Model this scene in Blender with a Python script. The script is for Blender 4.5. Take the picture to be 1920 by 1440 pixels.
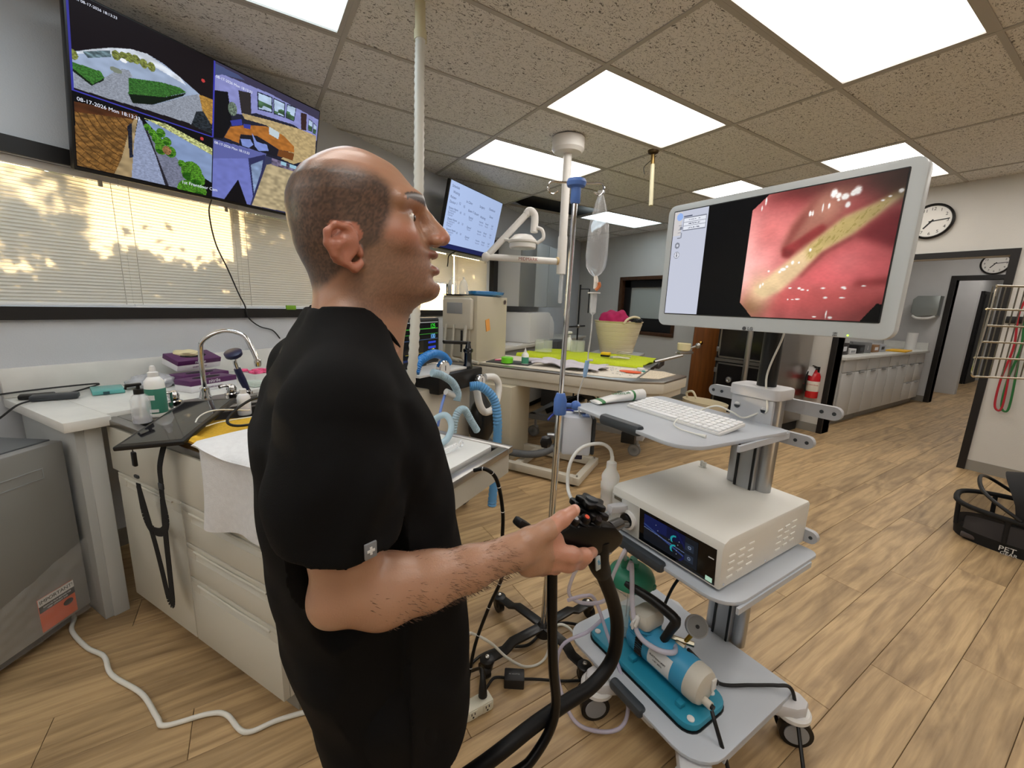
import bpy, bmesh, math, random
import numpy as np
from mathutils import Matrix, Vector
random.seed(7); RNG = np.random.default_rng(7)
for o in list(bpy.data.objects): bpy.data.objects.remove(o)
SC = bpy.context.scene; COL = SC.collection
PI = math.pi; R = math.radians
# ---------------------------------------------------------------- camera
CAMZ, CEIL = 1.40, 2.684
cam = bpy.data.objects.new('camera', bpy.data.cameras.new('camera')); COL.objects.link(cam)
cam.data.sensor_width = 36.0; cam.data.lens = 770.12 / 1920 * 36.0; cam.data.clip_start = .02
_y, _p, _r = 1.0028, .1909, .0374
_f = Vector((math.cos(_y), math.sin(_y), 0)); _rt = Vector((math.sin(_y), -math.cos(_y), 0)); _up = Vector((0, 0, 1))
_F = _f * math.cos(_p) - _up * math.sin(_p); _u2 = _up * math.cos(_p) + _f * math.sin(_p)
_R3 = _rt * math.cos(_r) + _u2 * math.sin(_r); _U3 = _u2 * math.cos(_r) - _rt * math.sin(_r)
_m = Matrix((_R3, _U3, -_F)).transposed().to_4x4(); _m.translation = (0, 0, CAMZ)
cam.matrix_world = _m; SC.camera = cam
# ---------------------------------------------------------------- world, sun, exposure
w = bpy.data.worlds.new('world'); SC.world = w; w.use_nodes = True
_nt = w.node_tree; _bg = _nt.nodes['Background']
_sky = _nt.nodes.new('ShaderNodeTexSky'); _sky.sky_type = 'NISHITA'; _sky.sun_disc = False
_sky.sun_elevation = R(14); _sky.sun_rotation = R(30)
_nt.links.new(_sky.outputs[0], _bg.inputs[0]); _bg.inputs[1].default_value = .7
KU = Vector((math.cos(R(30)), .5, 0)); KV = Vector((-.5, math.cos(R(30)), 0))   # along / towards the window wall
sl = bpy.data.lights.new('sun', 'SUN'); sl.energy = 58.0; sl.angle = R(.8); sl.color = (1.0, .76, .46)
sun = bpy.data.objects.new('sun', sl); COL.objects.link(sun)
_d = (-KV * 1.0 + KU * .12 + Vector((0, 0, -.27))).normalized()
sun.rotation_euler = _d.to_track_quat('-Z', 'Y').to_euler(); sun.location = KV * 8 + Vector((0, 0, 4))
SC.view_settings.view_transform = 'Standard'; SC.view_settings.look = 'None'
SC.view_settings.gamma = 1.0; SC.view_settings.use_curve_mapping = False; SC.view_settings.exposure = 0.0
SC.cycles.use_denoising = True; SC.cycles.max_bounces = 8; SC.cycles.transparent_max_bounces = 16
SC.cycles.sample_clamp_indirect = 6.0
PANEL = 7.5          # emission of a ceiling light diffuser
# ---------------------------------------------------------------- materials
def lin(c):
    return tuple(((x / 255) / 12.92 if x / 255 <= .04045 else ((x / 255 + .055) / 1.055) ** 2.4) for x in c)
MATS = {}
def mat(name, rgb, rough=.5, metal=0, var=0, vscale=8, bump=0, bscale=60, trans=0, ior=1.45, emit=0, alpha=1, coat=0, sheen=0, sss=0, stretch=None):
    if name in MATS: return MATS[name]
    m = bpy.data.materials.new(name); m.use_nodes = True; nt = m.node_tree
    b = nt.nodes['Principled BSDF']; c = lin(rgb) + (1,)
    b.inputs['Base Color'].default_value = c; b.inputs['Roughness'].default_value = rough; b.inputs['Metallic'].default_value = metal
    b.inputs['Transmission Weight'].default_value = trans; b.inputs['IOR'].default_value = ior; b.inputs['Alpha'].default_value = alpha
    b.inputs['Coat Weight'].default_value = coat; b.inputs['Sheen Weight'].default_value = sheen
    if sss:
        b.inputs['Subsurface Weight'].default_value = sss; b.inputs['Subsurface Radius'].default_value = (.01, .004, .002)
    if emit:
        b.inputs['Emission Color'].default_value = c; b.inputs['Emission Strength'].default_value = emit
    if var or bump:
        tc = nt.nodes.new('ShaderNodeTexCoord'); mp = nt.nodes.new('ShaderNodeMapping')
        nt.links.new(tc.outputs['Object'], mp.inputs[0])
        if stretch: mp.inputs['Scale'].default_value = stretch
    if var:
        n = nt.nodes.new('ShaderNodeTexNoise'); n.inputs['Scale'].default_value = vscale; n.inputs['Detail'].default_value = 5
        nt.links.new(mp.outputs[0], n.inputs['Vector'])
        r = nt.nodes.new('ShaderNodeValToRGB'); r.color_ramp.elements[0].position = .3; r.color_ramp.elements[1].position = .7
        r.color_ramp.elements[0].color = tuple(x * (1 - var) for x in c[:3]) + (1,); r.color_ramp.elements[1].color = tuple(min(1, x * (1 + var)) for x in c[:3]) + (1,)
        nt.links.new(n.outputs[0], r.inputs[0]); nt.links.new(r.outputs[0], b.inputs['Base Color'])
    if bump:
        n2 = nt.nodes.new('ShaderNodeTexNoise'); n2.inputs['Scale'].default_value = bscale; n2.inputs['Detail'].default_value = 3
        nt.links.new(mp.outputs[0], n2.inputs['Vector'])
        bp = nt.nodes.new('ShaderNodeBump'); bp.inputs['Strength'].default_value = bump; bp.inputs['Distance'].default_value = .004
        nt.links.new(n2.outputs[0], bp.inputs['Height']); nt.links.new(bp.outputs[0], b.inputs['Normal'])
    MATS[name] = m; return m
def emitmat(name, rgb, s=1.0):
    if name in MATS: return MATS[name]
    m = bpy.data.materials.new(name); m.use_nodes = True; nt = m.node_tree; nt.nodes.clear()
    e = nt.nodes.new('ShaderNodeEmission'); o = nt.nodes.new('ShaderNodeOutputMaterial')
    e.inputs[0].default_value = lin(rgb) + (1,); e.inputs[1].default_value = s
    nt.links.new(e.outputs[0], o.inputs[0]); MATS[name] = m; return m
def vcolmat(name, emit=0, rough=.5, coat=0, sss=0, bump=0, bscale=200):
    if name in MATS: return MATS[name]
    m = mat(name, (128, 128, 128), rough=rough, coat=coat, sss=sss, bump=bump, bscale=bscale); nt = m.node_tree; b = nt.nodes['Principled BSDF']
    a = nt.nodes.new('ShaderNodeVertexColor'); a.layer_name = 'Col'
    if emit:
        b.inputs['Base Color'].default_value = (.01, .01, .01, 1)
        nt.links.new(a.outputs[0], b.inputs['Emission Color']); b.inputs['Emission Strength'].default_value = emit
    else: nt.links.new(a.outputs[0], b.inputs['Base Color'])
    return m
# ---------------------------------------------------------------- mesh helpers
def crom(pts, sub=6, closed=False):
    P = [Vector(p) for p in pts]; n = len(P); out = []
    if n < 3 or sub <= 1: return P
    rng = range(n if closed else n - 1)
    for i in rng:
        a, b, c, d = (P[(i - 1) % n], P[i], P[(i + 1) % n], P[(i + 2) % n]) if closed else (P[max(i - 1, 0)], P[i], P[i + 1], P[min(i + 2, n - 1)])
        for k in range(sub):
            t = k / sub
            out.append(.5 * ((2 * b) + (c - a) * t + (2 * a - 5 * b + 4 * c - d) * t * t + (3 * b - a - 3 * c + d) * t ** 3))
    if not closed: out.append(P[-1])
    return out
class B:
    """collects shapes; build() links them as ONE mesh object"""
    def __init__(s): s.v = []; s.f = []
    def add(s, vs, fs):
        k = len(s.v); s.v += [tuple(v) for v in vs]; s.f += [tuple(i + k for i in f) for f in fs]; return s
    def bm(s, bm, M=None):
        bm.verts.index_update()
        s.add([(M @ v.co if M else v.co) for v in bm.verts], [[v.index for v in f.verts] for f in bm.faces]); bm.free(); return s
    def box(s, c, d, r=0, rz=0, M=None, seg=2):
        bm = bmesh.new(); bmesh.ops.create_cube(bm, size=1)
        for v in bm.verts: v.co = Vector((v.co.x * d[0], v.co.y * d[1], v.co.z * d[2]))
        if r: bmesh.ops.bevel(bm, geom=bm.edges[:], offset=min(r, min(d) * .49), segments=seg, profile=.5, affect='EDGES')
        T = Matrix.Translation(Vector(c)) @ Matrix.Rotation(rz, 4, 'Z')
        if M is not None: T = T @ M
        return s.bm(bm, T)
    def b2(s, lo, hi, r=0):
        return s.box([(a + b) / 2 for a, b in zip(lo, hi)], [abs(b - a) for a, b in zip(lo, hi)], r)
    def ring(s, pts, r, n, cap=True):
        P = [Vector(p) for p in pts]; rr = r if isinstance(r, (list, tuple)) else [r] * len(P)
        t = (P[1] - P[0]).normalized(); a = t.orthogonal().normalized(); k = len(s.v); m = len(P)
        for i, p in enumerate(P):
            t = ((P[min(i + 1, m - 1)] - P[max(i - 1, 0)])); t = t.normalized() if t.length > 1e-9 else Vector((0, 0, 1))
            a = (a - t * a.dot(t)); a = a.normalized() if a.length > 1e-6 else t.orthogonal().normalized(); b = t.cross(a)
            for j in range(n):
                q = 2 * PI * j / n; s.v.append(tuple(p + (a * math.cos(q) + b * math.sin(q)) * rr[i]))
        for i in range(m - 1):
            for j in range(n): s.f.append((k + i * n + j, k + i * n + (j + 1) % n, k + (i + 1) * n + (j + 1) % n, k + (i + 1) * n + j))
        if cap: s.f.append(tuple(k + j for j in reversed(range(n)))); s.f.append(tuple(k + (m - 1) * n + j for j in range(n)))
        return s
    def cyl(s, p0, p1, r0, r1=None, n=20): return s.ring([p0, p1], [r0, r0 if r1 is None else r1], n)
    def tube(s, pts, r, n=8, sub=6): 
        q = crom(pts, sub)
        if isinstance(r, (list, tuple)): r = list(np.interp(np.linspace(0, 1, len(q)), np.linspace(0, 1, len(r)), r))
        return s.ring(q, r, n)
    def lathe(s, prof, c=(0, 0, 0), n=28, M=None, loop=False):
        if loop: prof = list(prof) + [prof[0]]
        k = len(s.v); M = M or Matrix.Identity(4); T = Matrix.Translation(Vector(c)) @ M
        for r, z in prof:
            for j in range(n): s.v.append(tuple(T @ Vector((max(r, 1e-5) * math.cos(2 * PI * j / n), max(r, 1e-5) * math.sin(2 * PI * j / n), z))))
        for i in range(len(prof) - 1):
            for j in range(n): s.f.append((k + i * n + j, k + i * n + (j + 1) % n, k + (i + 1) * n + (j + 1) % n, k + (i + 1) * n + j))
        if not loop: s.f.append(tuple(k + j for j in reversed(range(n)))); s.f.append(tuple(k + (len(prof) - 1) * n + j for j in range(n)))
        return s
    def prism(s, poly, z0, z1, M=None, r=0):
        """poly in xy, extruded z0..z1, then M"""
        bm = bmesh.new(); n = len(poly)
        a = [bm.verts.new((p[0], p[1], z0)) for p in poly]; b = [bm.verts.new((p[0], p[1], z1)) for p in poly]
        bm.faces.new(a[::-1]); bm.faces.new(b)
        for i in range(n): bm.faces.new((a[i], a[(i + 1) % n], b[(i + 1) % n], b[i]))
        bmesh.ops.recalc_face_normals(bm, faces=bm.faces[:])
        if r:
            ed = [e for e in bm.edges if abs(e.verts[0].co.z - e.verts[1].co.z) < 1e-7]
            bmesh.ops.bevel(bm, geom=ed, offset=r, segments=2, profile=.5, affect='EDGES')
        return s.bm(bm, M)
    def ell(s, c, r, n=20, m=12, M=None):
        prof = [(math.sin(PI * i / m), -math.cos(PI * i / m)) for i in range(m + 1)]
        T = (M or Matrix.Identity(4)) @ Matrix.Diagonal(Vector((r[0], r[1], r[2], 1)))
        return s.lathe(prof, c, n, T)
    def grid(s, fn, nu, nv, thick=0):
        """open sheet fn(u,v) -> point, with optional thickness"""
        P = [[Vector(fn(i / nu, j / nv)) for j in range(nv + 1)] for i in range(nu + 1)]
        k = len(s.v); W = nv + 1
        s.v += [tuple(p) for row in P for p in row]
        for i in range(nu):
            for j in range(nv): s.f.append((k + i * W + j, k + (i + 1) * W + j, k + (i + 1) * W + j + 1, k + i * W + j + 1))
        if thick:
            k2 = len(s.v)
            for i in range(nu + 1):
                for j in range(nv + 1):
                    a = P[min(i + 1, nu)][j] - P[max(i - 1, 0)][j]; b = P[i][min(j + 1, nv)] - P[i][max(j - 1, 0)]
                    nn = a.cross(b); nn = nn.normalized() if nn.length > 1e-9 else Vector((0, 0, 1)); s.v.append(tuple(P[i][j] - nn * thick))
            for i in range(nu):
                for j in range(nv): s.f.append((k2 + i * W + j + 1, k2 + (i + 1) * W + j + 1, k2 + (i + 1) * W + j, k2 + i * W + j))
            edge = [i * W for i in range(nu + 1)] + [nu * W + j for j in range(1, nv + 1)] + [i * W + nv for i in range(nu - 1, -1, -1)] + [j for j in range(nv - 1, 0, -1)]
            for q in range(len(edge)):
                a, b = edge[q], edge[(q + 1) % len(edge)]; s.f.append((k + b, k + a, k2 + a, k2 + b))
        return s
    def mesh(s, name):
        me = bpy.data.meshes.new(name); me.from_pydata(s.v, [], s.f); me.update(); return me
    def build(s, name, m, parent=None, ang=38, flat=False):
        me = s.mesh(name); bm = bmesh.new(); bm.from_mesh(me); bmesh.ops.recalc_face_normals(bm, faces=bm.faces[:]); bm.to_mesh(me); bm.free()
        if not flat:
            me.shade_smooth(); me.set_sharp_from_angle(angle=R(ang))
        o = bpy.data.objects.new(name, me); COL.objects.link(o); o.data.materials.append(m)
        if parent is not None:
            o.parent = parent
            if parent.name in ORG:
                me.transform(Matrix.Translation(-ORG[parent.name])); ORG[o.name] = ORG[parent.name]
        return o
ORG = {}      # origin of things whose parts are written in room coordinates
def tag(o, label=None, cat=None, group=None, kind=None):
    if label: o['label'] = label
    if cat: o['category'] = cat
    if group: o['group'] = group
    if kind: o['kind'] = kind
    return o
def thing(name, label, cat, loc=(0, 0, 0), rz=0, group=None):
    o = bpy.data.objects.new(name, None); COL.objects.link(o); o.empty_display_size = .05
    o.location = loc; o.rotation_euler = (0, 0, rz); return tag(o, label, cat, group)
def kthing(name, label, cat, u, v, z, group=None):     # a thing laid out along the window wall; parts in (u, v, z)
    o = thing(name, label, cat, Kp(u, v, z), RK, group); ORG[o.name] = Vector((u, v, z)); return o
def gthing(name, label, cat, x, y, z, group=None):     # a thing whose parts are written in room coordinates
    o = thing(name, label, cat, (x, y, z), 0, group); ORG[o.name] = Vector((x, y, z)); return o
def struct(o): o['kind'] = 'structure'; return o
def dup(root, loc=None, rz=None, label=None, group=None):
    def cp(o, par):
        c = o.copy(); COL.objects.link(c); c.parent = par
        for ch in [x for x in o.children]: cp(ch, c)
        return c
    r = cp(root, None)
    if loc is not None: r.location = loc
    if rz is not None: r.rotation_euler = (0, 0, rz)
    if label: r['label'] = label
    if group: r['group'] = group
    return r
def Kp(u, v, z=0): return KU * u + KV * v + Vector((0, 0, z))
RK = R(30)
def text(name, s, size, mt, parent, loc, rot, extrude=.0004, align='CENTER'):
    """flat lettering as a thin mesh"""
    cu = bpy.data.curves.new(name, 'FONT'); cu.body = s; cu.size = size; cu.align_x = align; cu.align_y = 'CENTER'; cu.extrude = extrude; cu.resolution_u = 3
    t = bpy.data.objects.new(name, cu); COL.objects.link(t); bpy.context.view_layer.update()
    me = bpy.data.meshes.new_from_object(t.evaluated_get(bpy.context.evaluated_depsgraph_get())); bpy.data.objects.remove(t)
    o = bpy.data.objects.new(name, me); COL.objects.link(o); me.materials.clear(); me.materials.append(mt)
    o.parent = parent; o.location = Vector(loc) - ORG.get(parent.name, Vector()); o.rotation_euler = rot; return o
def rrect(x0, y0, x1, y1, r, n=5):
    rs = r if isinstance(r, (list, tuple)) else [r] * 4
    out = []
    for (cx, cy, a0), q in zip(((x1, y1, 0), (x0, y1, 90), (x0, y0, 180), (x1, y0, 270)), rs):
        sx = -1 if cx == x1 else 1; sy = -1 if cy == y1 else 1
        for k in range(n + 1):
            a = R(a0 + 90 * k / n); out.append((cx + sx * q + q * math.cos(a), cy + sy * q + q * math.sin(a)))
    return out
RX90 = Matrix.Rotation(R(90), 4, 'X'); RY90 = Matrix.Rotation(R(90), 4, 'Y')
# common materials
M_ = mat
WHITE = M_('white_plastic', (222, 222, 220), .35); CREAM = M_('cream_enamel', (205, 199, 184), .4, var=.03)
GREYP = M_('grey_plastic', (150, 153, 156), .4); DGREY = M_('dark_grey_plastic', (52, 56, 60), .45); BLACK = M_('black_plastic', (14, 14, 15), .4)
BRUB = M_('black_rubber', (10, 10, 11), .35); CHROME = M_('chrome', (225, 226, 228), .08, 1); STEEL = M_('brushed_steel', (170, 168, 165), .28, 1, bump=.03, bscale=200, stretch=(1, 20, 1))
ALU = M_('aluminium', (178, 180, 183), .32, 1); CLEAR = M_('clear_plastic', (240, 244, 248), .08, alpha=.3, coat=.6)
BTRIM = M_('black_trim', (22, 19, 18), .45)
# ================================================================= STRUCTURE
def wallmat(name, rgb):
    return mat(name, rgb, .75, var=.03, vscale=3, bump=.25, bscale=160)
WALL = wallmat('painted_wall', (196, 199, 203)); WALLR = wallmat('painted_wall_warm', (205, 203, 197))
# ---- floor planks
def floormat():
    m = bpy.data.materials.new('oak_plank'); m.use_nodes = True; nt = m.node_tree; L = nt.links.new; N = nt.nodes.new
    b = nt.nodes['Principled BSDF']; tc = N('ShaderNodeTexCoord'); oi = N('ShaderNodeObjectInfo')
    ad = N('ShaderNodeVectorMath'); ad.operation = 'ADD'; sc = N('ShaderNodeVectorMath'); sc.operation = 'SCALE'; sc.inputs[3].default_value = 1.0
    L(oi.outputs['Location'], sc.inputs[0]); L(tc.outputs['Object'], ad.inputs[0]); mul = N('ShaderNodeVectorMath'); mul.operation = 'MULTIPLY'; mul.inputs[1].default_value = (1.7, 7.3, 0)
    L(sc.outputs[0], mul.inputs[0]); L(mul.outputs[0], ad.inputs[1])
    mp = N('ShaderNodeMapping'); mp.inputs['Scale'].default_value = (1.1, 7, 1); L(ad.outputs[0], mp.inputs[0])
    n1 = N('ShaderNodeTexNoise'); n1.inputs['Scale'].default_value = 1.5; n1.inputs['Detail'].default_value = 6; n1.inputs['Distortion'].default_value = 1.2; L(mp.outputs[0], n1.inputs['Vector'])
    wv = N('ShaderNodeTexWave'); wv.wave_type = 'BANDS'; wv.bands_direction = 'Y'; wv.inputs['Scale'].default_value = 1.3; wv.inputs['Distortion'].default_value = 9; wv.inputs['Detail'].default_value = 3; wv.inputs['Detail Scale'].default_value = .7
    mp2 = N('ShaderNodeMapping'); mp2.inputs['Scale'].default_value = (.8, 5.0, 1); L(ad.outputs[0], mp2.inputs[0]); L(mp2.outputs[0], wv.inputs['Vector'])
    mp3 = N('ShaderNodeMapping'); mp3.inputs['Scale'].default_value = (9, 160, 1); L(ad.outputs[0], mp3.inputs[0])
    n3 = N('ShaderNodeTexNoise'); n3.inputs['Scale'].default_value = 1; n3.inputs['Detail'].default_value = 2; L(mp3.outputs[0], n3.inputs['Vector'])
    r1 = N('ShaderNodeValToRGB'); e = r1.color_ramp.elements; e[0].position = .25; e[0].color = lin((138, 112, 80)) + (1,); e[1].position = .62; e[1].color = lin((198, 168, 124)) + (1,); L(n1.outputs[0], r1.inputs[0])
    r2 = N('ShaderNodeValToRGB'); e = r2.color_ramp.elements; e[0].position = 0; e[0].color = (.72, .68, .62, 1); e[1].position = .35; e[1].color = (1, 1, 1, 1); L(wv.outputs[0], r2.inputs[0])
    mx = N('ShaderNodeMix'); mx.data_type = 'RGBA'; mx.blend_type = 'MULTIPLY'; mx.inputs[0].default_value = .55; L(r1.outputs[0], mx.inputs[6]); L(r2.outputs[0], mx.inputs[7])
    r3 = N('ShaderNodeValToRGB'); e = r3.color_ramp.elements; e[0].position = .3; e[0].color = (.8, .8, .8, 1); e[1].position = .6; e[1].color = (1, 1, 1, 1); L(n3.outputs[0], r3.inputs[0])
    mx2 = N('ShaderNodeMix'); mx2.data_type = 'RGBA'; mx2.blend_type = 'MULTIPLY'; mx2.inputs[0].default_value = .6; L(mx.outputs[2], mx2.inputs[6]); L(r3.outputs[0], mx2.inputs[7])
    hs = N('ShaderNodeHueSaturation'); mr = N('ShaderNodeMapRange'); mr.inputs[3].default_value = .86; mr.inputs[4].default_value = 1.1; L(oi.outputs['Random'], mr.inputs[0]); L(mr.outputs[0], hs.inputs['Value']); L(mx2.outputs[2], hs.inputs['Color']); L(hs.outputs[0], b.inputs['Base Color'])
    b.inputs['Roughness'].default_value = .42
    bp = N('ShaderNodeBump'); bp.inputs['Strength'].default_value = .12; bp.inputs['Distance'].default_value = .002; L(n3.outputs[0], bp.inputs['Height']); L(bp.outputs[0], b.inputs['Normal'])
    return m
OAK = floormat()
floor = struct(B().prism([(-3.6, -3.6), (15.5, -3.6), (15.5, 8.2), (3.2, 5.24), (-3.6, 1.31)], -.12, -.006).build('floor', mat('subfloor', (70, 55, 40), .8)))
PW, PL = .19, 1.29
pm = B().box((0, 0, -.003), (PL - .0016, PW - .0016, .006), .0012, seg=1).build('plank', OAK, flat=True)
rows = []
for r in range(-20, 40):
    y = .218 + PW * (r + .5); off = ((r * 7) % 10) / 10 * PL + .13
    for c in range(-3, 12):
        x = off + c * PL; rows.append((x, y))
def seen(x, y):     # rough: in front of the camera, inside the room
    d = Vector((x, y, 0)); f = d.dot(_f); s = d.dot(_rt); v = -x * .5 + y * .866
    return f > .5 and abs(s) < f * 1.45 + .8 and v < 3.0 and (x < 5.9 or (.4 < y < 2.4 and x < 13.5))
vis = sorted([p for p in rows if seen(*p)], key=lambda p: p[0] ** 2 + p[1] ** 2)[:296]
vs = set(vis); rest = B()
for k, (x, y) in enumerate(vis):
    o = pm if k == 0 else pm.copy()
    if k: COL.objects.link(o)
    o.parent = floor; o.location = (x, y, 0)
for p in rows:
    if p not in vs and -3.4 < p[0] < 15 and -3.4 < p[1] < 8 and -.5 * p[0] + .866 * p[1] < 3.0: rest.box((p[0], p[1], -.003), (PL - .0016, PW - .0016, .006))
tag(rest.build('far_planks', OAK, floor, flat=True), kind='stuff')
# ---- ceiling
def tilemat():
    m = bpy.data.materials.new('mineral_fibre_tile'); m.use_nodes = True; nt = m.node_tree; L = nt.links.new; N = nt.nodes.new
    b = nt.nodes['Principled BSDF']; b.inputs['Roughness'].default_value = .95; tc = N('ShaderNodeTexCoord')
    n0 = N('ShaderNodeTexNoise'); n0.inputs['Scale'].default_value = 14; L(tc.outputs['Object'], n0.inputs['Vector'])
    mxv = N('ShaderNodeMix'); mxv.data_type = 'VECTOR'; mxv.inputs[0].default_value = .06; L(tc.outputs['Object'], mxv.inputs[4]); L(n0.outputs['Color'], mxv.inputs[5])
    v = N('ShaderNodeTexNoise'); v.inputs['Scale'].default_value = 105; v.inputs['Detail'].default_value = 1.5; v.inputs['Distortion'].default_value = 1.5
    mp = N('ShaderNodeMapping'); mp.inputs['Scale'].default_value = (.55, 1.3, 1); L(mxv.outputs[1], mp.inputs[0]); L(mp.outputs[0], v.inputs['Vector'])
    r = N('ShaderNodeValToRGB'); e = r.color_ramp.elements; e[0].position = .36; e[0].color = lin((118, 116, 112)) + (1,); e[1].position = .415; e[1].color = lin((226, 224, 220)) + (1,); L(v.outputs[0], r.inputs[0])
    L(r.outputs[0], b.inputs['Base Color'])
    bp = N('ShaderNodeBump'); bp.inputs['Strength'].default_value = .5; bp.inputs['Distance'].default_value = .004; L(v.outputs[0], bp.inputs['Height']); L(bp.outputs[0], b.inputs['Normal'])
    return m
TILE = tilemat(); TBAR = mat('grid_bar_paint', (176, 172, 164), .5)
GX, GY, TX, TY = .4941, 1.8647, 1.2192, .6096
def clip(poly, n, d):   # keep n.p <= d
    out = []
    for i in range(len(poly)):
        a, b = Vector(poly[i]), Vector(poly[(i + 1) % len(poly)]); sa, sb = n.dot(a) - d, n.dot(b) - d
        if sa <= 0: out.append(tuple(a))
        if sa * sb < 0: out.append(tuple(a + (b - a) * (sa / (sa - sb))))
    return out
KV2 = Vector((KV.x, KV.y)); VW = 2.855; XR = 5.76
ceiling = struct(B().prism(clip([(-3.6, -3.6), (15.5, -3.6), (15.5, 8.2), (-3.6, 8.2)], KV2, VW + .16), CEIL + .12, CEIL + .16).build('ceiling', mat('plenum', (60, 58, 54), .9)))
lights = {(1, 0), (1, 2), (1, -2), (-1, 0), (-1, -2), (3, -1), (3, 1), (3, 4), (-3, 1), (-3, -1), (1, -4), (3, -3), (-1, -4), (3, -5), (-3, -3), (-3, -5), (1, -6), (-1, -6)}
vent = (2, 4)
full = B().box((0, 0, .009), (TX - .02, TY - .02, .018)).build('ceiling_tile', TILE, flat=True); used_full = False
bar_pts = []
for i in range(-4, 5):
    for j in range(-9, 9):
        x0, y0 = GX + i * TX, GY + j * TY
        poly = [(x0 + .01, y0 + .01), (x0 + TX - .01, y0 + .01), (x0 + TX - .01, y0 + TY - .01), (x0 + .01, y0 + TY - .01)]
        pc = clip(clip(poly, KV2, VW + .05), Vector((1, 0)), XR + .02)
        if len(pc) < 3 or (i, j) in lights or (i, j) == vent: continue
        if len(pc) == 4 and all(Vector(a) == Vector(b) for a, b in zip(poly, pc)):
            o = full if not used_full else full.copy()
            if used_full: COL.objects.link(o)
            used_full = True; o.parent = ceiling; o.location = (x0 + TX / 2, y0 + TY / 2, CEIL)
        else: B().prism(pc, CEIL, CEIL + .018).build('ceiling_tile', TILE, ceiling, flat=True)
def strip(p, q, wd, z0, z1, name, m, par):
    p, q = Vector(p), Vector(q); d = (q - p).normalized(); n = Vector((-d.y, d.x)) * wd / 2
    pc = clip(clip([tuple(p - n), tuple(q - n), tuple(q + n), tuple(p + n)], KV2, VW + .03), Vector((1, 0)), XR + .02)
    if len(pc) >= 3: B().prism(pc, z0, z1).build(name, m, par, flat=True)
for i in range(-4, 6): strip((GX + i * TX, GY - 9 * TY), (GX + i * TX, GY + 9 * TY), .024, CEIL - .006, CEIL + .02, 'grid_bar', TBAR, ceiling)
for j in range(-9, 9): strip((GX - 4 * TX, GY + j * TY), (GX + 5 * TX, GY + j * TY), .024, CEIL - .005, CEIL + .02, 'grid_bar', TBAR, ceiling)
# ---- ceiling lights
def diffuser(name, rgb, s):
    m = emitmat(name, rgb, s); nt = m.node_tree; e = [n for n in nt.nodes if n.type == 'EMISSION'][0]
    tc = nt.nodes.new('ShaderNodeTexCoord'); sx = nt.nodes.new('ShaderNodeSeparateXYZ'); nt.links.new(tc.outputs['Object'], sx.inputs[0])
    mt = nt.nodes.new('ShaderNodeMath'); mt.operation = 'ABSOLUTE'; nt.links.new(sx.outputs['Y'], mt.inputs[0])
    r = nt.nodes.new('ShaderNodeValToRGB'); el = r.color_ramp.elements      # two tubes behind a prismatic cover
    el[0].position = 0; el[0].color = (.62,) * 3 + (1,); el[1].position = .30; el[1].color = (.5,) * 3 + (1,)
    a = el.new(.15); a.color = (1, 1, 1, 1); a = el.new(.07); a.color = (.7, .7, .7, 1); a = el.new(.22); a.color = (.74, .74, .74, 1)
    nt.links.new(mt.outputs[0], r.inputs[0])
    ml = nt.nodes.new('ShaderNodeMath'); ml.operation = 'MULTIPLY'; ml.inputs[1].default_value = s; nt.links.new(r.outputs[0], ml.inputs[0]); nt.links.new(ml.outputs[0], e.inputs[1])
    return m
DIFW = diffuser('warm_diffuser', (253, 247, 240), PANEL); DIFC = diffuser('cool_diffuser', (222, 240, 250), PANEL * .85)
def fixture(i, j, cool, label):
    t = thing('ceiling_light', label, 'ceiling light', (GX + (i + .5) * TX, GY + (j + .5) * TY, CEIL - .004), 0, 'recessed ceiling lights')
    hx, hy = TX / 2 - .012, TY / 2 - .012
    B().b2((-hx, -hy, .0), (hx, -hy + .022, .016)).b2((-hx, hy - .022, 0), (hx, hy, .016)).b2((-hx, -hy + .022, 0), (-hx + .022, hy - .022, .016)).b2((hx - .022, -hy + .022, 0), (hx, hy - .022, .016)).build('frame', TBAR, t, flat=True)
    B().box((0, 0, .012), (2 * hx - .044, 2 * hy - .044, .006)).build('diffuser', DIFC if cool else DIFW, t, flat=True)
names = {(1, 0): 'warm white ceiling light panel beside the brass-capped ceiling rod', (1, 2): 'warm white ceiling light panel beside the examination lamp mount', (1, -2): 'large warm white ceiling light panel with two tubes showing', (-1, 0): 'cool white ceiling light panel above the wall television',
         (3, -1): 'warm white ceiling light panel above the wall clock', (3, 1): 'warm white ceiling light panel behind the endoscopy monitor', (3, 4): 'cool white ceiling light panel next to the dark open ceiling cell'}
for (i, j) in sorted(lights): fixture(i, j, (i, j) in ((-1, 0), (3, 4)), names.get((i, j), 'ceiling light panel over the room behind the photographer'))
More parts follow.
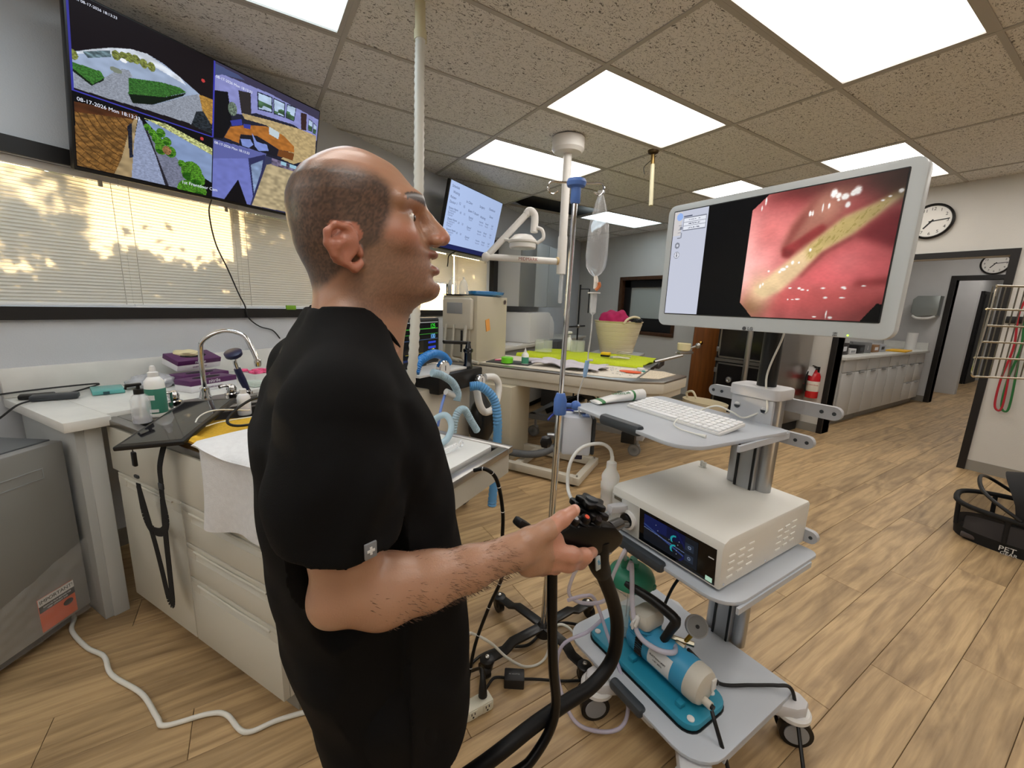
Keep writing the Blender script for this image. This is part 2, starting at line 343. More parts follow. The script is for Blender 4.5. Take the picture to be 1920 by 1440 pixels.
# ---- window wall (along KU, at v = VW)
wl = B(); zs0, zs1 = 1.31, 1.965; T = .16
wins = [(-2.6, 3.02), (3.30, 4.74)]
def kbox(b, u0, u1, v0, v1, z0, z1, r=0): return b.b2((u0, v0, z0), (u1, v1, z1), r)
kbox(wl, -4, 8.6, VW, VW + T, -.1, zs0); kbox(wl, -4, 8.6, VW, VW + T, zs1, CEIL + .16)
kbox(wl, -4, -2.6, VW, VW + T, zs0, zs1); kbox(wl, 3.02, 3.30, VW, VW + T, zs0, zs1); kbox(wl, 4.74, 8.6, VW, VW + T, zs0, zs1)
wall_left = struct(wl.build('wall_left', WALL, flat=True)); wall_left.rotation_euler = (0, 0, RK)
GLASS = mat('window_glass', (240, 245, 245), .02, trans=1, ior=1.02, alpha=.25)
for n, (a, b) in enumerate(wins):
    wt = struct(thing('window_%d' % (n + 1), None, None, Kp(0, 0), RK)); 
    kbox(B(), a - .05, b + .05, VW - .022, VW + .0, zs0 - .06, zs0 + .0).build('sill_trim', BTRIM, wt)
    kbox(B(), a - .05, b + .05, VW - .022, VW + .0, zs1, zs1 + .07).build('head_trim', BTRIM, wt)
    for q in (a - .05, b): kbox(B(), q, q + .05, VW - .022, VW, zs0, zs1).build('side_trim', BTRIM, wt)
    nn = 4 if n == 0 else 2
    for k in range(nn + 1):
        q = a + (b - a) * k / nn; kbox(B(), max(a, q - .025), min(b, q + .025), VW + .09, VW + .14, zs0, zs1).build('mullion', BTRIM, wt)
    for k in range(nn): 
        q0, q1 = a + (b - a) * k / nn, a + (b - a) * (k + 1) / nn
        kbox(B(), q0 + .02, q1 - .02, VW + .112, VW + .118, zs0, zs1).build('pane', GLASS, wt)
# blinds
SLAT = bpy.data.materials.new('blind_slat'); SLAT.use_nodes = True; _n = SLAT.node_tree; _b = _n.nodes['Principled BSDF']; _b.inputs['Base Color'].default_value = lin((232, 231, 226)) + (1,); _b.inputs['Roughness'].default_value = .55
_t = _n.nodes.new('ShaderNodeBsdfTranslucent'); _t.inputs[0].default_value = lin((240, 236, 224)) + (1,); _x = _n.nodes.new('ShaderNodeMixShader'); _x.inputs[0].default_value = .42
_n.links.new(_b.outputs[0], _x.inputs[1]); _n.links.new(_t.outputs[0], _x.inputs[2]); _n.links.new(_x.outputs[0], _n.nodes['Material Output'].inputs[0])
CORD = mat('blind_cord', (190, 186, 176), .6)
def blind(u0, u1, ztop, zbot, label):
    t = thing('window_blind', label, 'blind', Kp(u0, VW + .035, zbot), RK, 'white slatted blinds in the long windows'); Lx = u1 - u0; pitch = .0162; n = int((ztop - .03 - zbot - .012) / pitch)
    sm = None
    for k in range(n):
        z = .02 + k * pitch
        if sm is None:
            sm = B().grid(lambda a, c: (a * Lx, -.004 + .008 * c + .0015 * math.sin(PI * c), -.0105 + .021 * c), 1, 3, .0004).build('slat', SLAT, t); o = sm
        else: o = sm.copy(); COL.objects.link(o); o.parent = t
        o.location = (0, 0, z)
    B().b2((0, -.014, ztop - zbot - .032), (Lx, .014, ztop - zbot), .003).build('head_rail', WHITE, t)
    B().b2((0, -.012, 0), (Lx, .012, .014), .003).build('bottom_rail', WHITE, t)
    for q in (.035, Lx - .035): B().cyl((q, -.016, .01), (q, -.016, ztop - zbot - .03), .0013, n=6).build('ladder_cord', CORD, t)
    B().box((Lx - .075, -.018, ztop - zbot - .045), (.018, .012, .03), .004).build('cord_clip', CREAM, t)
    return t
for a, b, lab in ((-.42, .12, 'closed white slatted blind at the near end of the long window'), (.125, 1.0545, 'closed white slatted blind with dappled warm sunlight, above the black adapter'), (1.055, 1.642, 'closed white slatted blind glowing under the wall television'), (1.6425, 2.327, 'closed white slatted blind behind the man in scrubs'), (2.3275, 3.015, 'closed white slatted blind beside the schedule screen')):
    blind(a, b, zs1 - .002, zs0 + .004, lab)
blind(3.31, 4.0, zs1 - .002, 1.60, 'raised white blind showing bright daylight below it'); blind(4.02, 4.735, zs1 - .002, zs0 + .004, 'closed white slatted blind beside the dark column of the window')
# ---- right wall (x = XR) with opening, door and interior window
wr = B(); X0, X1 = XR, XR + .16; OY0, OY1, OZ = .87, 2.02, 1.995; DY0, DY1, DZ = 2.98, 3.72, 2.0; IY0, IY1, IZ0, IZ1 = 4.30, 5.42, 1.03, 1.90
wr.b2((X0, -3.6, -.1), (X1, OY0, CEIL + .1)).b2((X0, OY0, OZ), (X1, OY1, CEIL + .1)).b2((X0, OY1, -.1), (X1, DY0, CEIL + .1)).b2((X0, DY0, DZ), (X1, DY1, CEIL + .1)).b2((X0, DY1, -.1), (X1, IY0, CEIL + .1))
wr.b2((X0, IY0, -.1), (X1, IY1, IZ0)).b2((X0, IY0, IZ1), (X1, IY1, CEIL + .1)).b2((X0, IY1, -.1), (X1, 8, CEIL + .1))
struct(wr.build('wall_right', WALLR, flat=True))
tr = struct(thing('trim_1', None, None)); fw = .055
B().b2((X0 - .02, OY0 - fw, 0), (X1 + .02, OY0, OZ + fw)).build('jamb', BTRIM, tr); B().b2((X0 - .02, OY1, 0), (X1 + .02, OY1 + fw, OZ + fw)).build('jamb', BTRIM, tr); B().b2((X0 - .02, OY0, OZ), (X1 + .02, OY1, OZ + fw)).build('header', BTRIM, tr)
BASE = mat('baseboard_vinyl', (140, 136, 128), .5)
for n, (a, b) in enumerate(((-3.6, OY0 - fw), (OY1 + fw, DY0 - .07), (DY1 + .07, 6.6))): struct(B().b2((X0 - .008, a, 0), (X0, b, .1)).build('baseboard_right_%d' % n if n else 'baseboard_right', BASE))
struct(tag(kbox(B(), -4, 8.4, VW - .008, VW, 0, .1).build('baseboard_left', BASE))).rotation_euler = (0, 0, RK)
# brown framed interior window
BROWN = mat('stained_wood', (74, 46, 26), .45, var=.2, vscale=4, stretch=(8, 8, 1)); wi = struct(thing('window_3', None, None))
for lo, hi in (((X0 - .02, IY0 - .06, IZ0 - .06), (X1, IY0, IZ1 + .06)), ((X0 - .02, IY1, IZ0 - .06), (X1, IY1 + .06, IZ1 + .06)), ((X0 - .02, IY0, IZ1), (X1, IY1, IZ1 + .06)), ((X0 - .03, IY0 - .06, IZ0 - .06), (X1, IY1 + .06, IZ0))): B().b2(lo, hi, .004).build('window_frame', BROWN, wi)
for lo, hi in (((X0 + .07, IY0, IZ0), (X0 + .1, IY0 + .07, IZ1)), ((X0 + .07, IY1 - .13, IZ0), (X0 + .1, IY1, IZ1)), ((X0 + .07, IY0, IZ0), (X0 + .1, IY1, IZ0 + .22)), ((X0 + .07, IY0, IZ1 - .12), (X0 + .1, IY1, IZ1))): B().b2(lo, hi).build('sash', BTRIM, wi)
B().b2((X0 + .084, IY0, IZ0), (X0 + .088, IY1, IZ1)).build('pane', mat('dim_glass', (150, 158, 156), .05, alpha=.16), wi)
B().b2((X0 + .12, IY0 + .05, IZ0 + .2), (X0 + .13, IY1 - .1, IZ1 - .1)).build('roller_shade', mat('shade_cloth', (214, 220, 214), .8), wi)
# wooden door standing open, dark room behind
dr = struct(thing('door_1', None, None))
for lo, hi in (((X0 - .02, DY0 - .07, 0), (X1 + .02, DY0, DZ + .07)), ((X0 - .02, DY1, 0), (X1 + .02, DY1 + .07, DZ + .07)), ((X0 - .02, DY0, DZ), (X1 + .02, DY1, DZ + .07))): B().b2(lo, hi, .003).build('door_frame', BROWN, dr)
dl = bpy.data.objects.new('door_leaf_hinge', None)
DOORW = mat('varnished_door', (122, 72, 30), .35, var=.25, vscale=3, stretch=(10, 10, .7))
leaf = B().b2((-.02, 0, .01), (.02, .74, DZ - .01), .003).build('door_leaf', DOORW, dr); leaf.location = (X0 - .02, DY0 + .02, 0); leaf.rotation_euler = (0, 0, R(48))
kn = B().cyl((-.02, .66, .98), (-.075, .66, .98), .012).ell((-.085, .66, .98), (.022, .026, .026)).cyl((.02, .66, .98), (.075, .66, .98), .012).ell((.085, .66, .98), (.022, .026, .026)).build('door_knob', mat('brass', (200, 160, 80), .2, 1), leaf)
# rooms behind: hall with its walls, dark store room
HALL = wallmat('hall_wall', (200, 200, 200))
hx = 9.85
struct(B().b2((X1, 2.72, -.1), (hx, 2.86, CEIL + .1)).build('wall_hall_left', HALL, flat=True))
struct(B().b2((X1, .28, -.1), (15, .42, CEIL + .1)).build('wall_hall_right', HALL, flat=True))
HD0, HD1 = 1.32, 2.0
struct(B().b2((hx, HD1, -.1), (hx + .14, 2.8, CEIL + .1)).b2((hx, .4, -.1), (hx + .14, HD0, CEIL + .1)).b2((hx, HD0, 2.06), (hx + .14, HD1, CEIL + .1)).build('wall_hall_back', HALL, flat=True))
t2 = struct(thing('trim_2', None, None))
for lo, hi in (((hx - .02, HD0 - .07, 0), (hx + .16, HD0, 2.13)), ((hx - .02, HD1, 0), (hx + .16, HD1 + .07, 2.13)), ((hx - .02, HD0, 2.06), (hx + .16, HD1, 2.13))): B().b2(lo, hi).build('jamb', BTRIM, t2)
struct(B().b2((hx + .14, 2.35, -.1), (15, 2.5, CEIL + .1)).build('wall_corridor_left', HALL, flat=True)); struct(B().b2((15, .3, -.1), (15.1, 2.5, CEIL + .1)).build('wall_corridor_end', HALL, flat=True))
struct(B().b2((hx + 1.6, 2.0, -.1), (hx + 1.75, 2.36, CEIL + .1)).build('wall_corridor_return', HALL, flat=True))
d2 = struct(thing('door_2', None, None)); B().b2((hx + 3.85, 2.27, 0), (hx + 4.75, 2.33, 2.0)).build('door_leaf', mat('black_door', (16, 15, 15), .5), d2); B().b2((hx + 3.78, 2.3, 0), (hx + 3.85, 2.36, 2.07)).b2((hx + 4.75, 2.3, 0), (hx + 4.82, 2.36, 2.07)).b2((hx + 3.78, 2.3, 2.0), (hx + 4.82, 2.36, 2.07)).build('door_frame', BTRIM, d2)
for n, (lo, hi) in enumerate((((hx - .008, HD1 + .07, 0), (hx, 2.72, .1)), ((hx + .14, 2.342, 0), (hx + 3.75, 2.35, .1)))): struct(B().b2(lo, hi).build('baseboard_hall' if n == 0 else 'baseboard_corridor', BASE))
struct(B().b2((X1, .3, CEIL), (15, 2.8, CEIL + .02)).build('ceiling_hall', mat('hall_ceiling', (215, 213, 208), .9), flat=True))
for k, x in enumerate((6.8, 8.6, 10.9, 13.2)):  # hall panels; half of them added to brighten the hall and corridor
    t = thing('ceiling_light', ('ceiling light panel of the row extended to brighten the hall, just past the opening', 'ceiling light panel of the row extended to brighten the hall, by the dispenser wall', 'ceiling light panel of the row extended to brighten the hall, just inside the far corridor', 'ceiling light panel of the row extended to brighten the hall, at the far corridor end')[k], 'ceiling light', (x, 1.6, CEIL - .02), 0, 'recessed ceiling lights')
    B().b2((-.6, -.3, 0), (.6, .3, .02)).build('frame', TBAR, t, flat=True); B().b2((-.57, -.27, -.004), (.57, .27, .0)).build('diffuser', DIFW, t, flat=True)
# dark store behind the wooden door; walls behind the photographer
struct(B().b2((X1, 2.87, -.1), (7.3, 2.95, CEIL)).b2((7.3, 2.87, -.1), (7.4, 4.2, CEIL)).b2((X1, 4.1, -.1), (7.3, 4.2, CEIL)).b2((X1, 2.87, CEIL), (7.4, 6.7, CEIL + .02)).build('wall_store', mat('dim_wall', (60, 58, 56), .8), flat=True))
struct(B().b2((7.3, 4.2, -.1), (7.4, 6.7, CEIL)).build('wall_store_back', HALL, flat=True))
t = thing('ceiling_light', 'ceiling light panel added to brighten the roller shade of the brown framed window', 'ceiling light', (6.3, 5.0, CEIL - .02), 0, 'recessed ceiling lights'); B().b2((-.3, -.6, 0), (.3, .6, .02)).build('frame', TBAR, t, flat=True); B().b2((-.27, -.57, -.004), (.27, .57, .0)).build('diffuser', DIFW, t, flat=True)  # panel added so the roller shade and the room behind look lit
struct(B().b2((-3.7, -3.7, -.1), (-3.5, 2.0, CEIL + .1)).build('wall_back', WALL, flat=True)); struct(B().b2((-3.6, -3.7, -.1), (XR, -3.5, CEIL + .1)).build('wall_near', WALL, flat=True))

# ---- outside: dappling tree; hedge and dense tree added to shape sun on the blinds
LEAF = mat('leaf_green', (58, 84, 34), .6, var=.3, vscale=9)
def foliage(name, label, cat, u0, u1, v0, v1, z0, z1, n, seed, hole=None, stem=()):
    rg = np.random.default_rng(seed); c = kthing(name, label, cat, (u0 + u1) / 2, (v0 + v1) / 2, 0); b = B()
    for _ in range(n):
        u, v, z = u0 + (u1 - u0) * rg.random(), v0 + (v1 - v0) * rg.random(), z0 + (z1 - z0) * rg.random()
        if z > z1 - .12 - .10 * math.sin(u * 9) * math.sin(u * 23 + 1) and rg.random() < .75: continue
        if hole and any(((u - h[0]) / h[2]) ** 2 + ((z - h[1]) / h[3]) ** 2 < 1 and rg.random() < h[4] for h in hole): continue
        a = Vector(rg.normal(size=3)).normalized() * .034; d = Vector(rg.normal(size=3)).normalized(); d = (d - a.normalized() * d.dot(a.normalized())).normalized() * .02; o = Vector((u, v, z))
        b.add([o - a, o + d, o + a, o - d], [(0, 1, 2, 3)])
    tag(b.build('leaves', LEAF, c, flat=True), kind='stuff')
    for (su, sv, h) in stem: B().tube([(su, sv, -.1), (su + .03, sv, h * .5), (su - .02, sv, h)], [.05, .04, .03], 10).build('trunk', mat('bark', (82, 66, 52), .9), c)
foliage('shade_hedge', 'green hedge added outside the long window to shade the lower blinds', 'hedge', -1.2, 3.3, 3.75, 4.05, .55, 2.02, 46000, 31, [(.56, 1.80, .12, .10, .9), (.42, 1.70, .05, .08, .7), (.82, 1.95, .12, .10, .6), (1.2, 2.0, .42, .17, .96)])  # added sun blocker; leaf gaps shaped to let sun patches onto the blinds
foliage('shade_tree', 'leafy tree outside beside the long window', 'tree', -1.3, .62, 5.0, 5.6, 2.15, 3.3, 5200, 32, [(.35, 2.55, .2, .10, .6), (-.1, 2.6, .25, .06, .6)], [(-.3, 5.3, 2.4)])
foliage('shade_tree', 'dense tree added outside to keep the sun off the farther blinds', 'tree', 1.42, 5.4, 5.0, 5.6, 1.8, 3.4, 36000, 33, None, [(2.2, 5.3, 2.4)])  # added to block the low sun from the farther blinds
struct(B().prism([(-9, 3.2), (9, 3.2), (9, 30), (-9, 30)], -.2, -.12, Matrix.Rotation(RK, 4, 'Z')).build('floor_outside', mat('paving_outside', (150, 146, 138), .9)))
# ================================================================= SCREENS
def inpoly(S, T, poly):
    c = np.zeros(S.shape, bool); n = len(poly)
    for i in range(n):
        (x0, y0), (x1, y1) = poly[i], poly[(i + 1) % n]
        if y0 == y1: continue
        k = ((y0 > T) != (y1 > T)) & (S < (x1 - x0) * (T - y0) / (y1 - y0) + x0); c ^= k
    return c
def vnoise(S, T, f, seed=0):
    r = np.random.default_rng(seed).random((64, 64)); x, y = S * f % 63, T * f % 63; i, j = x.astype(int), y.astype(int); a, b = x - i, y - j
    a, b = a * a * (3 - 2 * a), b * b * (3 - 2 * b)
    return (r[i, j] * (1 - a) * (1 - b) + r[i + 1, j] * a * (1 - b) + r[i, j + 1] * (1 - a) * b + r[i + 1, j + 1] * a * b)
class Paint:
    """a flat picture on a screen: one coloured grid mesh"""
    def __init__(s, nx, ny, bg=(0, 0, 0)):
        s.nx, s.ny = nx, ny; s.S, s.T = np.meshgrid((np.arange(nx) + .5) / nx, (np.arange(ny) + .5) / ny, indexing='ij'); s.C = np.empty((nx, ny, 3)); s.C[:] = bg
    def poly(s, p, c, vary=0, f=40, clip=None):
        k = inpoly(s.S, s.T, p)
        if clip is not None: k &= clip
        s.put(k, c, vary, f); return k
    def put(s, k, c, vary=0, f=40):
        c = np.array(c, float)
        if vary: s.C[k] = np.clip(c * (1 + vary * (vnoise(s.S, s.T, f)[k][:, None] * 2 - 1)), 0, 255)
        else: s.C[k] = c
    def ell(s, x, y, rx, ry, c, vary=0, f=40, clip=None):
        k = ((s.S - x) / rx) ** 2 + ((s.T - y) / ry) ** 2 < 1
        if clip is not None: k &= clip
        s.put(k, c, vary, f)
    def build(s, name, mt, parent, o, r, u):
        """o lower left corner, r / u full width and height vectors"""
        o, r, u = Vector(o), Vector(r), Vector(u); nx, ny = s.nx, s.ny
        a, b = np.meshgrid(np.linspace(0, 1, nx + 1), np.linspace(0, 1, ny + 1), indexing='ij')
        V = np.array(o)[None] + a.reshape(-1, 1) * np.array(r)[None] + b.reshape(-1, 1) * np.array(u)[None]
        i, j = np.meshgrid(np.arange(nx), np.arange(ny), indexing='ij'); k = (i * (ny + 1) + j).ravel()
        Fc = np.stack([k, k + ny + 1, k + ny + 2, k + 1], 1)
        me = bpy.data.meshes.new(name); me.from_pydata(V.tolist(), [], Fc.tolist()); at = me.attributes.new('Col', 'FLOAT_COLOR', 'FACE')
        c = np.clip(s.C.reshape(-1, 3) / 255, 0, 1); c = np.where(c <= .04045, c / 12.92, ((c + .055) / 1.055) ** 2.4)
        at.data.foreach_set('color', np.concatenate([c, np.ones((len(c), 1))], 1).astype(np.float32).ravel())
        ob = bpy.data.objects.new(name, me); COL.objects.link(ob); me.materials.append(mt); ob.parent = parent
        if parent.name in ORG: me.transform(Matrix.Translation(-ORG[parent.name]))
        return ob
SCREEN = bpy.data.materials.new('lit_screen'); SCREEN.use_nodes = True; _nt = SCREEN.node_tree
_a = _nt.nodes.new('ShaderNodeAttribute'); _a.attribute_name = 'Col'; _pb = _nt.nodes['Principled BSDF']; _pb.inputs['Base Color'].default_value = (.004, .004, .005, 1); _pb.inputs['Roughness'].default_value = .25; _pb.inputs['Specular IOR Level'].default_value = .15
_nt.links.new(_a.outputs['Color'], _pb.inputs['Emission Color']); _pb.inputs['Emission Strength'].default_value = 1.0
TXTW = emitmat('screen_white_text', (235, 240, 255), 1.0); TXTD = emitmat('screen_dark_text', (40, 48, 80), .8); TXTG = emitmat('screen_grey_text', (110, 118, 150), .9)
def tilted_tv(name, label, u0, u1, zb, hgt, vb, tilt, paint, texts, group=None):
    W = u1 - u0; t = thing(name, label, 'television', Kp((u0 + u1) / 2, vb, zb), RK); piv = Matrix.Rotation(tilt, 4, 'X')
    hold = t; hold.rotation_euler = (tilt, 0, RK)
    B().b2((-W / 2, -.012, 0), (W / 2, .03, hgt), .006).build('housing', BLACK, t)
    B().b2((-W * .3, .03, hgt * .15), (W * .3, .055, hgt * .7), .01).build('rear_box', BLACK, t)
    paint.build('screen', SCREEN, t, (-W / 2 + .008, -.0135, .016), (W - .016, 0, 0), (0, 0, hgt - .024))
    for tx, s_, t_, sz, m in texts: text('screen_text', tx, sz, m, t, (-W / 2 + .008 + s_ * (W - .016), -.0145, .016 + t_ * (hgt - .024)), (R(90), 0, 0), 0, 'LEFT')
    text('logo', '- - -', .012, GREYP, t, (0, -.0125, .008), (R(90), 0, 0))
    return t
# --- surveillance picture, four views
p = Paint(460, 264, (6, 6, 9)); S, T = p.S, p.T
q1 = (S < .467) & (T > .46); q2 = (S < .467) & (T <= .455); q3 = (S > .47) & (T > .46); q4 = (S > .47) & (T <= .455)
p.put(q1, (20, 14, 18)); arc = p.poly([(.004, .669), (.057, .728), (.116, .787), (.176, .83), (.227, .844), (.281, .827), (.341, .784), (.412, .727), (.465, .511), (.44, .49), (.362, .50), (.223, .491), (.11, .479), (.004, .473)], (150, 165, 190), .08)
p.poly([(.006, .669), (.057, .728), (.116, .787), (.176, .83), (.227, .844), (.34, .786), (.36, .75), (.203, .797), (.1, .74), (.005, .66)], (205, 212, 222), .12)
p.poly([(.035, .698), (.112, .769), (.116, .734), (.049, .673)], (98, 120, 128), .4, 120)
for x, y in ((.01, .66), (.13, .755), (.152, .765), (.17, .775), (.19, .78), (.215, .775), (.24, .775)): p.ell(x, y, .013, .028, (112, 120, 60), .4, 200)
p.poly([(.008, .566), (.055, .527), (.093, .595), (.128, .663), (.148, .69), (.167, .696), (.178, .671), (.165, .643), (.167, .557), (.176, .502), (.248, .541), (.359, .677), (.406, .723), (.45, .50), (.357, .499), (.223, .491), (.11, .479), (.008, .473)], (140, 146, 158), .16, 300)
p.poly([(.005, .617), (.083, .624), (.093, .595), (.059, .53), (.007, .581)], (54, 104, 42), .35, 300); p.poly([(.007, .581), (.059, .53), (.093, .595), (.09, .575), (.055, .52), (.007, .565)], (14, 30, 12), .3, 300)
p.poly([(.165, .651), (.272, .704), (.336, .718), (.362, .704), (.283, .615), (.164, .551)], (50, 98, 40), .35, 300); p.poly([(.164, .551), (.283, .615), (.362, .701), (.348, .669), (.243, .538), (.176, .502)], (10, 22, 10), .2, 300)
p.ell(.128, .667, .018, .016, (120, 128, 112)); p.poly([(.409, .725), (.466, .727), (.464, .543), (.427, .604)], (164, 124, 58), .2, 200); p.poly([(.40, .60), (.427, .62), (.464, .54), (.464, .48), (.38, .49)], (34, 40, 46), .5, 150)
p.ell(.152, .742, .011, .012, (235, 238, 242)); p.ell(.425, .83, .007, .012, (190, 60, 60))
p.put(q2, (8, 8, 10)); p.poly([(.004, .393), (.192, .441), (.157, .281), (.156, .006), (.111, .006), (.002, .006)], (118, 84, 42), .3, 90)
wall = inpoly(S, T, [(.004, .393), (.192, .441), (.157, .281), (.156, .006), (.002, .006)])
rr = np.hypot((S - .20) * 1.75, T - .46)
p.put(wall & ((rr * 26) % 1 < .13), (70, 46, 20)); an = np.arctan2(T - .46, (S - .2) * 1.75); p.put(wall & ((an * 11 + np.floor(rr * 26) * .5) % 1 < .07), (88, 58, 26)); p.put(wall & (T > .33 + S * .4), (74, 42, 22), .2)
p.poly([(.111, .006), (.135, .12), (.157, .28), (.178, .40), (.192, .425), (.178, .265), (.166, .006)], (150, 130, 96), .2); p.poly([(.157, .345), (.171, .372), (.173, .149), (.161, .138)], (26, 30, 44), .6, 300)
p.poly([(.194, .425), (.214, .391), (.255, .201), (.289, .006), (.166, .006), (.178, .265)], (140, 150, 178), .12, 200); p.poly([(.214, .391), (.233, .365), (.325, .269), (.434, .01), (.297, .006), (.25, .208)], (112, 116, 136), .15, 200)
p.poly([(.214, .42), (.274, .432), (.376, .384), (.467, .324), (.467, .11), (.338, .202), (.254, .359)], (128, 148, 186), .06); p.poly([(.213, .430), (.285, .442), (.467, .372), (.467, .322), (.274, .411)], (176, 180, 120), .4, 200)
p.poly([(.204, .403), (.216, .392), (.255, .201), (.297, .006), (.283, .006), (.25, .198)], (36, 34, 42))
for x, y, r_ in ((.223, .378, .012), (.24, .35, .014), (.254, .32, .018), (.269, .368, .016), (.265, .30, .018), (.291, .322, .016), (.268, .258, .021), (.303, .257, .021), (.345, .195, .014), (.385, .15, .042), (.41, .11, .03), (.365, .012, .036), (.421, .022, .026)): p.ell(x, y, r_, r_ * 1.9, (70, 122, 32), .45, 260, q2); p.ell(x - r_ * .2, y - r_ * .9, r_ * .7, r_ * .7, (34, 84, 14), .3, 200, q2)
p.ell(.29, .26, .016, .03, (136, 100, 66), .3, 200)
p.ell(.424, .42, .007, .012, (190, 60, 60))
p.put(q3, (30, 32, 50)); p.poly([(.471, .92), (.53, .95), (.7, .99), (.9, .985), (.998, .93), (.998, .74), (.854, .794), (.658, .76), (.59, .705), (.471, .66)], (136, 140, 196), .05); p.put(q3 & (T > .955 - .1 * abs(S - .72)), (58, 54, 78))
p.poly([(.471, .90), (.5, .93), (.6, .965), (.57, .98), (.471, .985)], (70, 80, 120)); p.poly([(.471, .80), (.527, .827), (.549, .62), (.511, .472), (.471, .458)], (10, 10, 16)); p.poly([(.572, .872), (.628, .893), (.636, .73), (.59, .716)], (44, 40, 42))
for w4 in ([(.658, .928), (.734, .937), (.74, .814), (.665, .792)], [(.738, .935), (.801, .938), (.804, .82), (.745, .811)], [(.811, .939), (.864, .945), (.857, .823), (.809, .823)], [(.94, .90), (.965, .89), (.965, .80), (.94, .80)], [(.97, .885), (.99, .87), (.99, .79), (.97, .79)]):
    p.poly(w4, (34, 40, 60)); cx, cy = np.mean([a for a, b in w4]), np.mean([b for a, b in w4]); w5 = [(cx + (a - cx) * .86, cy + (b - cy) * .86) for a, b in w4]; k = p.poly(w5, (176, 196, 222), .1); p.put(k & (T < cy + .0) & (vnoise(S, T, 40, 3) > .4), (66, 98, 70), .3)
p.poly([(.89, .92), (.925, .93), (.93, .79), (.9, .78)], (52, 34, 34)); p.poly([(.59, .716), (.726, .749), (.896, .781), (.992, .779), (.997, .58), (.87, .46), (.80, .47), (.86, .60), (.712, .70), (.606, .681)], (178, 156, 112), .12, 80)
p.poly([(.517, .487), (.543, .582), (.616, .641), (.712, .69), (.804, .671), (.867, .614), (.87, .562), (.784, .541), (.719, .569), (.667, .588), (.589, .553), (.584, .479)], (166, 104, 44), .12, 60); p.poly([(.784, .541), (.871, .555), (.865, .49), (.777, .485)], (112, 66, 30)); p.poly([(.59, .55), (.667, .588), (.719, .567), (.78, .54), (.775, .47), (.59, .47)], (24, 24, 34))
for c in ([(.59, .518), (.636, .54), (.654, .507), (.631, .47), (.6, .47)], [(.642, .597), (.669, .54), (.72, .545), (.731, .5), (.68, .472), (.66, .5)]): p.poly(c, (124, 142, 205), .05)
for c in ([(.541, .627), (.591, .671), (.597, .628), (.55, .592)], [(.6, .64), (.635, .655), (.635, .62), (.604, .61)]): p.poly(c, (52, 60, 150))
p.poly([(.725, .698), (.78, .682), (.779, .624), (.728, .638)], (190, 204, 210)); p.ell(.55, .72, .02, .05, (96, 110, 96), .5, 300)
p.put(q4, (52, 54, 84)); p.poly([(.471, .446), (.60, .462), (.719, .47), (.652, .003), (.635, .004), (.587, .19), (.526, .004), (.471, .004)], (108, 116, 186), .05); p.put(inpoly(S, T, [(.471, .446), (.719, .47), (.70, .42), (.471, .30)]), (92, 98, 160)); p.poly([(.587, .19), (.635, .0), (.526, .0)], (12, 10, 14))
p.poly([(.631, .384), (.715, .462), (.713, .348), (.666, .054)], (44, 46, 86)); p.poly([(.645, .34), (.705, .41), (.70, .32), (.668, .11)], (130, 150, 186), .15); p.poly([(.724, .38), (.763, .412), (.98, .44), (.998, .02), (.66, .003)], (172, 156, 122), .16, 50); p.put(q4 & (S > .93), (30, 30, 46)); p.poly([(.75, .452), (.92, .452), (.90, .40), (.75, .393)], (96, 88, 110), .5, 80); p.poly([(.80, .42), (.83, .42), (.83, .45), (.80, .45)], (150, 190, 210)); p.poly([(.85, .42), (.89, .42), (.89, .45), (.85, .45)], (150, 190, 210))
p.put((abs(S - .4685) < .0025) & (T > .46), (60, 60, 170)); p.put((abs(T - .458) < .004) & (S < .468), (60, 60, 170)); p.put((S < .006) & (T > .46), (56, 56, 150))
tilted_tv('wall_television', 'large wall television with four surveillance views', .834, 2.022, 1.925, .69, 2.70, R(13), p,
          [('08-17-2026 Mon 18:13:33', .012, .415, .021, TXTW), ('08-17-2026 Mon 18:13:33', .475, .90, .018, TXTW), ('08-17-2026 Mon 18:13:33', .475, .425, .018, TXTW), ('1st Frontdoor Cam', .345, .06, .022, TXTW), ('Mon 08-17-2026 18:13:33', .012, .97, .014, TXTW)])
# --- schedule screen
p = Paint(120, 80, (176, 196, 236)); p.put(p.T < .075, (28, 34, 84)); p.C *= (1 - .06 * p.S[..., None]); tx = []
rs = np.random.default_rng(4)
for (s_, t_, wds) in [(.03, .93, 'Schedule'), (.06, .85, 'Waiting'), (.03, .77, 'Patient'), (.30, .79, 'In Clinic'), (.55, .80, 'Surgery'), (.74, .82, 'Checkout'), (.03, .70, 'Doctor 1'), (.18, .72, '12'), (.26, .70, '15'), (.36, .67, 'Exam'), (.43, .67, '- 2'), (.48, .66, 'Room'), (.6, .64, 'Waiting'), (.78, .70, 'Done')]: tx.append((wds, s_, t_, .034, TXTD))
for r_, b in enumerate((.61, .45, .29)):
    for k in range(4): tx.append((['Patient Name', 'Treatment', 'Recheck', 'Owner'][k], .035 + .01 * r_, b - k * .035, .028, TXTD if k == 0 else TXTG))
    tx += [('10', .22, b - .02, .03, TXTD), ('30', .29, b - .02, .03, TXTG), ('Dental', .39, b - .04, .03, TXTD), ('Room', .40, b - .075, .026, TXTG)]
    for k in range(2):
        for c_ in range(3): tx.append((['Vaccine', 'Ready', 'Call'][c_], .6 + c_ * .13, b - .05 - .045 * k, .026, TXTG if k else TXTD))
tilted_tv('schedule_screen', 'wall television showing a pale blue appointment list', 3.41, 4.42, 1.925, .645, 2.66, R(13), p, tx)
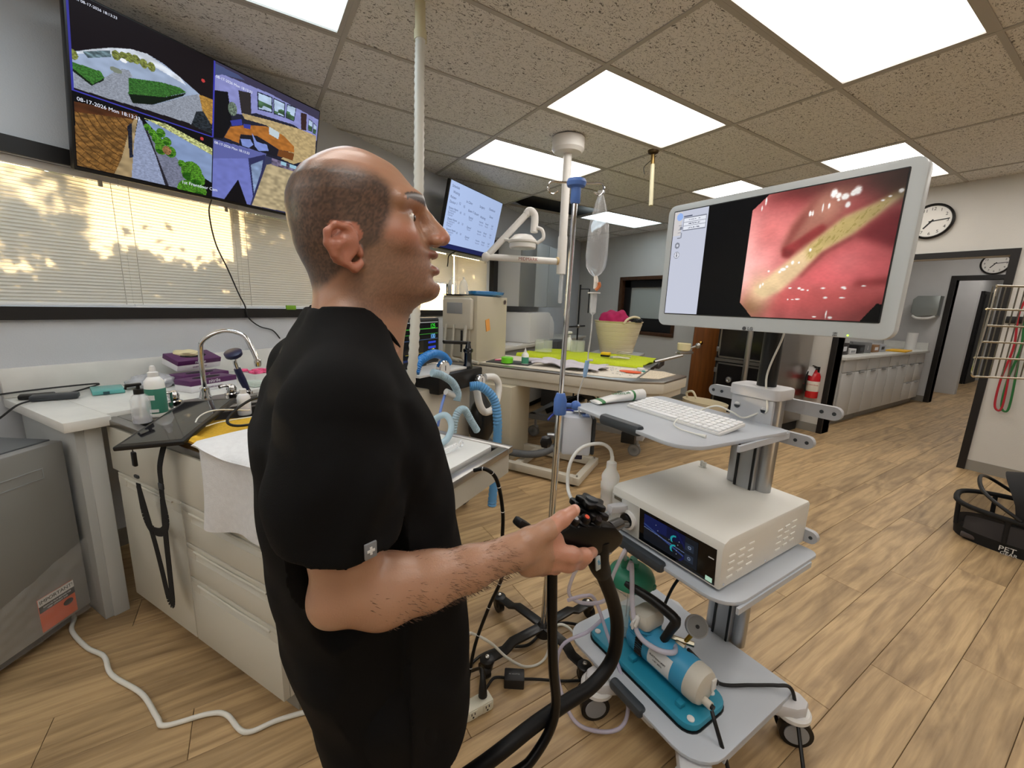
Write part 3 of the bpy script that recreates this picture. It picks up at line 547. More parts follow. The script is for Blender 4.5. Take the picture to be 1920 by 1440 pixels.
# --- endoscopy picture
def endo():
    p = Paint(360, 204, (4, 4, 5)); S, T = p.S, p.T
    im = inpoly(S, T, [(.511, 1.0), (1.0, 1.0), (1.0, .0), (.507, .0), (.441, .123), (.441, .893)]); L = np.zeros(p.C.shape)
    def blend(col, wgt): 
        nonlocal L
        L = L * (1 - wgt[..., None]) + np.array(col, float) * wgt[..., None]
    def soft(poly, blur=.03, it=2):
        m = inpoly(S, T, poly).astype(float); k = max(1, int(blur * 360))
        for _ in range(it):
            c = np.cumsum(np.pad(m, ((k + 1, k), (0, 0)), 'edge'), 0); m = (c[2 * k + 1:] - c[:-2 * k - 1]) / (2 * k + 1)
            c = np.cumsum(np.pad(m, ((0, 0), (k + 1, k)), 'edge'), 1); m = (c[:, 2 * k + 1:] - c[:, :-2 * k - 1]) / (2 * k + 1)
        return m
    blob = lambda x, y, rx, ry: np.exp(-(((S - x) / rx) ** 2 + ((T - y) / ry) ** 2))
    blend((196, 100, 98), np.ones(S.shape)); blend((244, 168, 164), blob(.49, .52, .12, .5)); blend((250, 190, 182), blob(.45, .45, .06, .3)); blend((226, 128, 124), blob(.55, .72, .10, .22)); blend((150, 66, 66), blob(.72, .96, .3, .12)); blend((96, 44, 42), .8 * blob(.66, .99, .14, .07))
    blend((172, 112, 96), soft([(.603, .547), (.632, .724), (.68, .851), (.742, .964), (.86, .97), (.80, .712), (.701, .531), (.635, .468)], .02)); blend((128, 62, 56), .8 * soft([(.60, .54), (.63, .72), (.69, .87), (.73, .96), (.70, .80), (.655, .66), (.62, .50)], .012))
    blend((196, 140, 118), .5 * blob(.75, .80, .06, .12)); blend((54, 40, 32), soft([(.86, 1.02), (1.02, 1.02), (1.02, .80), (.94, .83)], .045))
    blend((150, 58, 58), soft([(.676, .63), (.715, .68), (.748, .712), (.77, .684), (.753, .637), (.697, .578), (.634, .48), (.606, .496), (.606, .559)], .008)); blend((118, 44, 44), .7 * soft([(.606, .56), (.61, .49), (.64, .475), (.66, .53)], .008))
    blend((128, 46, 50), soft([(.871, .6), (.937, .71), (1.02, .78), (1.02, .47), (.941, .512)], .016)); blend((222, 104, 106), soft([(.85, .575), (.94, .535), (1.02, .46), (1.02, .27), (.912, .26), (.776, .25), (.679, .29), (.767, .44)], .022)); blend((238, 128, 128), .7 * blob(.86, .43, .07, .10))
    blend((128, 44, 44), .8 * soft([(.90, .285), (1.02, .31), (1.02, .25), (.90, .24)], .012)); blend((200, 90, 88), .8 * soft([(.62, .24), (1.0, .24), (1.0, .10), (.759, .06), (.56, .03)], .02)); blend((116, 44, 42), .8 * soft([(.6, .0), (1.02, .02), (1.02, .14), (.86, .06)], .03)); blend((150, 104, 74), blob(.50, .09, .07, .13))
    blend((228, 190, 150), blob(.53, .23, .055, .13)); blend((118, 52, 46), .55 * soft([(.66, .50), (.70, .66), (.78, .74), (.90, .84), (.99, .90), (.99, .80), (.93, .70), (.86, .58), (.76, .47), (.69, .31)], .03)); blend((70, 46, 40), .65 * soft([(.62, 1.02), (1.02, 1.02), (1.02, .90), (.86, .93), (.70, .95)], .04)); blend((226, 198, 152), .94 * soft([(1.001, .875), (.92, .807), (.824, .742), (.764, .646), (.665, .5), (.58, .373), (.50, .22), (.55, .155), (.618, .21), (.688, .339), (.762, .509), (.859, .614), (.935, .736), (1.001, .83)], .009)); 
    st = soft([(.98, .86), (.92, .80), (.824, .735), (.764, .64), (.70, .54), (.72, .44), (.762, .52), (.859, .62), (.935, .735)], .01); blend((186, 164, 100), .8 * st); blend((150, 134, 70), .5 * st * (vnoise(S * 3 - T, T * .6 + S * .3, 60, 5) > .72)); blend((72, 60, 40), .6 * blob(1.0, .86, .05, .05))
    blend((92, 34, 34), .35 * soft([(.86, .60), (.762, .50), (.69, .33), (.70, .32), (.78, .49), (.88, .60)], .006))
    L *= (1 + .05 * (vnoise(S, T, 90, 9)[..., None] - .5))
    for x, y, a, b in ((.773, .92, .012, .03), (.79, .90, .01, .02), (.814, .885, .014, .022), (.853, .913, .014, .03), (.84, .90, .01, .02), (.793, .87, .006, .01), (.828, .826, .009, .02), (.695, .8, .005, .02), (.705, .80, .004, .02), (.762, .836, .004, .02), (.74, .83, .003, .03), (.656, .44, .006, .014), (.607, .371, .006, .01), (.62, .39, .012, .012), (.635, .41, .006, .01), (.719, .528, .005, .012), (.682, .437, .004, .008), (.529, .259, .005, .018), (.54, .275, .004, .012), (.558, .381, .005, .008), (.662, .241, .007, .006), (.70, .238, .007, .008), (.714, .227, .008, .006), (.735, .222, .004, .006), (.792, .237, .009, .006), (.865, .24, .009, .008), (.87, .233, .006, .006), (.932, .249, .008, .005), (.70, .153, .010, .006), (.68, .15, .006, .004), (.806, .166, .008, .008), (.867, .166, .010, .006), (.777, .02, .008, .005), (.836, .018, .008, .01), (.82, .04, .003, .03), (.66, .15, .003, .006), (.5, .95, .004, .03), (.485, .90, .003, .02), (.99, .865, .008, .014), (.96, .84, .006, .006), (.94, .82, .006, .006)):
        blend((252, 246, 240), np.clip(1.4 * np.exp(-(((S - x) / a) ** 2 + ((T - y) / b) ** 2) ** 2) * (.55 + .6 * vnoise(S, T, 140, 11)), 0, 1))
    L *= (1.06 - .30 * np.clip((S - .62) / .38, 0, 1) ** 2 - .16 * np.clip((.25 - T) / .25, 0, 1))[..., None]; L *= (1 + .10 * (vnoise(S, T * .6, 22, 14)[..., None] - .5))
    p.C[im] = np.clip(L[im], 0, 255); p.poly([(.985, .13), (1.001, .12), (1.001, .0), (.94, .0)], (6, 5, 5))
    p.put(S < .207, (196, 200, 216)); p.put((S < .207) & (T > .77) & (S < .05), (208, 204, 204))
    p.ell(.036, .948, .02, .036, (150, 180, 235)); p.ell(.037, .674, .016, .03, (130, 134, 146)); p.ell(.037, .674, .007, .012, (205, 208, 220)); p.ell(.039, .581, .018, .033, (96, 100, 112)); p.ell(.039, .581, .0155, .029, (214, 216, 226)); p.put((abs(S - .039) < .0025) & (T > .565) & (T < .588), (60, 60, 70)); p.put((abs(S - .039) < .003) & (abs(T - .597) < .005), (60, 60, 70))
    p.put((abs(S - .044) < .012) & (abs(abs(T - .845) - .02) < .003), (120, 124, 136)); p.ell(.05, .84, .009, .015, (130, 134, 146)); p.put((abs(S - .042) < .012) & (abs(abs(T - .77) - .025) < .003), (130, 134, 146)); p.put((abs(S - .055) < .002) & (abs(T - .77) < .025), (130, 134, 146))
    p.put((S > .06) & (S < .2) & (abs(T - .872) < .062), (126, 130, 144))
    for y in (.91, .872, .834): p.put((S > .063) & (S < .197) & (abs(T - y) < .0165), (228, 231, 240)); p.put((abs(S - .13) < .035) & (abs(T - y) < .004) & (vnoise(S, T, 250, 2) > .4), (90, 92, 110))
    p.put((S > .06) & (S < .115) & (abs(T - .945) < .004), (60, 66, 90))
    return p
# --- the monitor itself (faces -x)
mx, my, mz, mw, mh = 1.25, .667, 1.559, .598, .336
mon = gthing('endoscopy_monitor', 'white framed medical monitor showing a pink endoscopy picture', 'monitor', mx + .03, my - .02, mz - mh / 2 - .042)
MONW = mat('monitor_bezel', (198, 205, 208), .3)
y1, y0, zt, zb = my + mw / 2 + .028, my - mw / 2 - .032, mz + mh / 2 + .023, mz - mh / 2 - .042
RYZ = Matrix(((0, 0, 1, 0), (1, 0, 0, 0), (0, 1, 0, 0), (0, 0, 0, 1)))     # prism in (y, z), extruded along x
B().prism(rrect(y0, zb, y1, zt, .026), mx + .001, mx + .032, RYZ, r=.004).build('bezel', MONW, mon)
B().prism(rrect(y0 + .004, zb + .004, y1 - .004, zt - .004, .024), mx + .030, mx + .046, RYZ, r=.006).build('rear_shell', GREYP, mon)
B().prism(rrect(my - mw / 2 - .003, mz - mh / 2 - .003, my + mw / 2 + .003, mz + mh / 2 + .003, .003), mx - .0004, mx + .004, RYZ).build('screen_gasket', BLACK, mon)
endo().build('screen', SCREEN, mon, (mx - .001, my + mw / 2, mz - mh / 2), (0, -mw, 0), (0, 0, mh))
LOGO = mat('logo_grey', (70, 72, 76), .5)
RT = (R(90), 0, R(-90))
B().cyl((mx - .0002, my + .012, zb + .0065), (mx + .001, my + .012, zb + .0065), .0055, n=24).build('logo_disc', LOGO, mon)
text('logo', 'LG', .013, LOGO, mon, (mx - .0004, my - .006, zb + .0065), RT); text('key_mark', 'ON', .006, LOGO, mon, (mx - .0004, my - .218, zb + .010), RT); text('key_mark', 'OFF', .006, LOGO, mon, (mx - .0004, my - .218, zb + .004), RT)
B().cyl((mx - .0005, my - .245, zb + .0065), (mx + .001, my - .245, zb + .0065), .0022, n=12).build('power_light', emitmat('green_led', (190, 255, 90), 2), mon)
B().b2((mx + .045, my - .06, mz - .12), (mx + .085, my + .05, mz + .05), .012).build('mount_plate', BLACK, mon)
B().b2((mx + .075, my - .03, mz - .09), (1.47, my + .02, mz - .04), .01).build('mount_arm', BLACK, mon)
# ================================================================= SINK SIDE
QUARTZ = mat('pale_quartz', (216, 216, 211), .35, var=.05, vscale=10); LAMI = mat('grey_laminate', (176, 180, 180), .5); CAB = mat('cream_cabinet', (203, 201, 189), .42, bump=.05, bscale=300)
DARKIN = mat('gap_shade_and_dark_parts', (26, 25, 24), .8)  # near-black: shade painted in slots and openings, and parts that are dark
c = kthing('worktop', 'pale quartz worktop with upstand along the window wall', 'worktop', 1.1, 2.5, .86)
B().b2((.53, 2.16, .862), (.668, 2.85, .902), .003).b2((.668, 2.215, .862), (2.05, 2.85, .902), .003).build('slab', QUARTZ, c)
B().b2((.53, 2.83, .903), (2.05, 2.852, 1.036), .002).build('upstand', QUARTZ, c)
c = kthing('support_panel', 'grey laminate panel holding up the worktop end', 'panel', .615, 2.5, 0); B().b2((.573, 2.23, 0), (.655, 2.84, .861), .002).build('panel', LAMI, c); B().b2((.60, 2.222, 0), (.652, 2.232, .861), .002).build('edge_strip', mat('pale_edge', (190, 194, 194), .5), c)
# ---- sink base cabinet (front faces -u)
c = kthing('sink_cabinet', 'cream sink cabinet with a door and three drawers', 'cabinet', .95, 1.65, 0)
B().b2((.685, 1.135, .1), (1.24, 2.205, .655)).b2((.73, 1.16, 0), (1.22, 2.19, .1)).build('body', CAB, c)
B().b2((.722, 1.155, .0), (.729, 2.19, .1)).build('kickboard', mat('kick', (150, 146, 136), .5), c)
B().b2((.662, 1.13, .668), (.685, 2.205, .855), .003).build('apron_panel', CAB, c)
def front(name, v0, v1, z0, z1, sv0, sv1, sz):
    h = .017; d = B(); u0, u1 = .662, .684
    d.b2((u0, v0, z0), (u1, v1, sz - h), .002).b2((u0, v0, sz + h), (u1, v1, z1), .002).b2((u0, v0, sz - h), (u1, sv0, sz + h)).b2((u0, sv1, sz - h), (u1, v1, sz + h))
    f = d.build(name, CAB, c)
    B().grid(lambda a, b: (u0 + .001 + .02 * math.sin(PI * min(1, b * 1.0) * .5) * (1 - (2 * a - 1) ** 8), sv0 + (sv1 - sv0) * a, sz + h - 2 * h * (1 - b)), 16, 8).build('pull_recess', CAB, f)
    B().ring(crom([(u0 - .002, sv0 - .003, sz + h), (u0 - .004, (sv0 + sv1) / 2, sz + h + .001), (u0 - .002, sv1 + .003, sz + h)], 6), .004, 8).build('pull_lip', CAB, f)
front('door', 1.662, 2.16, .102, .664, 1.72, 2.09, .632); 
front('drawer', 1.135, 1.656, .513, .664, 1.18, 1.60, .618); front('drawer', 1.135, 1.656, .373, .508, 1.18, 1.60, .470); front('drawer', 1.135, 1.656, .102, .368, 1.18, 1.60, .333)
# ---- stainless wet table
w_ = kthing('wet_table', 'stainless steel wet table with sink and white end board', 'wet table', .98, 1.4, .66)
PR = Matrix(((0, 0, 1, 0), (1, 0, 0, 0), (0, 1, 0, 0), (0, 0, 0, 1)))
B().b2((.66, .66, .86), (.70, 2.212, .885), .004).b2((1.26, .66, .86), (1.30, 2.212, .885), .004).b2((.70, .66, .86), (1.26, .70, .885), .004).b2((.70, 2.03, .86), (1.26, 2.212, .885), .004).build('rim', STEEL, w_)
B().prism([(.672, .86), (.672, .78), (1.15, .66), (1.15, .86)], .672, .69, PR).prism([(.672, .86), (.672, .78), (1.15, .66), (1.15, .86)], 1.27, 1.29, PR).b2((.69, .672, .78), (1.27, .69, .86)).prism([(.69, .77), (.69, .785), (1.15, .675), (1.15, .66)], .69, 1.27, PR).build('apron', CAB, w_)
B().b2((.70, 1.12, .70), (.71, 2.03, .86)).b2((1.25, 1.12, .70), (1.26, 2.03, .86)).b2((.71, 2.02, .70), (1.25, 2.03, .86)).b2((.71, 1.12, .70), (1.25, 1.13, .86)).b2((.71, 1.12, .69), (1.25, 2.02, .70)).build('basin', mat('basin_steel', (120, 118, 115), .35, 1), w_)
B().prism(rrect(.715, .715, 1.245, 1.10, .02), .87, .892, r=.003).build('end_board', mat('white_board', (226, 228, 226), .4), w_)
B().b2((.75, 2.07, .886), (1.20, 2.20, .91), .006).build('tap_deck', STEEL, w_)
# ---- tap, mixer knobs, sprayer
f = kthing('sink_tap', 'chrome gooseneck tap above the sink', 'tap', 1.0, 2.14, .91)
B().lathe([(.026, 0), (.026, .012), (.02, .03), (.02, .055), (.013, .06)], (1.0, 2.14, .91)).build('base', CHROME, f)
B().tube([(1.0, 2.14, .96), (.995, 2.13, 1.13), (1.005, 2.11, 1.19), (1.06, 2.05, 1.232), (1.11, 1.99, 1.215), (1.13, 1.96, 1.15), (1.138, 1.945, 1.10)], .0105, 14).build('spout', CHROME, f)
B().lathe([(.012, 0), (.015, .01), (.015, .03), (.011, .035)], (1.139, 1.943, 1.07)).build('aerator', CHROME, f)
for k, (u, v) in enumerate(((.868, 2.12), (1.09, 2.09))):
    t = kthing('tap_knob', ('chrome tap knob nearest the hand soap bottles', 'chrome tap knob beside the shower sprayer')[k], 'tap knob', u, v, .91, 'tap knobs')
    B().lathe([(.03, 0), (.03, .02), (.02, .024), (.022, .045), (.014, .062), (.006, .066)], (u, v, .91)).build('stem', CHROME, t); B().tube([(u, v, .965), (u - .03, v - .005, .972), (u - .055, v - .008, .97)], [.006, .007, .009], 10).build('lever', CHROME, t)
t = kthing('sink_sprayer', 'dark blue hand sprayer with round chrome head', 'sprayer', 1.17, 2.10, .91); NAVY = mat('navy_plastic', (38, 40, 72), .35)
B().cyl((1.175, 2.1, .91), (1.175, 2.1, .925), .018).cyl((1.175, 2.1, .925), (1.16, 2.1, .95), .012).build('holder', CHROME, t)
B().tube([(1.168, 2.1, .935), (1.15, 2.1, .985), (1.13, 2.1, 1.045)], [.013, .017, .015], 12).build('grip', NAVY, t); B().tube([(1.13, 2.1, 1.045), (1.122, 2.1, 1.08), (1.118, 2.09, 1.1)], .009, 10).build('neck', CHROME, t)
Mh = Matrix.Rotation(R(-25), 4, 'Y') @ Matrix.Rotation(R(15), 4, 'X')
B().lathe([(.012, -.022), (.034, -.006), (.035, 0), (.012, .002)], (1.113, 2.085, 1.115), M=Mh).build('head', CHROME, t); B().lathe([(.037, -.002), (.038, .014), (.03, .018)], (1.113, 2.085, 1.115), M=Mh).build('head_ring', NAVY, t)
# ---- bottles
GREENL = mat('soap_green_label', (62, 128, 108), .45); MILK = mat('milky_plastic', (236, 236, 232), .4, sss=.1)
t = kthing('soap_bottle', 'white dish soap bottle with green label by the sink', 'bottle', .79, 2.08, .886); b = (.79, 2.08, .886)
B().lathe([(.028, 0), (.034, .006), (.0345, .12), (.033, .15), (.022, .165), (.016, .17)], b).build('body', MILK, t); B().lathe([(.0352, .018), (.0356, .02), (.0356, .118), (.0352, .12)], b).build('label_wrap', GREENL, t)
B().lathe([(.018, .168), (.018, .186), (.011, .19), (.011, .2), (.008, .212), (.005, .214)], b).build('cap', WHITE, t); B().box((b[0] - .028, b[1] - .022, b[2] + .085), (.03, .004, .02), 0, R(-38)).box((b[0] - .022, b[1] - .029, b[2] + .03), (.03, .004, .012), 0, R(-38)).build('label_print', WHITE, t)
t = kthing('pump_bottle', 'clear pump bottle nearly empty with a black pump', 'bottle', .715, 2.02, .886); b = (.715, 2.02, .886)
B().lathe([(.028, 0), (.031, .004), (.031, .09), (.026, .108), (.014, .118)], b).build('body', CLEAR, t); B().lathe([(.029, .003), (.029, .022)], b).build('soap', mat('clear_soap', (225, 222, 230), .1, trans=.8, alpha=.8), t)
B().lathe([(.016, .115), (.016, .135), (.006, .137), (.006, .15)], b).box((b[0] - .014, b[1], b[2] + .154), (.05, .014, .012), .004).cyl((b[0] - .036, b[1], b[2] + .152), (b[0] - .04, b[1], b[2] + .14), .004).build('pump', BLACK, t); B().cyl((b[0], b[1], b[2] + .01), (b[0], b[1], b[2] + .118), .004).build('dip_tube', MILK, t)
t = kthing('squeeze_bottle', 'small white squeeze bottle standing behind the tablet', 'bottle', 1.0, 1.83, .886); b = (1.0, 1.83, .886)
B().lathe([(.024, 0), (.026, .004), (.026, .075), (.02, .09), (.012, .094)], b).build('body', mat('frosted_plastic', (232, 234, 236), .35, sss=.1), t); B().lathe([(.013, .094), (.013, .112), (.009, .115)], b).build('cap', WHITE, t)
# ---- things on the worktop
TEAL = mat('teal_card', (92, 168, 164), .4, coat=.3)
t = kthing('card_box', 'flat teal card box wrapped in film on the worktop', 'box', .83, 2.68, .903); B().box((.83, 2.68, .914), (.115, .15, .02), .004, R(-14)).build('box', TEAL, t); B().box((.80, 2.60, .914), (.022, .004, .012), 0, R(-14)).build('print', mat('dark_teal', (30, 70, 76), .5), t)
t = kthing('network_box', 'black adapter box lying on the worktop corner', 'adapter', .64, 2.66, .903); B().box((.645, 2.66, .916), (.15, .06, .024), .006, R(-25)).build('housing', DGREY, t)
t = kthing('network_box', 'smaller black adapter box pushed behind the other adapter', 'adapter', .60, 2.74, .903); B().box((.61, 2.745, .914), (.11, .05, .02), .005, R(-20)).build('housing', BLACK, t)
def cable(name, label, pts, r, m, cat='cable', n=8, sub=8):
    o = B().tube(pts, r, n, sub).build(name, m); c0 = Vector(pts[0]); o.data.transform(Matrix.Translation(-c0)); o.location = c0; return tag(o, label, cat)
BCAB = mat('black_cable', (12, 12, 12), .45); WCAB = mat('white_cable', (224, 224, 216), .4)
K3 = lambda l: [tuple(Kp(*p)) for p in l]
cable('adapter_cable', 'black cable running from the adapter along the upstand', K3([(.70, 2.72, .912), (.78, 2.78, .915), (.83, 2.80, .93), (.60, 2.815, .93), (.4, 2.82, .92)]), .004, BCAB)
cable('adapter_cable', 'black cable dropping off the worktop end by the fridge', K3([(.565, 2.65, .912), (.52, 2.62, .905), (.47, 2.60, .87), (.42, 2.60, .83)]), .004, BCAB)
PURP = mat('purple_card', (86, 38, 88), .45); CARDW = mat('white_card', (222, 222, 226), .5)
def glovebox(u, v, z, rz, tilt, label, l=.24, d=.12, h=.06, opened=True):
    t = thing('glove_box', label, 'box', Kp(u, v, z), RK + rz, 'purple and white glove boxes'); t.rotation_euler = (tilt, 0, RK + rz)
    B().b2((-l / 2, -d / 2, 0), (l / 2, d / 2, h * .55), .002).build('carton', CARDW, t); B().b2((-l / 2 - .0006, -d / 2 - .0006, h * .55), (l / 2 + .0006, d / 2 + .0006, h), .002).build('carton_top', PURP, t)
    B().prism([(.07 * math.cos(a) * 1.0, .026 * math.sin(a)) for a in np.linspace(0, 2 * PI, 24, endpoint=False)], h, h + .0015).build('opening', DARKIN, t)
    text('brand_print', 'nitrile', .026, CARDW, t, (0, -d / 2 - .0012, h * .78), (R(90), 0, 0)); text('brand_print', 'EXAM GLOVES', .012, PURP, t, (0, -d / 2 - .0012, h * .28), (R(90), 0, 0))
glovebox(1.15, 2.43, .903, R(8), 0, 'purple and white glove box nearest the tap'); glovebox(1.20, 2.60, .903, R(4), 0, 'purple and white glove box lying in the middle of the pile')
glovebox(1.22, 2.72, .99, R(10), R(18), 'purple and white glove box tilted on top of the pile')
def crumple(name, label, cat, c, r, m, seed, amp=.35, fr=3.2, n=28, flat=.0):
    rg = np.random.default_rng(seed); ph = rg.random((6, 3)) * 6.28; dr = rg.normal(size=(6, 3)) * fr; b = B(); k = len(b.v)
    bm = bmesh.new(); bmesh.ops.create_icosphere(bm, subdivisions=4, radius=1)
    for v in bm.verts:
        d = v.co.normalized(); s = 1 + amp * sum(abs(math.sin(dr[i] @ np.array(d) + ph[i, 0])) - .5 for i in range(6)) / 3
        v.co = Vector((d.x * r[0] * s, d.y * r[1] * s, max(d.z * r[2] * s, -r[2] * .6)))
    b.bm(bm); o = b.build(name, m, ang=60); lo = min(v.co.z for v in o.data.vertices); o.location = Vector(c) - Vector((0, 0, lo)); o.data.update(); return tag(o, label, cat)
crumple('wipes_pack', 'crumpled silver and white wipes pack behind the soap', 'pack', Kp(1.0, 2.66, .903), (.09, .07, .045), mat('foil_pack', (190, 192, 196), .25, .4, var=.2, vscale=30), 3)
crumple('glove_heap', 'loose pale yellow glove on the pile of glove boxes', 'glove', Kp(1.20, 2.74, 1.045), (.06, .05, .02), mat('pale_latex', (222, 212, 170), .5), 5)
t = kthing('sponge_tray', 'white plastic tray with pink sponge bits inside', 'tray', 1.48, 2.46, .903)
B().b2((1.36, 2.36, .903), (1.60, 2.56, .908)).b2((1.36, 2.36, .908), (1.365, 2.56, .955)).b2((1.595, 2.36, .908), (1.6, 2.56, .955)).b2((1.365, 2.36, .908), (1.595, 2.365, .955)).b2((1.365, 2.555, .908), (1.595, 2.56, .955)).build('tray', WHITE, t)
pk = B(); rg = np.random.default_rng(2)
for k in range(60): pk.box((1.38 + .2 * rg.random(), 2.38 + .16 * rg.random(), .93 + .03 * rg.random()), (.03, .03, .012), .003, rg.random() * 3)
tag(pk.build('sponge_bits', mat('hot_pink', (238, 92, 140), .6, var=.3, vscale=40), t), kind='stuff')
t = kthing('soap_dish', 'pale translucent dish beside the pink sponge tray', 'dish', 1.33, 2.30, .903); B().b2((1.29, 2.25, .903), (1.355, 2.33, .935), .008).build('dish', mat('frosted_green', (200, 214, 206), .3, sss=.1), t)
B().box(tuple(Kp(1.62, 2.845, 1.07)), (.006, .012, .05), .002, RK).build('wall_hook', WHITE); tag(bpy.data.objects['wall_hook'], 'tiny white hook stuck to the wall above the upstand', 'hook')
# ---- tablet, towels
t = thing('tablet', 'large black framed tablet propped over the sink edge', 'tablet', (0, 0, 0)); 
A0, A1, A2, A3 = Vector((-.372, 1.772, .905)), Vector((-.23, 1.640, .912)), Vector((-.09, 2.06, .955)), Vector((-.255, 2.11, .945))
cx = (A0 + A1 + A2 + A3) / 4; t.location = cx; ex = (A3 - A0 + A2 - A1).normalized(); ey = (A1 - A0 + A2 - A3); ey = (ey - ex * ey.dot(ex)).normalized(); ez = ex.cross(ey)
if ez.z < 0: ez = -ez; ey = -ey
t.rotation_euler = Matrix((ex, ey, ez)).transposed().to_euler(); lx, ly = .44, .20
B().b2((-lx / 2, -ly / 2, -.008), (lx / 2, ly / 2, .008), .005).build('housing', BLACK, t); B().b2((-lx / 2 + .018, -ly / 2 + .014, .008), (lx / 2 - .018, ly / 2 - .014, .0088)).build('screen', mat('dark_glass', (20, 20, 26), .06, coat=.5), t)
YEL = mat('yellow_towel', (224, 178, 52), .9, var=.12, vscale=120, bump=.6, bscale=500); WTOW = mat('white_towel', (226, 228, 230), .95, var=.04, vscale=60, bump=.6, bscale=450)
def cloth(name, label, cat, fn, m, nu=40, nv=40, th=.006, frame=None):
    o = B().grid(fn, nu, nv, th).build(name, m, ang=70); c0 = Vector(fn(.5, .5)); o.data.transform(Matrix.Translation(-c0))
    if frame == 'K': o.location = Kp(*c0); o.rotation_euler = (0, 0, RK)
    else: o.location = c0
    return tag(o, label, cat)
cloth('yellow_towel', 'yellow towel folded along the wet table under the white one', 'towel', lambda a, b: (.655 + .42 * b + .01 * math.sin(9 * a), 1.74 - .90 * a + .02 * math.sin(5 * b), .905 + .018 * math.sin(PI * min(1, b * 7 + .15)) ** .5 + .005 * math.sin(21 * a + 6 * b) - .01 * (b > .9)), YEL, 60, 30, .012, 'K')
def wt(a, b):
    v = 1.39 - .5 * a; s = b * .62
    if s < .36: u, z = .64 + (.36 - s) * 1.0 - .03, .94 + .008 * math.sin(14 * a)
    else: u, z = .632 - .012 * math.sin(9 * a) - .02 * (s - .36), .935 - (s - .36) * (1.05 - .12 * math.sin(4 * a))
    u += .012 * math.sin(17 * a + 3 * b) * b; v += .05 * b * (.5 - a) * 2 * (1 if a < .5 else .4) + .02 * math.sin(5 * b)
    return (u, v, z)
cloth('white_towel', 'white terry towel hanging over the cabinet drawers', 'towel', wt, WTOW, 50, 50, .007, 'K')
STRAP = mat('black_webbing', (13, 13, 14), .8, bump=.4, bscale=600)
def ribbon(b, pts, wd, th=.002, side=(0, 1, 0)):
    q = crom(pts, 6); sd = Vector(side).normalized()
    for i in range(len(q) - 1):
        d = (q[i + 1] - q[i]).normalized(); s = (sd - d * sd.dot(d)).normalized() * wd / 2; n = d.cross(s).normalized() * th / 2
        b.add([q[i] - s - n, q[i] + s - n, q[i] + s + n, q[i] - s + n, q[i + 1] - s - n, q[i + 1] + s - n, q[i + 1] + s + n, q[i + 1] - s + n], [(0, 1, 2, 3), (4, 7, 6, 5), (0, 4, 5, 1), (1, 5, 6, 2), (2, 6, 7, 3), (3, 7, 4, 0)])
    return b
t = kthing('carry_strap', 'black webbing strap with buckles hanging from the tablet', 'strap', .625, 1.78, .3)
ribbon(B(), [(.63, 1.64, .90), (.615, 1.655, .82), (.612, 1.655, .76), (.612, 1.66, .70), (.61, 1.645, .62), (.61, 1.69, .565), (.61, 1.77, .55), (.612, 1.82, .585), (.613, 1.835, .66), (.614, 1.84, .71)], .032).build('webbing_loop', STRAP, t)
ribbon(B(), [(.614, 1.842, .70), (.612, 1.80, .60), (.61, 1.76, .50), (.61, 1.735, .40), (.61, 1.71, .285), (.61, 1.685, .29), (.61, 1.675, .42), (.61, 1.668, .55), (.612, 1.66, .69)], .036).build('webbing_tail', STRAP, t)
B().box((.617, 1.852, .80), (.012, .022, .055), .004).build('buckle', BLACK, t); B().box((.614, 1.845, .735), (.008, .03, .012), .003).box((.612, 1.658, .745), (.008, .03, .022), .003).build('slider', DGREY, t); B().tube([(.60, 1.78, .905), (.615, 1.853, .86), (.617, 1.852, .82)], .0016, 6).build('cord', BLACK, t)
cable('black_wire', 'black wire looping over the yellow towel', K3([(1.05, 1.66, .93), (.95, 1.62, 1.0), (.86, 1.60, .985), (.80, 1.58, .945), (.83, 1.55, .925), (.95, 1.5, .935), (1.05, 1.48, .945)]), .005, BCAB)
cable('white_wire', 'thin white wire coiled on the yellow towel', K3([(.95, 1.70, .935), (.82, 1.69, .965), (.76, 1.69, .95), (.74, 1.66, .92), (.80, 1.62, .935), (.9, 1.60, .935)]), .0025, WCAB)
# ---- fridge in protective film
FR = math.atan2(-.838, -.545); fr = thing('undercounter_fridge', 'stainless fridge still in protective film with an orange notice', 'fridge', (-.671 - .545 * .27 - .838 * .26, 2.28 - .838 * .27 + .545 * .26, 0), FR)
# local x along the front to the photographer's left, local y out of the front = rotate
SST = mat('fridge_steel', (150, 150, 147), .42, .35, bump=.02, bscale=150, stretch=(1, 1, 30)); sgn = 1
Lf = Matrix.Rotation(0, 4, 'Z')
def fb(d0, d1, q0, q1, z0, z1, r=0): return B().b2((d0 - .27, .26 - q1, z0), (d1 - .27, .26 - q0, z1), r)     # d from right edge, q depth from the front
fb(0.004, .54, .05, .52, .06, .79, .004).build('body', mat('fridge_side', (60, 61, 63), .5), fr); fb(0, .54, 0, .047, .062, .80, .006).build('door', SST, fr)
fb(.0, .54, .05, .5, .79, .803, .004).build('top', mat('fridge_top', (92, 94, 96), .4), fr); fb(.03, .5, .06, .48, 0, .06).build('plinth', BLACK, fr)
fb(.085, .54, -.002, 0, .676, .679).b2((.085 - .27, .26, .679), (.087 - .27, .262, .716)).b2((.085 - .27, .26, .714), (.54 - .27, .262, .717)).build('handle_outline', GREYP, fr)
st = B().b2((.057 - .27, .2605, .075), (.184 - .27, .263, .215)).build('notice', mat('notice_orange', (226, 96, 40), .5), fr)
B().b2((.057 - .27, .263, .185), (.184 - .27, .2642, .215)).build('notice_band', WHITE, st); B().b2((.057 - .27, .263, .158), (.184 - .27, .2642, .185)).build('notice_bar', BLACK, st)

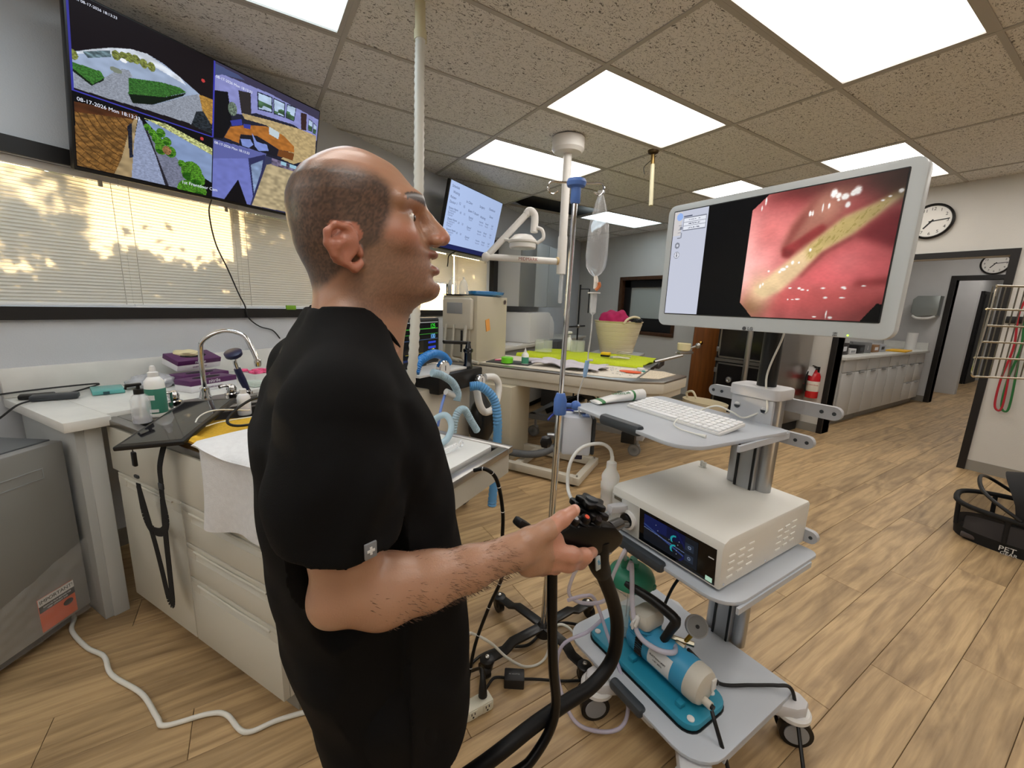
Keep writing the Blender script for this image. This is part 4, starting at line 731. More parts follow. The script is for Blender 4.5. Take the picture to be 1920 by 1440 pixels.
text('notice_text', 'IMPORTANT!', .0205, BLACK, st, (.1205 - .27, .2648, .2), (R(90), 0, R(180))); text('notice_text', 'REMOVE FILM BEFORE USE', .0085, WHITE, st, (.1205 - .27, .2648, .176), (R(90), 0, R(180))); text('notice_text', 'KEEP UPRIGHT FOR', .0085, WHITE, st, (.1205 - .27, .2648, .165), (R(90), 0, R(180)))
B().lathe([(.014, 0), (.018, .001), (.018, .002), (.014, .002)], (.085 - .27, .2652, .135), M=Matrix.Diagonal(Vector((1, 1, .7, 1))) @ RX90).build('notice_emblem', BLACK, st)
rg = np.random.default_rng(8); ph = rg.random(8) * 6
def film(a, b): 
    d = .003 + .006 * abs(math.sin(7 * a + 3 * b + ph[0])) + .005 * abs(math.sin(15 * a * b + 9 * b + ph[1])) + .004 * abs(math.sin(31 * a - 12 * b + ph[2]))
    return (-.012 + .56 * a - .27, .266 + d, .055 + .32 * b * (.55 + .45 * a if False else 1 - .55 * a))
B().grid(film, 40, 30).build('plastic_film', mat('thin_film', (250, 250, 250), .12, trans=0, alpha=.16, coat=1), fr, ang=80)
B().tube([(.1 - .27, .05, .83), (.2 - .27, .0, .86), (.33 - .27, -.05, .87), (.4 - .27, .08, .84), (.25 - .27, .12, .83)], .02, 10).build('wire_bundle_tmp', BLACK)
o = bpy.data.objects['wire_bundle_tmp']; o.name = 'cable_bundle'; o.data.transform(Matrix.Rotation(FR, 4, 'Z')); o.location = Vector(fr.location); tag(o, 'black padded cable bundle lying on top of the fridge', 'cable')
# ================================================================= ENDOSCOPY CART
SHELF = mat('shelf_paint', (186, 192, 200), .38); CARTG = mat('cart_grey', (176, 178, 182), .4); GRIP = mat('grip_dark', (58, 64, 70), .4); LGREY = mat('light_grey_moulding', (200, 200, 202), .4)
ct = gthing('equipment_cart', 'grey aluminium equipment cart with three shelves on casters', 'cart', 1.23, .70, 0)
def shelf(x0, x1, y0, y1, z, rz=0, r=(.03, .03, .09, .09), skew=0):
    poly = rrect(x0, y0, x1, y1, r, 6); cx, cy = (x0 + x1) / 2, (y0 + y1) / 2
    Mx = Matrix.Translation((cx, cy, 0)) @ Matrix.Rotation(rz, 4, 'Z') @ Matrix.Translation((-cx, -cy, 0))
    return B().prism(poly, z - .012, z, Mx, r=.002).build('shelf', SHELF, ct)
# rrect corner order: (x1,y1) (x0,y1) (x0,y0) (x1,y0)
shelf(.945, 1.46, .45, 1.04, .17, 0, (.03, .08, .10, .03)); shelf(1.03, 1.56, .49, 1.0, .62, 0, (.03, .06, .08, .03)); shelf(.975, 1.45, .60, 1.13, 1.04, R(-5), (.03, .06, .09, .03))
for z, x0, x1, y in ((.62, 1.07, 1.5, .49), (.17, 1.05, 1.42, .455), (1.04, 1.15, 1.44, .592)): B().b2((x0, y - .004, z - .03), (x1, y + .004, z - .011)).build('shelf_lip', SHELF, ct)
for x, ya, yb, z in ((.948, .655, .79, .17), (1.03, .70, .89, .62), (.985, .80, .97, 1.04)): B().box((x, (ya + yb) / 2, z - .006), (.034, yb - ya, .036), .012).build('grip', GRIP, ct)
cx, cy = 1.49, .715
B().box((cx, cy, .64), (.085, .075, .96), .012).build('column_core', ALU, ct)
for s in (-1, 1): B().cyl((cx, cy + s * .05, .16), (cx, cy + s * .05, 1.12), .026, n=24).build('column_rail', ALU, ct); B().b2((cx - .0445, cy + s * .027 - .004, .16), (cx - .043, cy + s * .027 + .004, 1.1)).build('column_slot', BLACK, ct)
B().prism(rrect(cx - .07, cy - .085, cx + .06, cy + .085, .03), 1.12, 1.158, r=.006).build('column_cap', LGREY, ct)
B().b2((cx - .062, cy - .07, .98), (cx - .045, cy + .07, 1.12), .004).build('bracket_plate', CARTG, ct)
for y in (cy - .045, cy + .045): B().cyl((cx - .066, y, 1.085), (cx - .06, y, 1.085), .011, n=12).build('bolt', CHROME, ct)
B().cyl((cx, cy - .01, 1.15), (cx, cy - .01, 1.52), .03, n=24).build('monitor_pole', BLACK, ct)
def armbar(y0, y1, z): 
    B().prism([(y0 + .022 - .022 * math.cos(a), z - .022 * math.sin(a)) if k < 9 else (y1 - .022 - .022 * math.cos(a), z - .022 * math.sin(a)) for k, a in enumerate(list(np.linspace(-PI / 2, PI / 2, 9)) + list(np.linspace(PI / 2, 3 * PI / 2, 9)))], 1.553, 1.572, RYZ).build('side_bar', CARTG, ct)
    for y in (y0 + .02, y0 + .055, y1 - .02, y1 - .055): B().cyl((1.5515, y, z), (1.5528, y, z), .006, n=10).build('bar_hole', DGREY, ct)
armbar(.50, .95, 1.095); armbar(.50, .95, .662); armbar(.56, .9, .98)
B().box((1.2, .70, .125), (.46, .14, .05), .02).build('base_beam', LGREY, ct)
def leg(x, y, label=None):
    c0 = Vector((1.22, .70, 0)); e = Vector((x, y, 0)); d = (e - c0).normalized(); n = Vector((-d.y, d.x, 0))
    a, b = c0 + d * .05, e
    l = B().prism([tuple((a + n * .055)[:2]), tuple((a - n * .055)[:2]), tuple((b - n * .045)[:2]), tuple((b + d * .03 - n * .03)[:2]), tuple((b + d * .045)[:2]), tuple((b + d * .03 + n * .03)[:2]), tuple((b + n * .045)[:2])], .105, .152, r=.012).build('leg', LGREY, ct)
    B().lathe([(.052, .095), (.056, .1), (.056, .112), (.05, .118)], (x, y, 0)).build('leg_collar', WHITE, l)
    k = B().cyl((x, y, .06), (x, y, .1), .016); k.box((x - d.x * .012, y - d.y * .012, .07), (.04, .04, .05), .012, math.atan2(d.y, d.x)); k.build('caster_fork', GREYP, l)
    o = Vector((x, y, 0)) + d * .012
    for s in (-1, 1): B().cyl(o + n * s * .012 + Vector((0, 0, .05)), o + n * s * .036 + Vector((0, 0, .05)), .05, n=28).build('wheel', BRUB, l); B().cyl(o + n * s * .036 + Vector((0, 0, .05)), o + n * s * .039 + Vector((0, 0, .05)), .036, n=24).build('wheel_disc', GREYP, l)
for x, y in ((.935, .84), (1.44, .445), (.955, .475), (1.46, .93)): leg(x, y)
# ---- keyboard
kb = thing('keyboard', 'white compact keyboard on the top cart shelf', 'keyboard', (1.225, .838, 1.0415), R(-4)); kb.rotation_euler = (0, R(-8), R(-3))
B().b2((-.065, -.19, .004), (.065, .19, .016), .005).build('case', WHITE, kb); KEYM = mat('key_white', (232, 234, 236), .4)
for s in (-1, 1): B().b2((.04, s * .15 - .02, -.012), (.055, s * .15 + .02, .005)).build('foot', GREYP, kb)
k0 = B().box((0, 0, 0), (.0165, .0185, .006), .002, seg=1).build('key', KEYM, kb); first = True
for r_ in range(6):
    for c_ in range(17):
        if r_ == 0 and 4 <= c_ <= 9: continue
        o = k0 if first else k0.copy()
        if not first: COL.objects.link(o); o.parent = kb
        first = False; o.location = (-.052 + r_ * .0205, .176 - c_ * .022, .0185)
B().box((-.052, .035, .0185), (.0165, .128, .006), .002).build('space_bar', KEYM, kb)
cable('keyboard_cable', 'white keyboard cable looping across the top shelf', [(1.29, .82, 1.06), (1.33, .78, 1.085), (1.36, .74, 1.07), (1.40, .72, 1.05), (1.43, .69, 1.07), (1.425, .66, 1.09), (1.43, .68, 1.20), (1.44, .655, 1.33), (1.44, .65, 1.40)], .003, WCAB)
cable('usb_cable', 'short white cable end lying on the shelf by the keyboard', [(1.155, .80, 1.055), (1.11, .78, 1.047), (1.09, .74, 1.045), (1.09, .69, 1.045), (1.095, .66, 1.0448)], [.002, .002, .002, .0025, .006], WCAB)
# ---- gel tube
gt = thing('gel_tube', 'white squeeze tube with green bands on the top shelf', 'tube', (1.20, 1.10, 1.042), R(-8)); GRN = mat('label_green', (40, 120, 60), .4)
def tubeprof(s, inset=0):
    t_ = .5 - .5 * math.cos(PI * min(1, s)); return .03 * (1 - t_) + .0215 * t_ + inset, .004 * (1 - s) ** 1.5 + .021 * (1 - (1 - s) ** 1.5) + inset
def gtube(s0, s1, inset, nm, m):
    b = B(); n = 24; k = 14; rows = []
    for i in range(k + 1):
        s = s0 + (s1 - s0) * i / k; w, h = tubeprof(s, inset)
        rows.append([(-.115 + .2 * s, w * math.cos(2 * PI * j / n), h + h * math.sin(2 * PI * j / n) - inset) for j in range(n)])
    k0_ = 0
    for rr in rows: b.v += rr
    for i in range(k):
        for j in range(n): b.f.append((i * n + j, i * n + (j + 1) % n, (i + 1) * n + (j + 1) % n, (i + 1) * n + j))
    b.f.append(tuple(reversed(range(n)))); b.f.append(tuple(k * n + j for j in range(n))); return b.build(nm, m, gt)
gtube(0, 1, 0, 'tube_body', WHITE); gtube(.08, .16, .0006, 'green_band', GRN); gtube(.86, .91, .0006, 'green_band', GRN)
B().cyl((.085, 0, .0215), (.118, 0, .0215), .0215, .0225, n=28).build('cap', WHITE, gt)
text('tube_print', 'Lubricating Jelly', .014, GRN, gt, (0, -.0135, .0365), (R(40), 0, 0)); B().box((.0, -.004, .041), (.022, .012, .0015), 0, .3).build('leaf_print', mat('dark_green', (30, 60, 36), .5), gt)
# ---- processor unit
pu = gthing('endoscopy_processor', 'white endoscopy processor with angled touch screen on the middle shelf', 'processor', 1.31, .745, .62); PUW = mat('processor_white', (222, 221, 214), .38)
x0, x1, y0, y1, z0, z1 = 1.048, 1.56, .54, .955, .634, .788
B().prism([(x0 + .012, z0), (x0, z1 - .03), (x0 + .008, z1 - .01), (x0 + .03, z1), (x1 - .012, z1), (x1, z1 - .012), (x1, z0)], y0, y1, Matrix(((1, 0, 0, 0), (0, 0, 1, 0), (0, 1, 0, 0), (0, 0, 0, 1))), r=.006).build('housing', PUW, pu)
for a in (1.09, 1.52):
    for b in (.57, .92): B().cyl((a, b, .62), (a, b, .636), .014).build('foot', BLACK, pu)
fx = lambda z: x0 + .012 * (1 - (z - z0) / (z1 - .03 - z0))       # raked front plane
def fpl(ya, yb, za, zb, off, nm, m, par=pu, r=0): return B().add([(fx(za) - off, ya, za), (fx(za) - off, yb, za), (fx(zb) - off, yb, zb), (fx(zb) - off, ya, zb), (fx(za) + .004, ya, za), (fx(za) + .004, yb, za), (fx(zb) + .004, yb, zb), (fx(zb) + .004, ya, zb)], [(0, 1, 2, 3), (4, 7, 6, 5), (0, 4, 5, 1), (1, 5, 6, 2), (2, 6, 7, 3), (3, 7, 4, 0)]).build(nm, m, par, flat=True)
sp = fpl(.556, .826, .640, .755, .0015, 'touch_panel', mat('panel_glass', (6, 6, 8), .08), r=0)
p = Paint(150, 80, (22, 26, 34)); S, T = p.S, p.T; p.put(T > .55 + .3 * (S - .2) ** 2, (14, 22, 66)); p.put((T > .5 + .25 * S) & (S < .45), (20, 32, 92)); p.put(abs(T - .62 + .5 * S) < .03, (58, 80, 150)); p.put(abs(T - .50 + .15 * S) < .012, (120, 140, 190)); p.put(abs(S - .70 - .1 * np.sin(T * 4)) < .02, (20, 26, 88)); p.put(S > .78, (26, 32, 40))
for x, y, ph_ in ((.62, .62, 0), (.62, .28, 1)):
    rr = np.hypot((S - x) * 1.9, T - y); p.put((abs(rr - .16) < .028) & (S < x) & (T > y - .1), (40, 190, 200))
for x, y in ((.28, .62), (.5, .55), (.3, .45), (.68, .66), (.66, .52), (.64, .30), (.64, .18), (.24, .8)): p.ell(x, y, .008, .014, (200, 210, 230))
for y in (.66, .27): p.put((abs(S - .86) < .075) & (abs(T - y) < .13), (44, 56, 74)); p.ell(.86, y, .03, .055, (150, 165, 190)); p.ell(.86, y, .018, .03, (60, 74, 96))
p.C *= .72; p.build('touch_screen', SCREEN, pu, (fx(.652) - .0022, .806, .652), (0, -.195, 0), (fx(.745) - fx(.652), 0, .093))
fpl(.563, .583, .644, .658, .003, 'power_key', emitmat('pale_green_key', (190, 226, 200), .7)); fpl(.562, .578, .72, .7225, .003, 'logo_print', WHITE); fpl(.905, .94, .74, .752, .002, 'name_plate', mat('olive_plate', (92, 90, 78), .5))
fpl(.83, .95, .637, .757, .001, 'port_panel', mat('panel_grey', (205, 207, 204), .4))
Mxn = Matrix.Rotation(R(-90), 4, 'Y')
B().lathe([(.034, 0), (.034, .012), (.026, .016), (.024, .004)], (fx(.69) , .872, .69), M=Mxn).build('port_ring', WHITE, pu); B().lathe([(.022, 0), (.022, .02), (.012, .026)], (fx(.69) - .002, .872, .69), M=Mxn).build('light_port', BLACK, pu)
for k in range(2):
    for r_ in range(4):
        for c_ in range(3):
            xx = (1.10 + .05 * c_) if k == 0 else (1.37 + .045 * c_); zz = .665 + .022 * r_ + (.004 * c_)
            B().box((xx, y0 - .0004, zz), (.03, .003, .007), .0012, seg=1).build('vent_slot', mat('vent_pale', (238, 238, 232), .5), pu)
for xx in (1.075, 1.30): B().cyl((xx, y0 - .001, .648), (xx, y0 + .002, .648), .004, n=10).build('screw', CHROME, pu)
B().cyl((1.50, .90, z1), (1.50, .90, z1 + .002), .016).build('label_spot', PUW, pu); B().cyl((1.497, .892, z1), (1.497, .892, z1 + .022), .006).cyl((1.503, .908, z1), (1.503, .908, z1 + .022), .006).build('peg', mat('clear_peg', (230, 230, 226), .2, alpha=.7), pu)
B().prism([(-.06, -.012), (-.02, -.018), (.012, -.016), (.012, .016), (-.02, .018), (-.06, .012)], -.012, .012, Matrix.Translation((fx(.73) - .012, .895, .728)) @ Matrix.Rotation(R(8), 4, 'Y'), r=.004).build('cable_plug', mat('plug_grey', (196, 198, 202), .4), pu); B().tube([(.975, .895, .722), (.95, .89, .715), (.93, .87, .70)], .008, 10).build('plug_cable', GREYP, pu)
# ---- water bottle hung beside the processor
wb = gthing('water_bottle', 'white water bottle with a looping hose beside the processor', 'bottle', 1.07, 1.0, .621); b = (1.085, 1.0, .621)
B().lathe([(.026, 0), (.031, .004), (.031, .12), (.0335, .124), (.0335, .145), (.031, .15), (.033, .17), (.03, .18), (.019, .20), (.018, .225), (.008, .232), (.006, .25)], b).build('body', MILK, wb)
B().tube([(1.085, 1.0, .86), (1.08, 1.01, .895), (1.045, 1.03, .915), (.985, 1.06, .898), (.945, 1.07, .84), (.925, 1.05, .76), (.87, .95, .76), (.75, .78, .87), (.62, .62, .97), (.535, .535, 1.012)], .0065, 10).build('hose', mat('white_hose', (232, 234, 232), .35), wb)
# ---- suction pump on the lower shelf
sp_ = gthing('suction_pump', 'blue and white suction pump with gauge on a blue base', 'pump', 1.1, .71, .17); SKY = mat('pump_blue', (58, 148, 190), .4); TEALB = mat('pump_base_blue', (38, 140, 168), .42); OFFW = mat('pump_cream', (200, 196, 184), .4)
B().prism(rrect(1.005, .53, 1.20, .98, .045), .174, .198, r=.006).build('base', TEALB, sp_); B().prism(rrect(1.002, .527, 1.203, .983, .047), .170, .174).build('base_pad', BLACK, sp_)
for a, b_ in ((1.035, .555), (1.17, .575), (1.03, .945), (1.17, .945)): B().lathe([(.011, 0), (.011, .003), (.006, .006)], (a, b_, .198)).build('stud', WHITE, sp_)
MY = Matrix.Rotation(R(90), 4, 'X')       # lathe axis -> -y
ax, az = 1.105, .262
B().lathe([(.03, -.005), (.05, 0), (.058, .012), (.059, .23), (.056, .235)], (ax, .835, az), M=MY).build('motor_body', SKY, sp_)
B().lathe([(.0585, 0), (.059, .004), (.058, .03), (.052, .045), (.04, .05)], (ax, .605, az), M=MY).build('end_cap', OFFW, sp_)
B().box((ax + .03, .553, az + .005), (.022, .006, .04), .002).build('end_label', WHITE, sp_)
B().cyl((ax - .012, .56, az - .028), (ax - .012, .53, az - .028), .012).build('outlet', OFFW, sp_); B().cyl((ax - .012, .53, az - .028), (ax - .012, .522, az - .028), .008).build('outlet_cap', BLACK, sp_); B().box((ax + .052, .56, az), (.012, .02, .016), .004).build('knob', BLACK, sp_); B().box((ax + .01, .557, az - .05), (.02, .012, .018), .002).build('switch', BLACK, sp_)
for k in range(7): B().box((ax - .052 - .0055 * math.cos(k * .5) * 0, .775 - .0, az - .028 + k * .0095), (.016, .028, .0045), 0, 0, Matrix.Rotation(R(28 - k * 8), 4, 'Y')).build('vent_slit', DARKIN, sp_)
B().grid(lambda a, c_: (ax - .0597 * math.cos(R(-22 + 66 * c_)), .735 - .085 * a, az + .0597 * math.sin(R(-22 + 66 * c_))), 2, 12).build('rating_label', mat('rating_white', (214, 216, 216), .5), sp_)
text('rating_text', 'SUCTION UNIT', .009, DARKIN, sp_, (ax - .062, .694, az + .02), (R(90), 0, R(-90))); text('rating_text', '115V 60Hz', .008, DARKIN, sp_, (ax - .062, .694, az + .006), (R(90), 0, R(-90)))
for yy in (.60, .79): B().box((ax - .06, yy, .205), (.024, .022, .016), .003).build('clip', TEALB, sp_)
hd = B(); hd.box((ax + .005, .80, az + .075), (.10, .085, .06), .018, 0, Matrix.Rotation(R(-14), 4, 'X')); hd.build('pump_head', OFFW, sp_)
for k in range(4): B().lathe([(.056, 0), (.056, .005)], (ax, .80, az + .022 + k * .009), n=24).build('cooling_fin', SKY, sp_)
B().tube([(ax - .03, .875, az + .17), (ax - .01, .79, az + .165), (ax + .0, .72, az + .155), (ax + .005, .69, az + .14), (ax + .0, .70, az + .10), (ax - .01, .715, az + .055)], [.013, .016, .017, .017, .015, .013], 12).build('handle', BLACK, sp_)
B().tube([(ax + .03, .70, az + .13), (ax + .045, .71, az + .09), (ax + .04, .73, az + .06)], .012, 10).build('handle', BLACK, sp_)
B().cyl((ax + .015, .72, az + .055), (ax + .06, .648, az + .058), .009, n=6).cyl((ax + .025, .69, az + .05), (ax + .03, .66, az + .05), .012, n=6).build('valve', mat('nickel', (176, 170, 150), .3, 1), sp_)
B().cyl((ax + .045, .67, az + .06), (ax + .062, .655, az + .10), .007).build('gauge_stem', mat('brass_stem', (190, 150, 60), .3, 1), sp_)
gd = Vector((-.55, -.62, .56)).normalized(); Mg = Vector((0, 0, 1)).rotation_difference(gd).to_matrix().to_4x4()
B().lathe([(.031, -.014), (.035, -.01), (.035, .008), (.032, .01)], (ax + .066, .652, az + .122), M=Mg).build('gauge_case', GREYP, sp_); B().lathe([(.031, .0095), (.031, .0105)], (ax + .066, .652, az + .122), M=Mg).build('gauge_dial', mat('dial_grey', (126, 128, 130), .3), sp_); B().lathe([(.006, .0105), (.006, .0125)], (ax + .066, .652, az + .122), M=Mg).build('gauge_pin', BLACK, sp_)
HOSEC = mat('clear_hose', (214, 210, 224), .25, alpha=.62, sss=.0); 
B().tube([(ax + .02, .69, az + .045), (ax - .03, .66, az + .062), (ax - .062, .70, az + .055), (ax - .07, .77, az + .06), (ax - .05, .82, az + .12), (ax - .035, .845, az + .2), (ax - .03, .86, az + .26), (ax - .028, .87, az + .23)], .0085, 10).build('hose', HOSEC, sp_)
B().cyl((ax - .075, .79, az + .075), (ax - .045, .80, az + .095), .012).box((ax - .06, .795, az + .085), (.05, .008, .03), .003, .3).build('filter', WHITE, sp_)
B().tube([(1.08, .52, .235), (1.07, .50, .215), (1.06, .44, .12), (1.04, .38, .015), (1.03, .3, .008), (1.0, .2, .008)], .006, 8).build('power_cord', BCAB, sp_)
# ---- suction canister
cn = gthing('suction_canister', 'clear suction canister with a green lid on the blue base', 'canister', 1.14, .905, .198); b = (1.138, .905, .199)
B().lathe([(.056, 0), (.06, .004), (.068, .22), (.068, .222), (.0665, .222), (.0585, .006), (.001, .005)], b).build('jar', mat('jar_plastic', (236, 242, 242), .05, alpha=.2, coat=.8), cn); B().lathe([(.056, .006), (.058, .012), (.059, .05), (.001, .052)], b).build('liquid', mat('canister_liquid', (170, 205, 212), .05, alpha=.65), cn)
CG = mat('lid_green', (48, 132, 104), .35)
B().lathe([(.078, .205), (.086, .208), (.086, .224), (.078, .242), (.05, .262), (.001, .27)], b).build('lid', CG, cn)
for dx, dy, h in ((-.028, .012, .30), (.005, -.01, .285), (.03, .02, .275), (.0, .035, .275)): B().cyl((b[0] + dx, b[1] + dy, b[2] + .245), (b[0] + dx, b[1] + dy, b[2] + h), .014).build('lid_port', CG, cn)
for s in (-1, 1): B().box((b[0] + .03 * s, b[1] - .078, b[2] + .215), (.02, .014, .02), .004).build('lid_tab', CG, cn)
for dx in (-.008, .01): B().cyl((b[0] + dx, b[1], b[2] + .05), (b[0] + dx, b[1], b[2] + .21), .0015, n=6).build('float_wire', GREYP, cn)
text('scale_print', 'ml 1000 800 600', .009, GREYP, cn, (b[0] - .048, b[1] - .01, b[2] + .17), (R(90), 0, R(-90)))
B().tube([(b[0] - .028, b[1] + .012, b[2] + .29), (1.05, .87, .56), (1.03, .85, .60), (1.0, .84, .59), (.985, .86, .50), (.96, .86, .42), (.93, .95, .36), (.90, .98, .40), (.93, .95, .53), (1.0, .90, .565), (.95, .86, .60)], .0065, 10).build('suction_hose', HOSEC, cn)
cable('suction_tube', 'clear lilac suction tube coiling beside the cart', [(.89, .97, .37), (.93, .93, .40), (.985, .93, .36), (1.0, .86, .24), (.985, .75, .12), (.95, .73, .04), (.88, .77, .02), (.83, .84, .03), (.83, .93, .12), (.87, .96, .20), (.96, .93, .24), (1.0, .90, .30)], .0065, mat('lilac_hose', (205, 200, 222), .25, alpha=.6), 'tube', 10)
cable('mains_cable', 'black mains cable lying across the lower cart shelf', [(1.13, .645, .32), (1.19, .62, .25), (1.24, .585, .185), (1.33, .53, .182), (1.40, .485, .185), (1.425, .452, .19), (1.43, .428, .12), (1.35, .36, .03), (1.25, .30, .012), (1.2, .2, .012)], .006, BCAB)
cable('column_cord', 'black cord curving up under the middle shelf to the column', [(1.30, .88, .18), (1.33, .86, .32), (1.36, .83, .40), (1.42, .78, .42), (1.45, .74, .42)], .006, BCAB)
# ================================================================= BACKGROUND, WINDOW SIDE
COUNT = mat('beige_counter', (196, 192, 182), .4); GREYC = mat('grey_cabinet', (176, 178, 178), .45); TAN = mat('tan_enamel', (196, 188, 166), .45, bump=.05, bscale=250)
c = kthing('base_cabinet', 'long grey base cabinet along the wall behind the dental table', 'cabinet', 5.4, 2.55, 0)
B().b2((4.03, 2.33, .08), (7.2, 2.85, .86)).build('body', GREYC, c); B().b2((4.03, 2.37, 0), (7.2, 2.85, .08)).build('kickboard', DARKIN, c)
c = kthing('worktop', 'beige worktop carrying the white sterilizer by the window', 'worktop', 5.4, 2.5, .86); B().b2((4.0, 2.27, .862), (7.2, 2.85, .90), .004).build('slab', COUNT, c)
for k, (a, b) in enumerate(((4.86, 5.30), (5.305, 5.74), (5.745, 6.35))):
    c = kthing('wall_cabinet', ('grey wall cabinet next to the black window column', 'grey wall cabinet with pale door above the sterilizer', 'grey wall cabinet farthest along the window wall')[k], 'cabinet', (a + b) / 2, 2.65, 1.38, 'grey wall cabinets')
    B().b2((a, 2.47, 1.38), (b, 2.85, 2.25)).build('carcass', GREYC, c); B().b2((a + .003, 2.45, 1.383), (b - .003, 2.468, 2.247), .002).build('door', mat('cab_door_%d' % k, ((120, 122, 122), (172, 178, 180), (156, 162, 164))[k], .4), c)
c = kthing('window_column', 'black boxed column at the end of the window', 'column', 4.80, 2.82, .9); B().b2((4.745, 2.79, .9), (4.85, 2.853, 2.2)).build('casing', BTRIM, c)
# ---- sterilizer
c = kthing('sterilizer', 'white boxy sterilizer with rounded control front on the worktop', 'sterilizer', 5.4, 2.55, .9)
B().prism([(4.95, .905), (4.95, 1.30), (5.55, 1.31), (5.62, 1.29), (5.62, .905)], 2.33, 2.75, Matrix(((1, 0, 0, 0), (0, 0, 1, 0), (0, 1, 0, 0), (0, 0, 0, 1))), r=.01).build('housing', WHITE, c)
B().prism([(5.622, .91), (5.622, 1.28), (5.72, 1.24), (5.80, 1.16), (5.82, 1.05), (5.80, .93)], 2.34, 2.74, Matrix(((1, 0, 0, 0), (0, 0, 1, 0), (0, 1, 0, 0), (0, 0, 0, 1))), r=.01).build('front_cover', WHITE, c); B().box((5.70, 2.45, 1.262), (.06, .08, .004), 0, 0, Matrix.Rotation(R(22), 4, 'Y')).build('control_panel', DGREY, c)
c = kthing('paper_stack', 'stack of papers lying in front of the sterilizer', 'paper', 4.6, 2.42, .9); B().box((4.62, 2.42, .906), (.3, .2, .012), 0, .2).build('paper', WHITE, c); 
t = kthing('white_jug', 'white plastic jug half hidden behind the tan cabinet', 'jug', 4.2, 2.45, .9); B().lathe([(.07, 0), (.075, .01), (.075, .16), (.05, .22), (.03, .25), (.03, .29)], (4.2, 2.45, .9)).build('jug', WHITE, t); t = kthing('blue_bottle', 'dark blue bottle with yellow cap behind the tan cabinet', 'bottle', 4.32, 2.62, .9); B().lathe([(.05, 0), (.05, .3), (.02, .36)], (4.32, 2.62, .9)).build('bottle', mat('blue_bottle', (40, 44, 110), .3), t); B().lathe([(.022, .36), (.022, .42)], (4.32, 2.62, .9)).build('cap', mat('yellow_cap', (220, 200, 60), .4), t)
# ---- dental table with pillar, foot frame
d = kthing('dental_table', 'beige dental table with steel rim on a tan pillar', 'table', 3.55, 1.4, 0)
poly = [(3.20, 2.44), (3.20, .62), (3.33, .40), (3.80, .28), (3.98, .45), (3.98, 2.44)]
B().prism(poly, .755, .835, r=.004).build('fascia', CREAM, d); inn = [(3.56 + (a - 3.56) * .985, 1.4 + (b - 1.4) * .995) for a, b in poly]
B().prism(poly, .835, .852, r=.003).build('steel_rim', STEEL, d); B().prism([(3.26, 2.40), (3.26, .80), (3.36, .62), (3.90, .62), (3.92, 2.40)], .852, .858).build('top_board', mat('ivory_board', (222, 214, 200), .5), d); B().prism([(3.40, .60), (3.44, .46), (3.78, .37), (3.90, .48), (3.9, .60)], .852, .856).build('drain_board', mat('ivory_slats', (214, 200, 176), .5, var=.15, vscale=14, stretch=(1, 8, 1)), d)
B().prism(poly, .69, .755, Matrix.Translation((3.58, 1.4, 0)) @ Matrix.Diagonal(Vector((.93, .97, 1, 1))) @ Matrix.Translation((-3.58, -1.4, 0)), r=.003).build('under_fascia', CREAM, d)
B().b2((3.12, 1.62, 0), (3.5, 2.0, .69), .006).build('pillar', TAN, d)
for u in (2.96, 3.44): B().b2((u - .03, .95, .02), (u + .03, 1.75, .085), .004).build('foot_rail', CREAM, d)
B().b2((2.93, .90, .02), (3.47, .955, .08), .004).b2((2.93, 1.45, .02), (3.47, 1.50, .08), .004).build('foot_crossbar', CREAM, d)
for u in (2.96, 3.44): B().cyl((u, .93, .08), (u, .93, .092), .008, n=10).build('foot_bolt', STEEL, d); B().cyl((u, .96, 0), (u, .96, .02), .02).build('levelling_foot', BLACK, d)
B().tube([(3.1, 1.85, .17), (3.05, 1.6, .13), (3.1, 1.35, .14), (3.25, 1.22, .2), (3.4, 1.2, .26)], .032, 12).build('drain_hose', mat('grey_hose', (96, 98, 100), .5), d)
# ---- tan dental cabinet on the table
d = kthing('dental_cabinet', 'tan dental unit cabinet with cables and an orange note', 'cabinet', 3.47, 2.22, .86)
B().b2((3.19, 2.04, .86), (3.75, 2.42, 1.465), .006).build('body', TAN, d); B().b2((3.155, 2.10, .90), (3.19, 2.40, 1.45), .008).build('side_panel', mat('side_panel_grey', (176, 172, 158), .45), d); B().b2((3.13, 2.07, 1.16), (3.19, 2.39, 1.44), .02).build('control_box', CREAM, d); B().b2((3.124, 2.16, 1.30), (3.131, 2.33, 1.40), .002).build('dial_panel', GREYP, d); B().b2((3.147, 2.17, .95), (3.156, 2.19, 1.15)).build('slot', DARKIN, d)
B().cyl((3.69, 2.038, 1.42), (3.69, 2.03, 1.42), .022).build('badge', STEEL, d); B().box((3.375, 2.036, 1.20), (.07, .004, .11), 0, 0, Matrix.Rotation(R(-12), 4, 'Y')).build('sticky_note', mat('orange_note', (240, 168, 88), .6), d)
for k, v in enumerate((2.12, 2.25, 2.34)): B().tube([(3.13, v, 1.2), (3.09, v - .01, 1.0), (3.11, v + .01, .9), (3.14, v - .05, .88), (3.12, v - .15, .87)], .011 + .004 * (k == 0), 8).build('hand_piece_hose', mat('hose_grey', (190, 186, 172), .5), d)
t = kthing('blue_dish', 'shiny blue plastic dish on the tan dental cabinet', 'dish', 3.57, 2.2, 1.466); B().lathe([(.15, .0), (.19, .02), (.2, .045), (.185, .05), (.14, .02), (.001, .016)], (3.57, 2.2, 1.466), n=40).build('dish', mat('blue_gloss', (40, 130, 200), .15, coat=1), t)
t = kthing('jar_tray', 'dark tray with clear bell jars in front of the bright window', 'tray', 3.26, 2.3, 1.466); B().b2((3.17, 2.2, 1.466), (3.35, 2.41, 1.476), .003).build('tray', DARKIN, t)
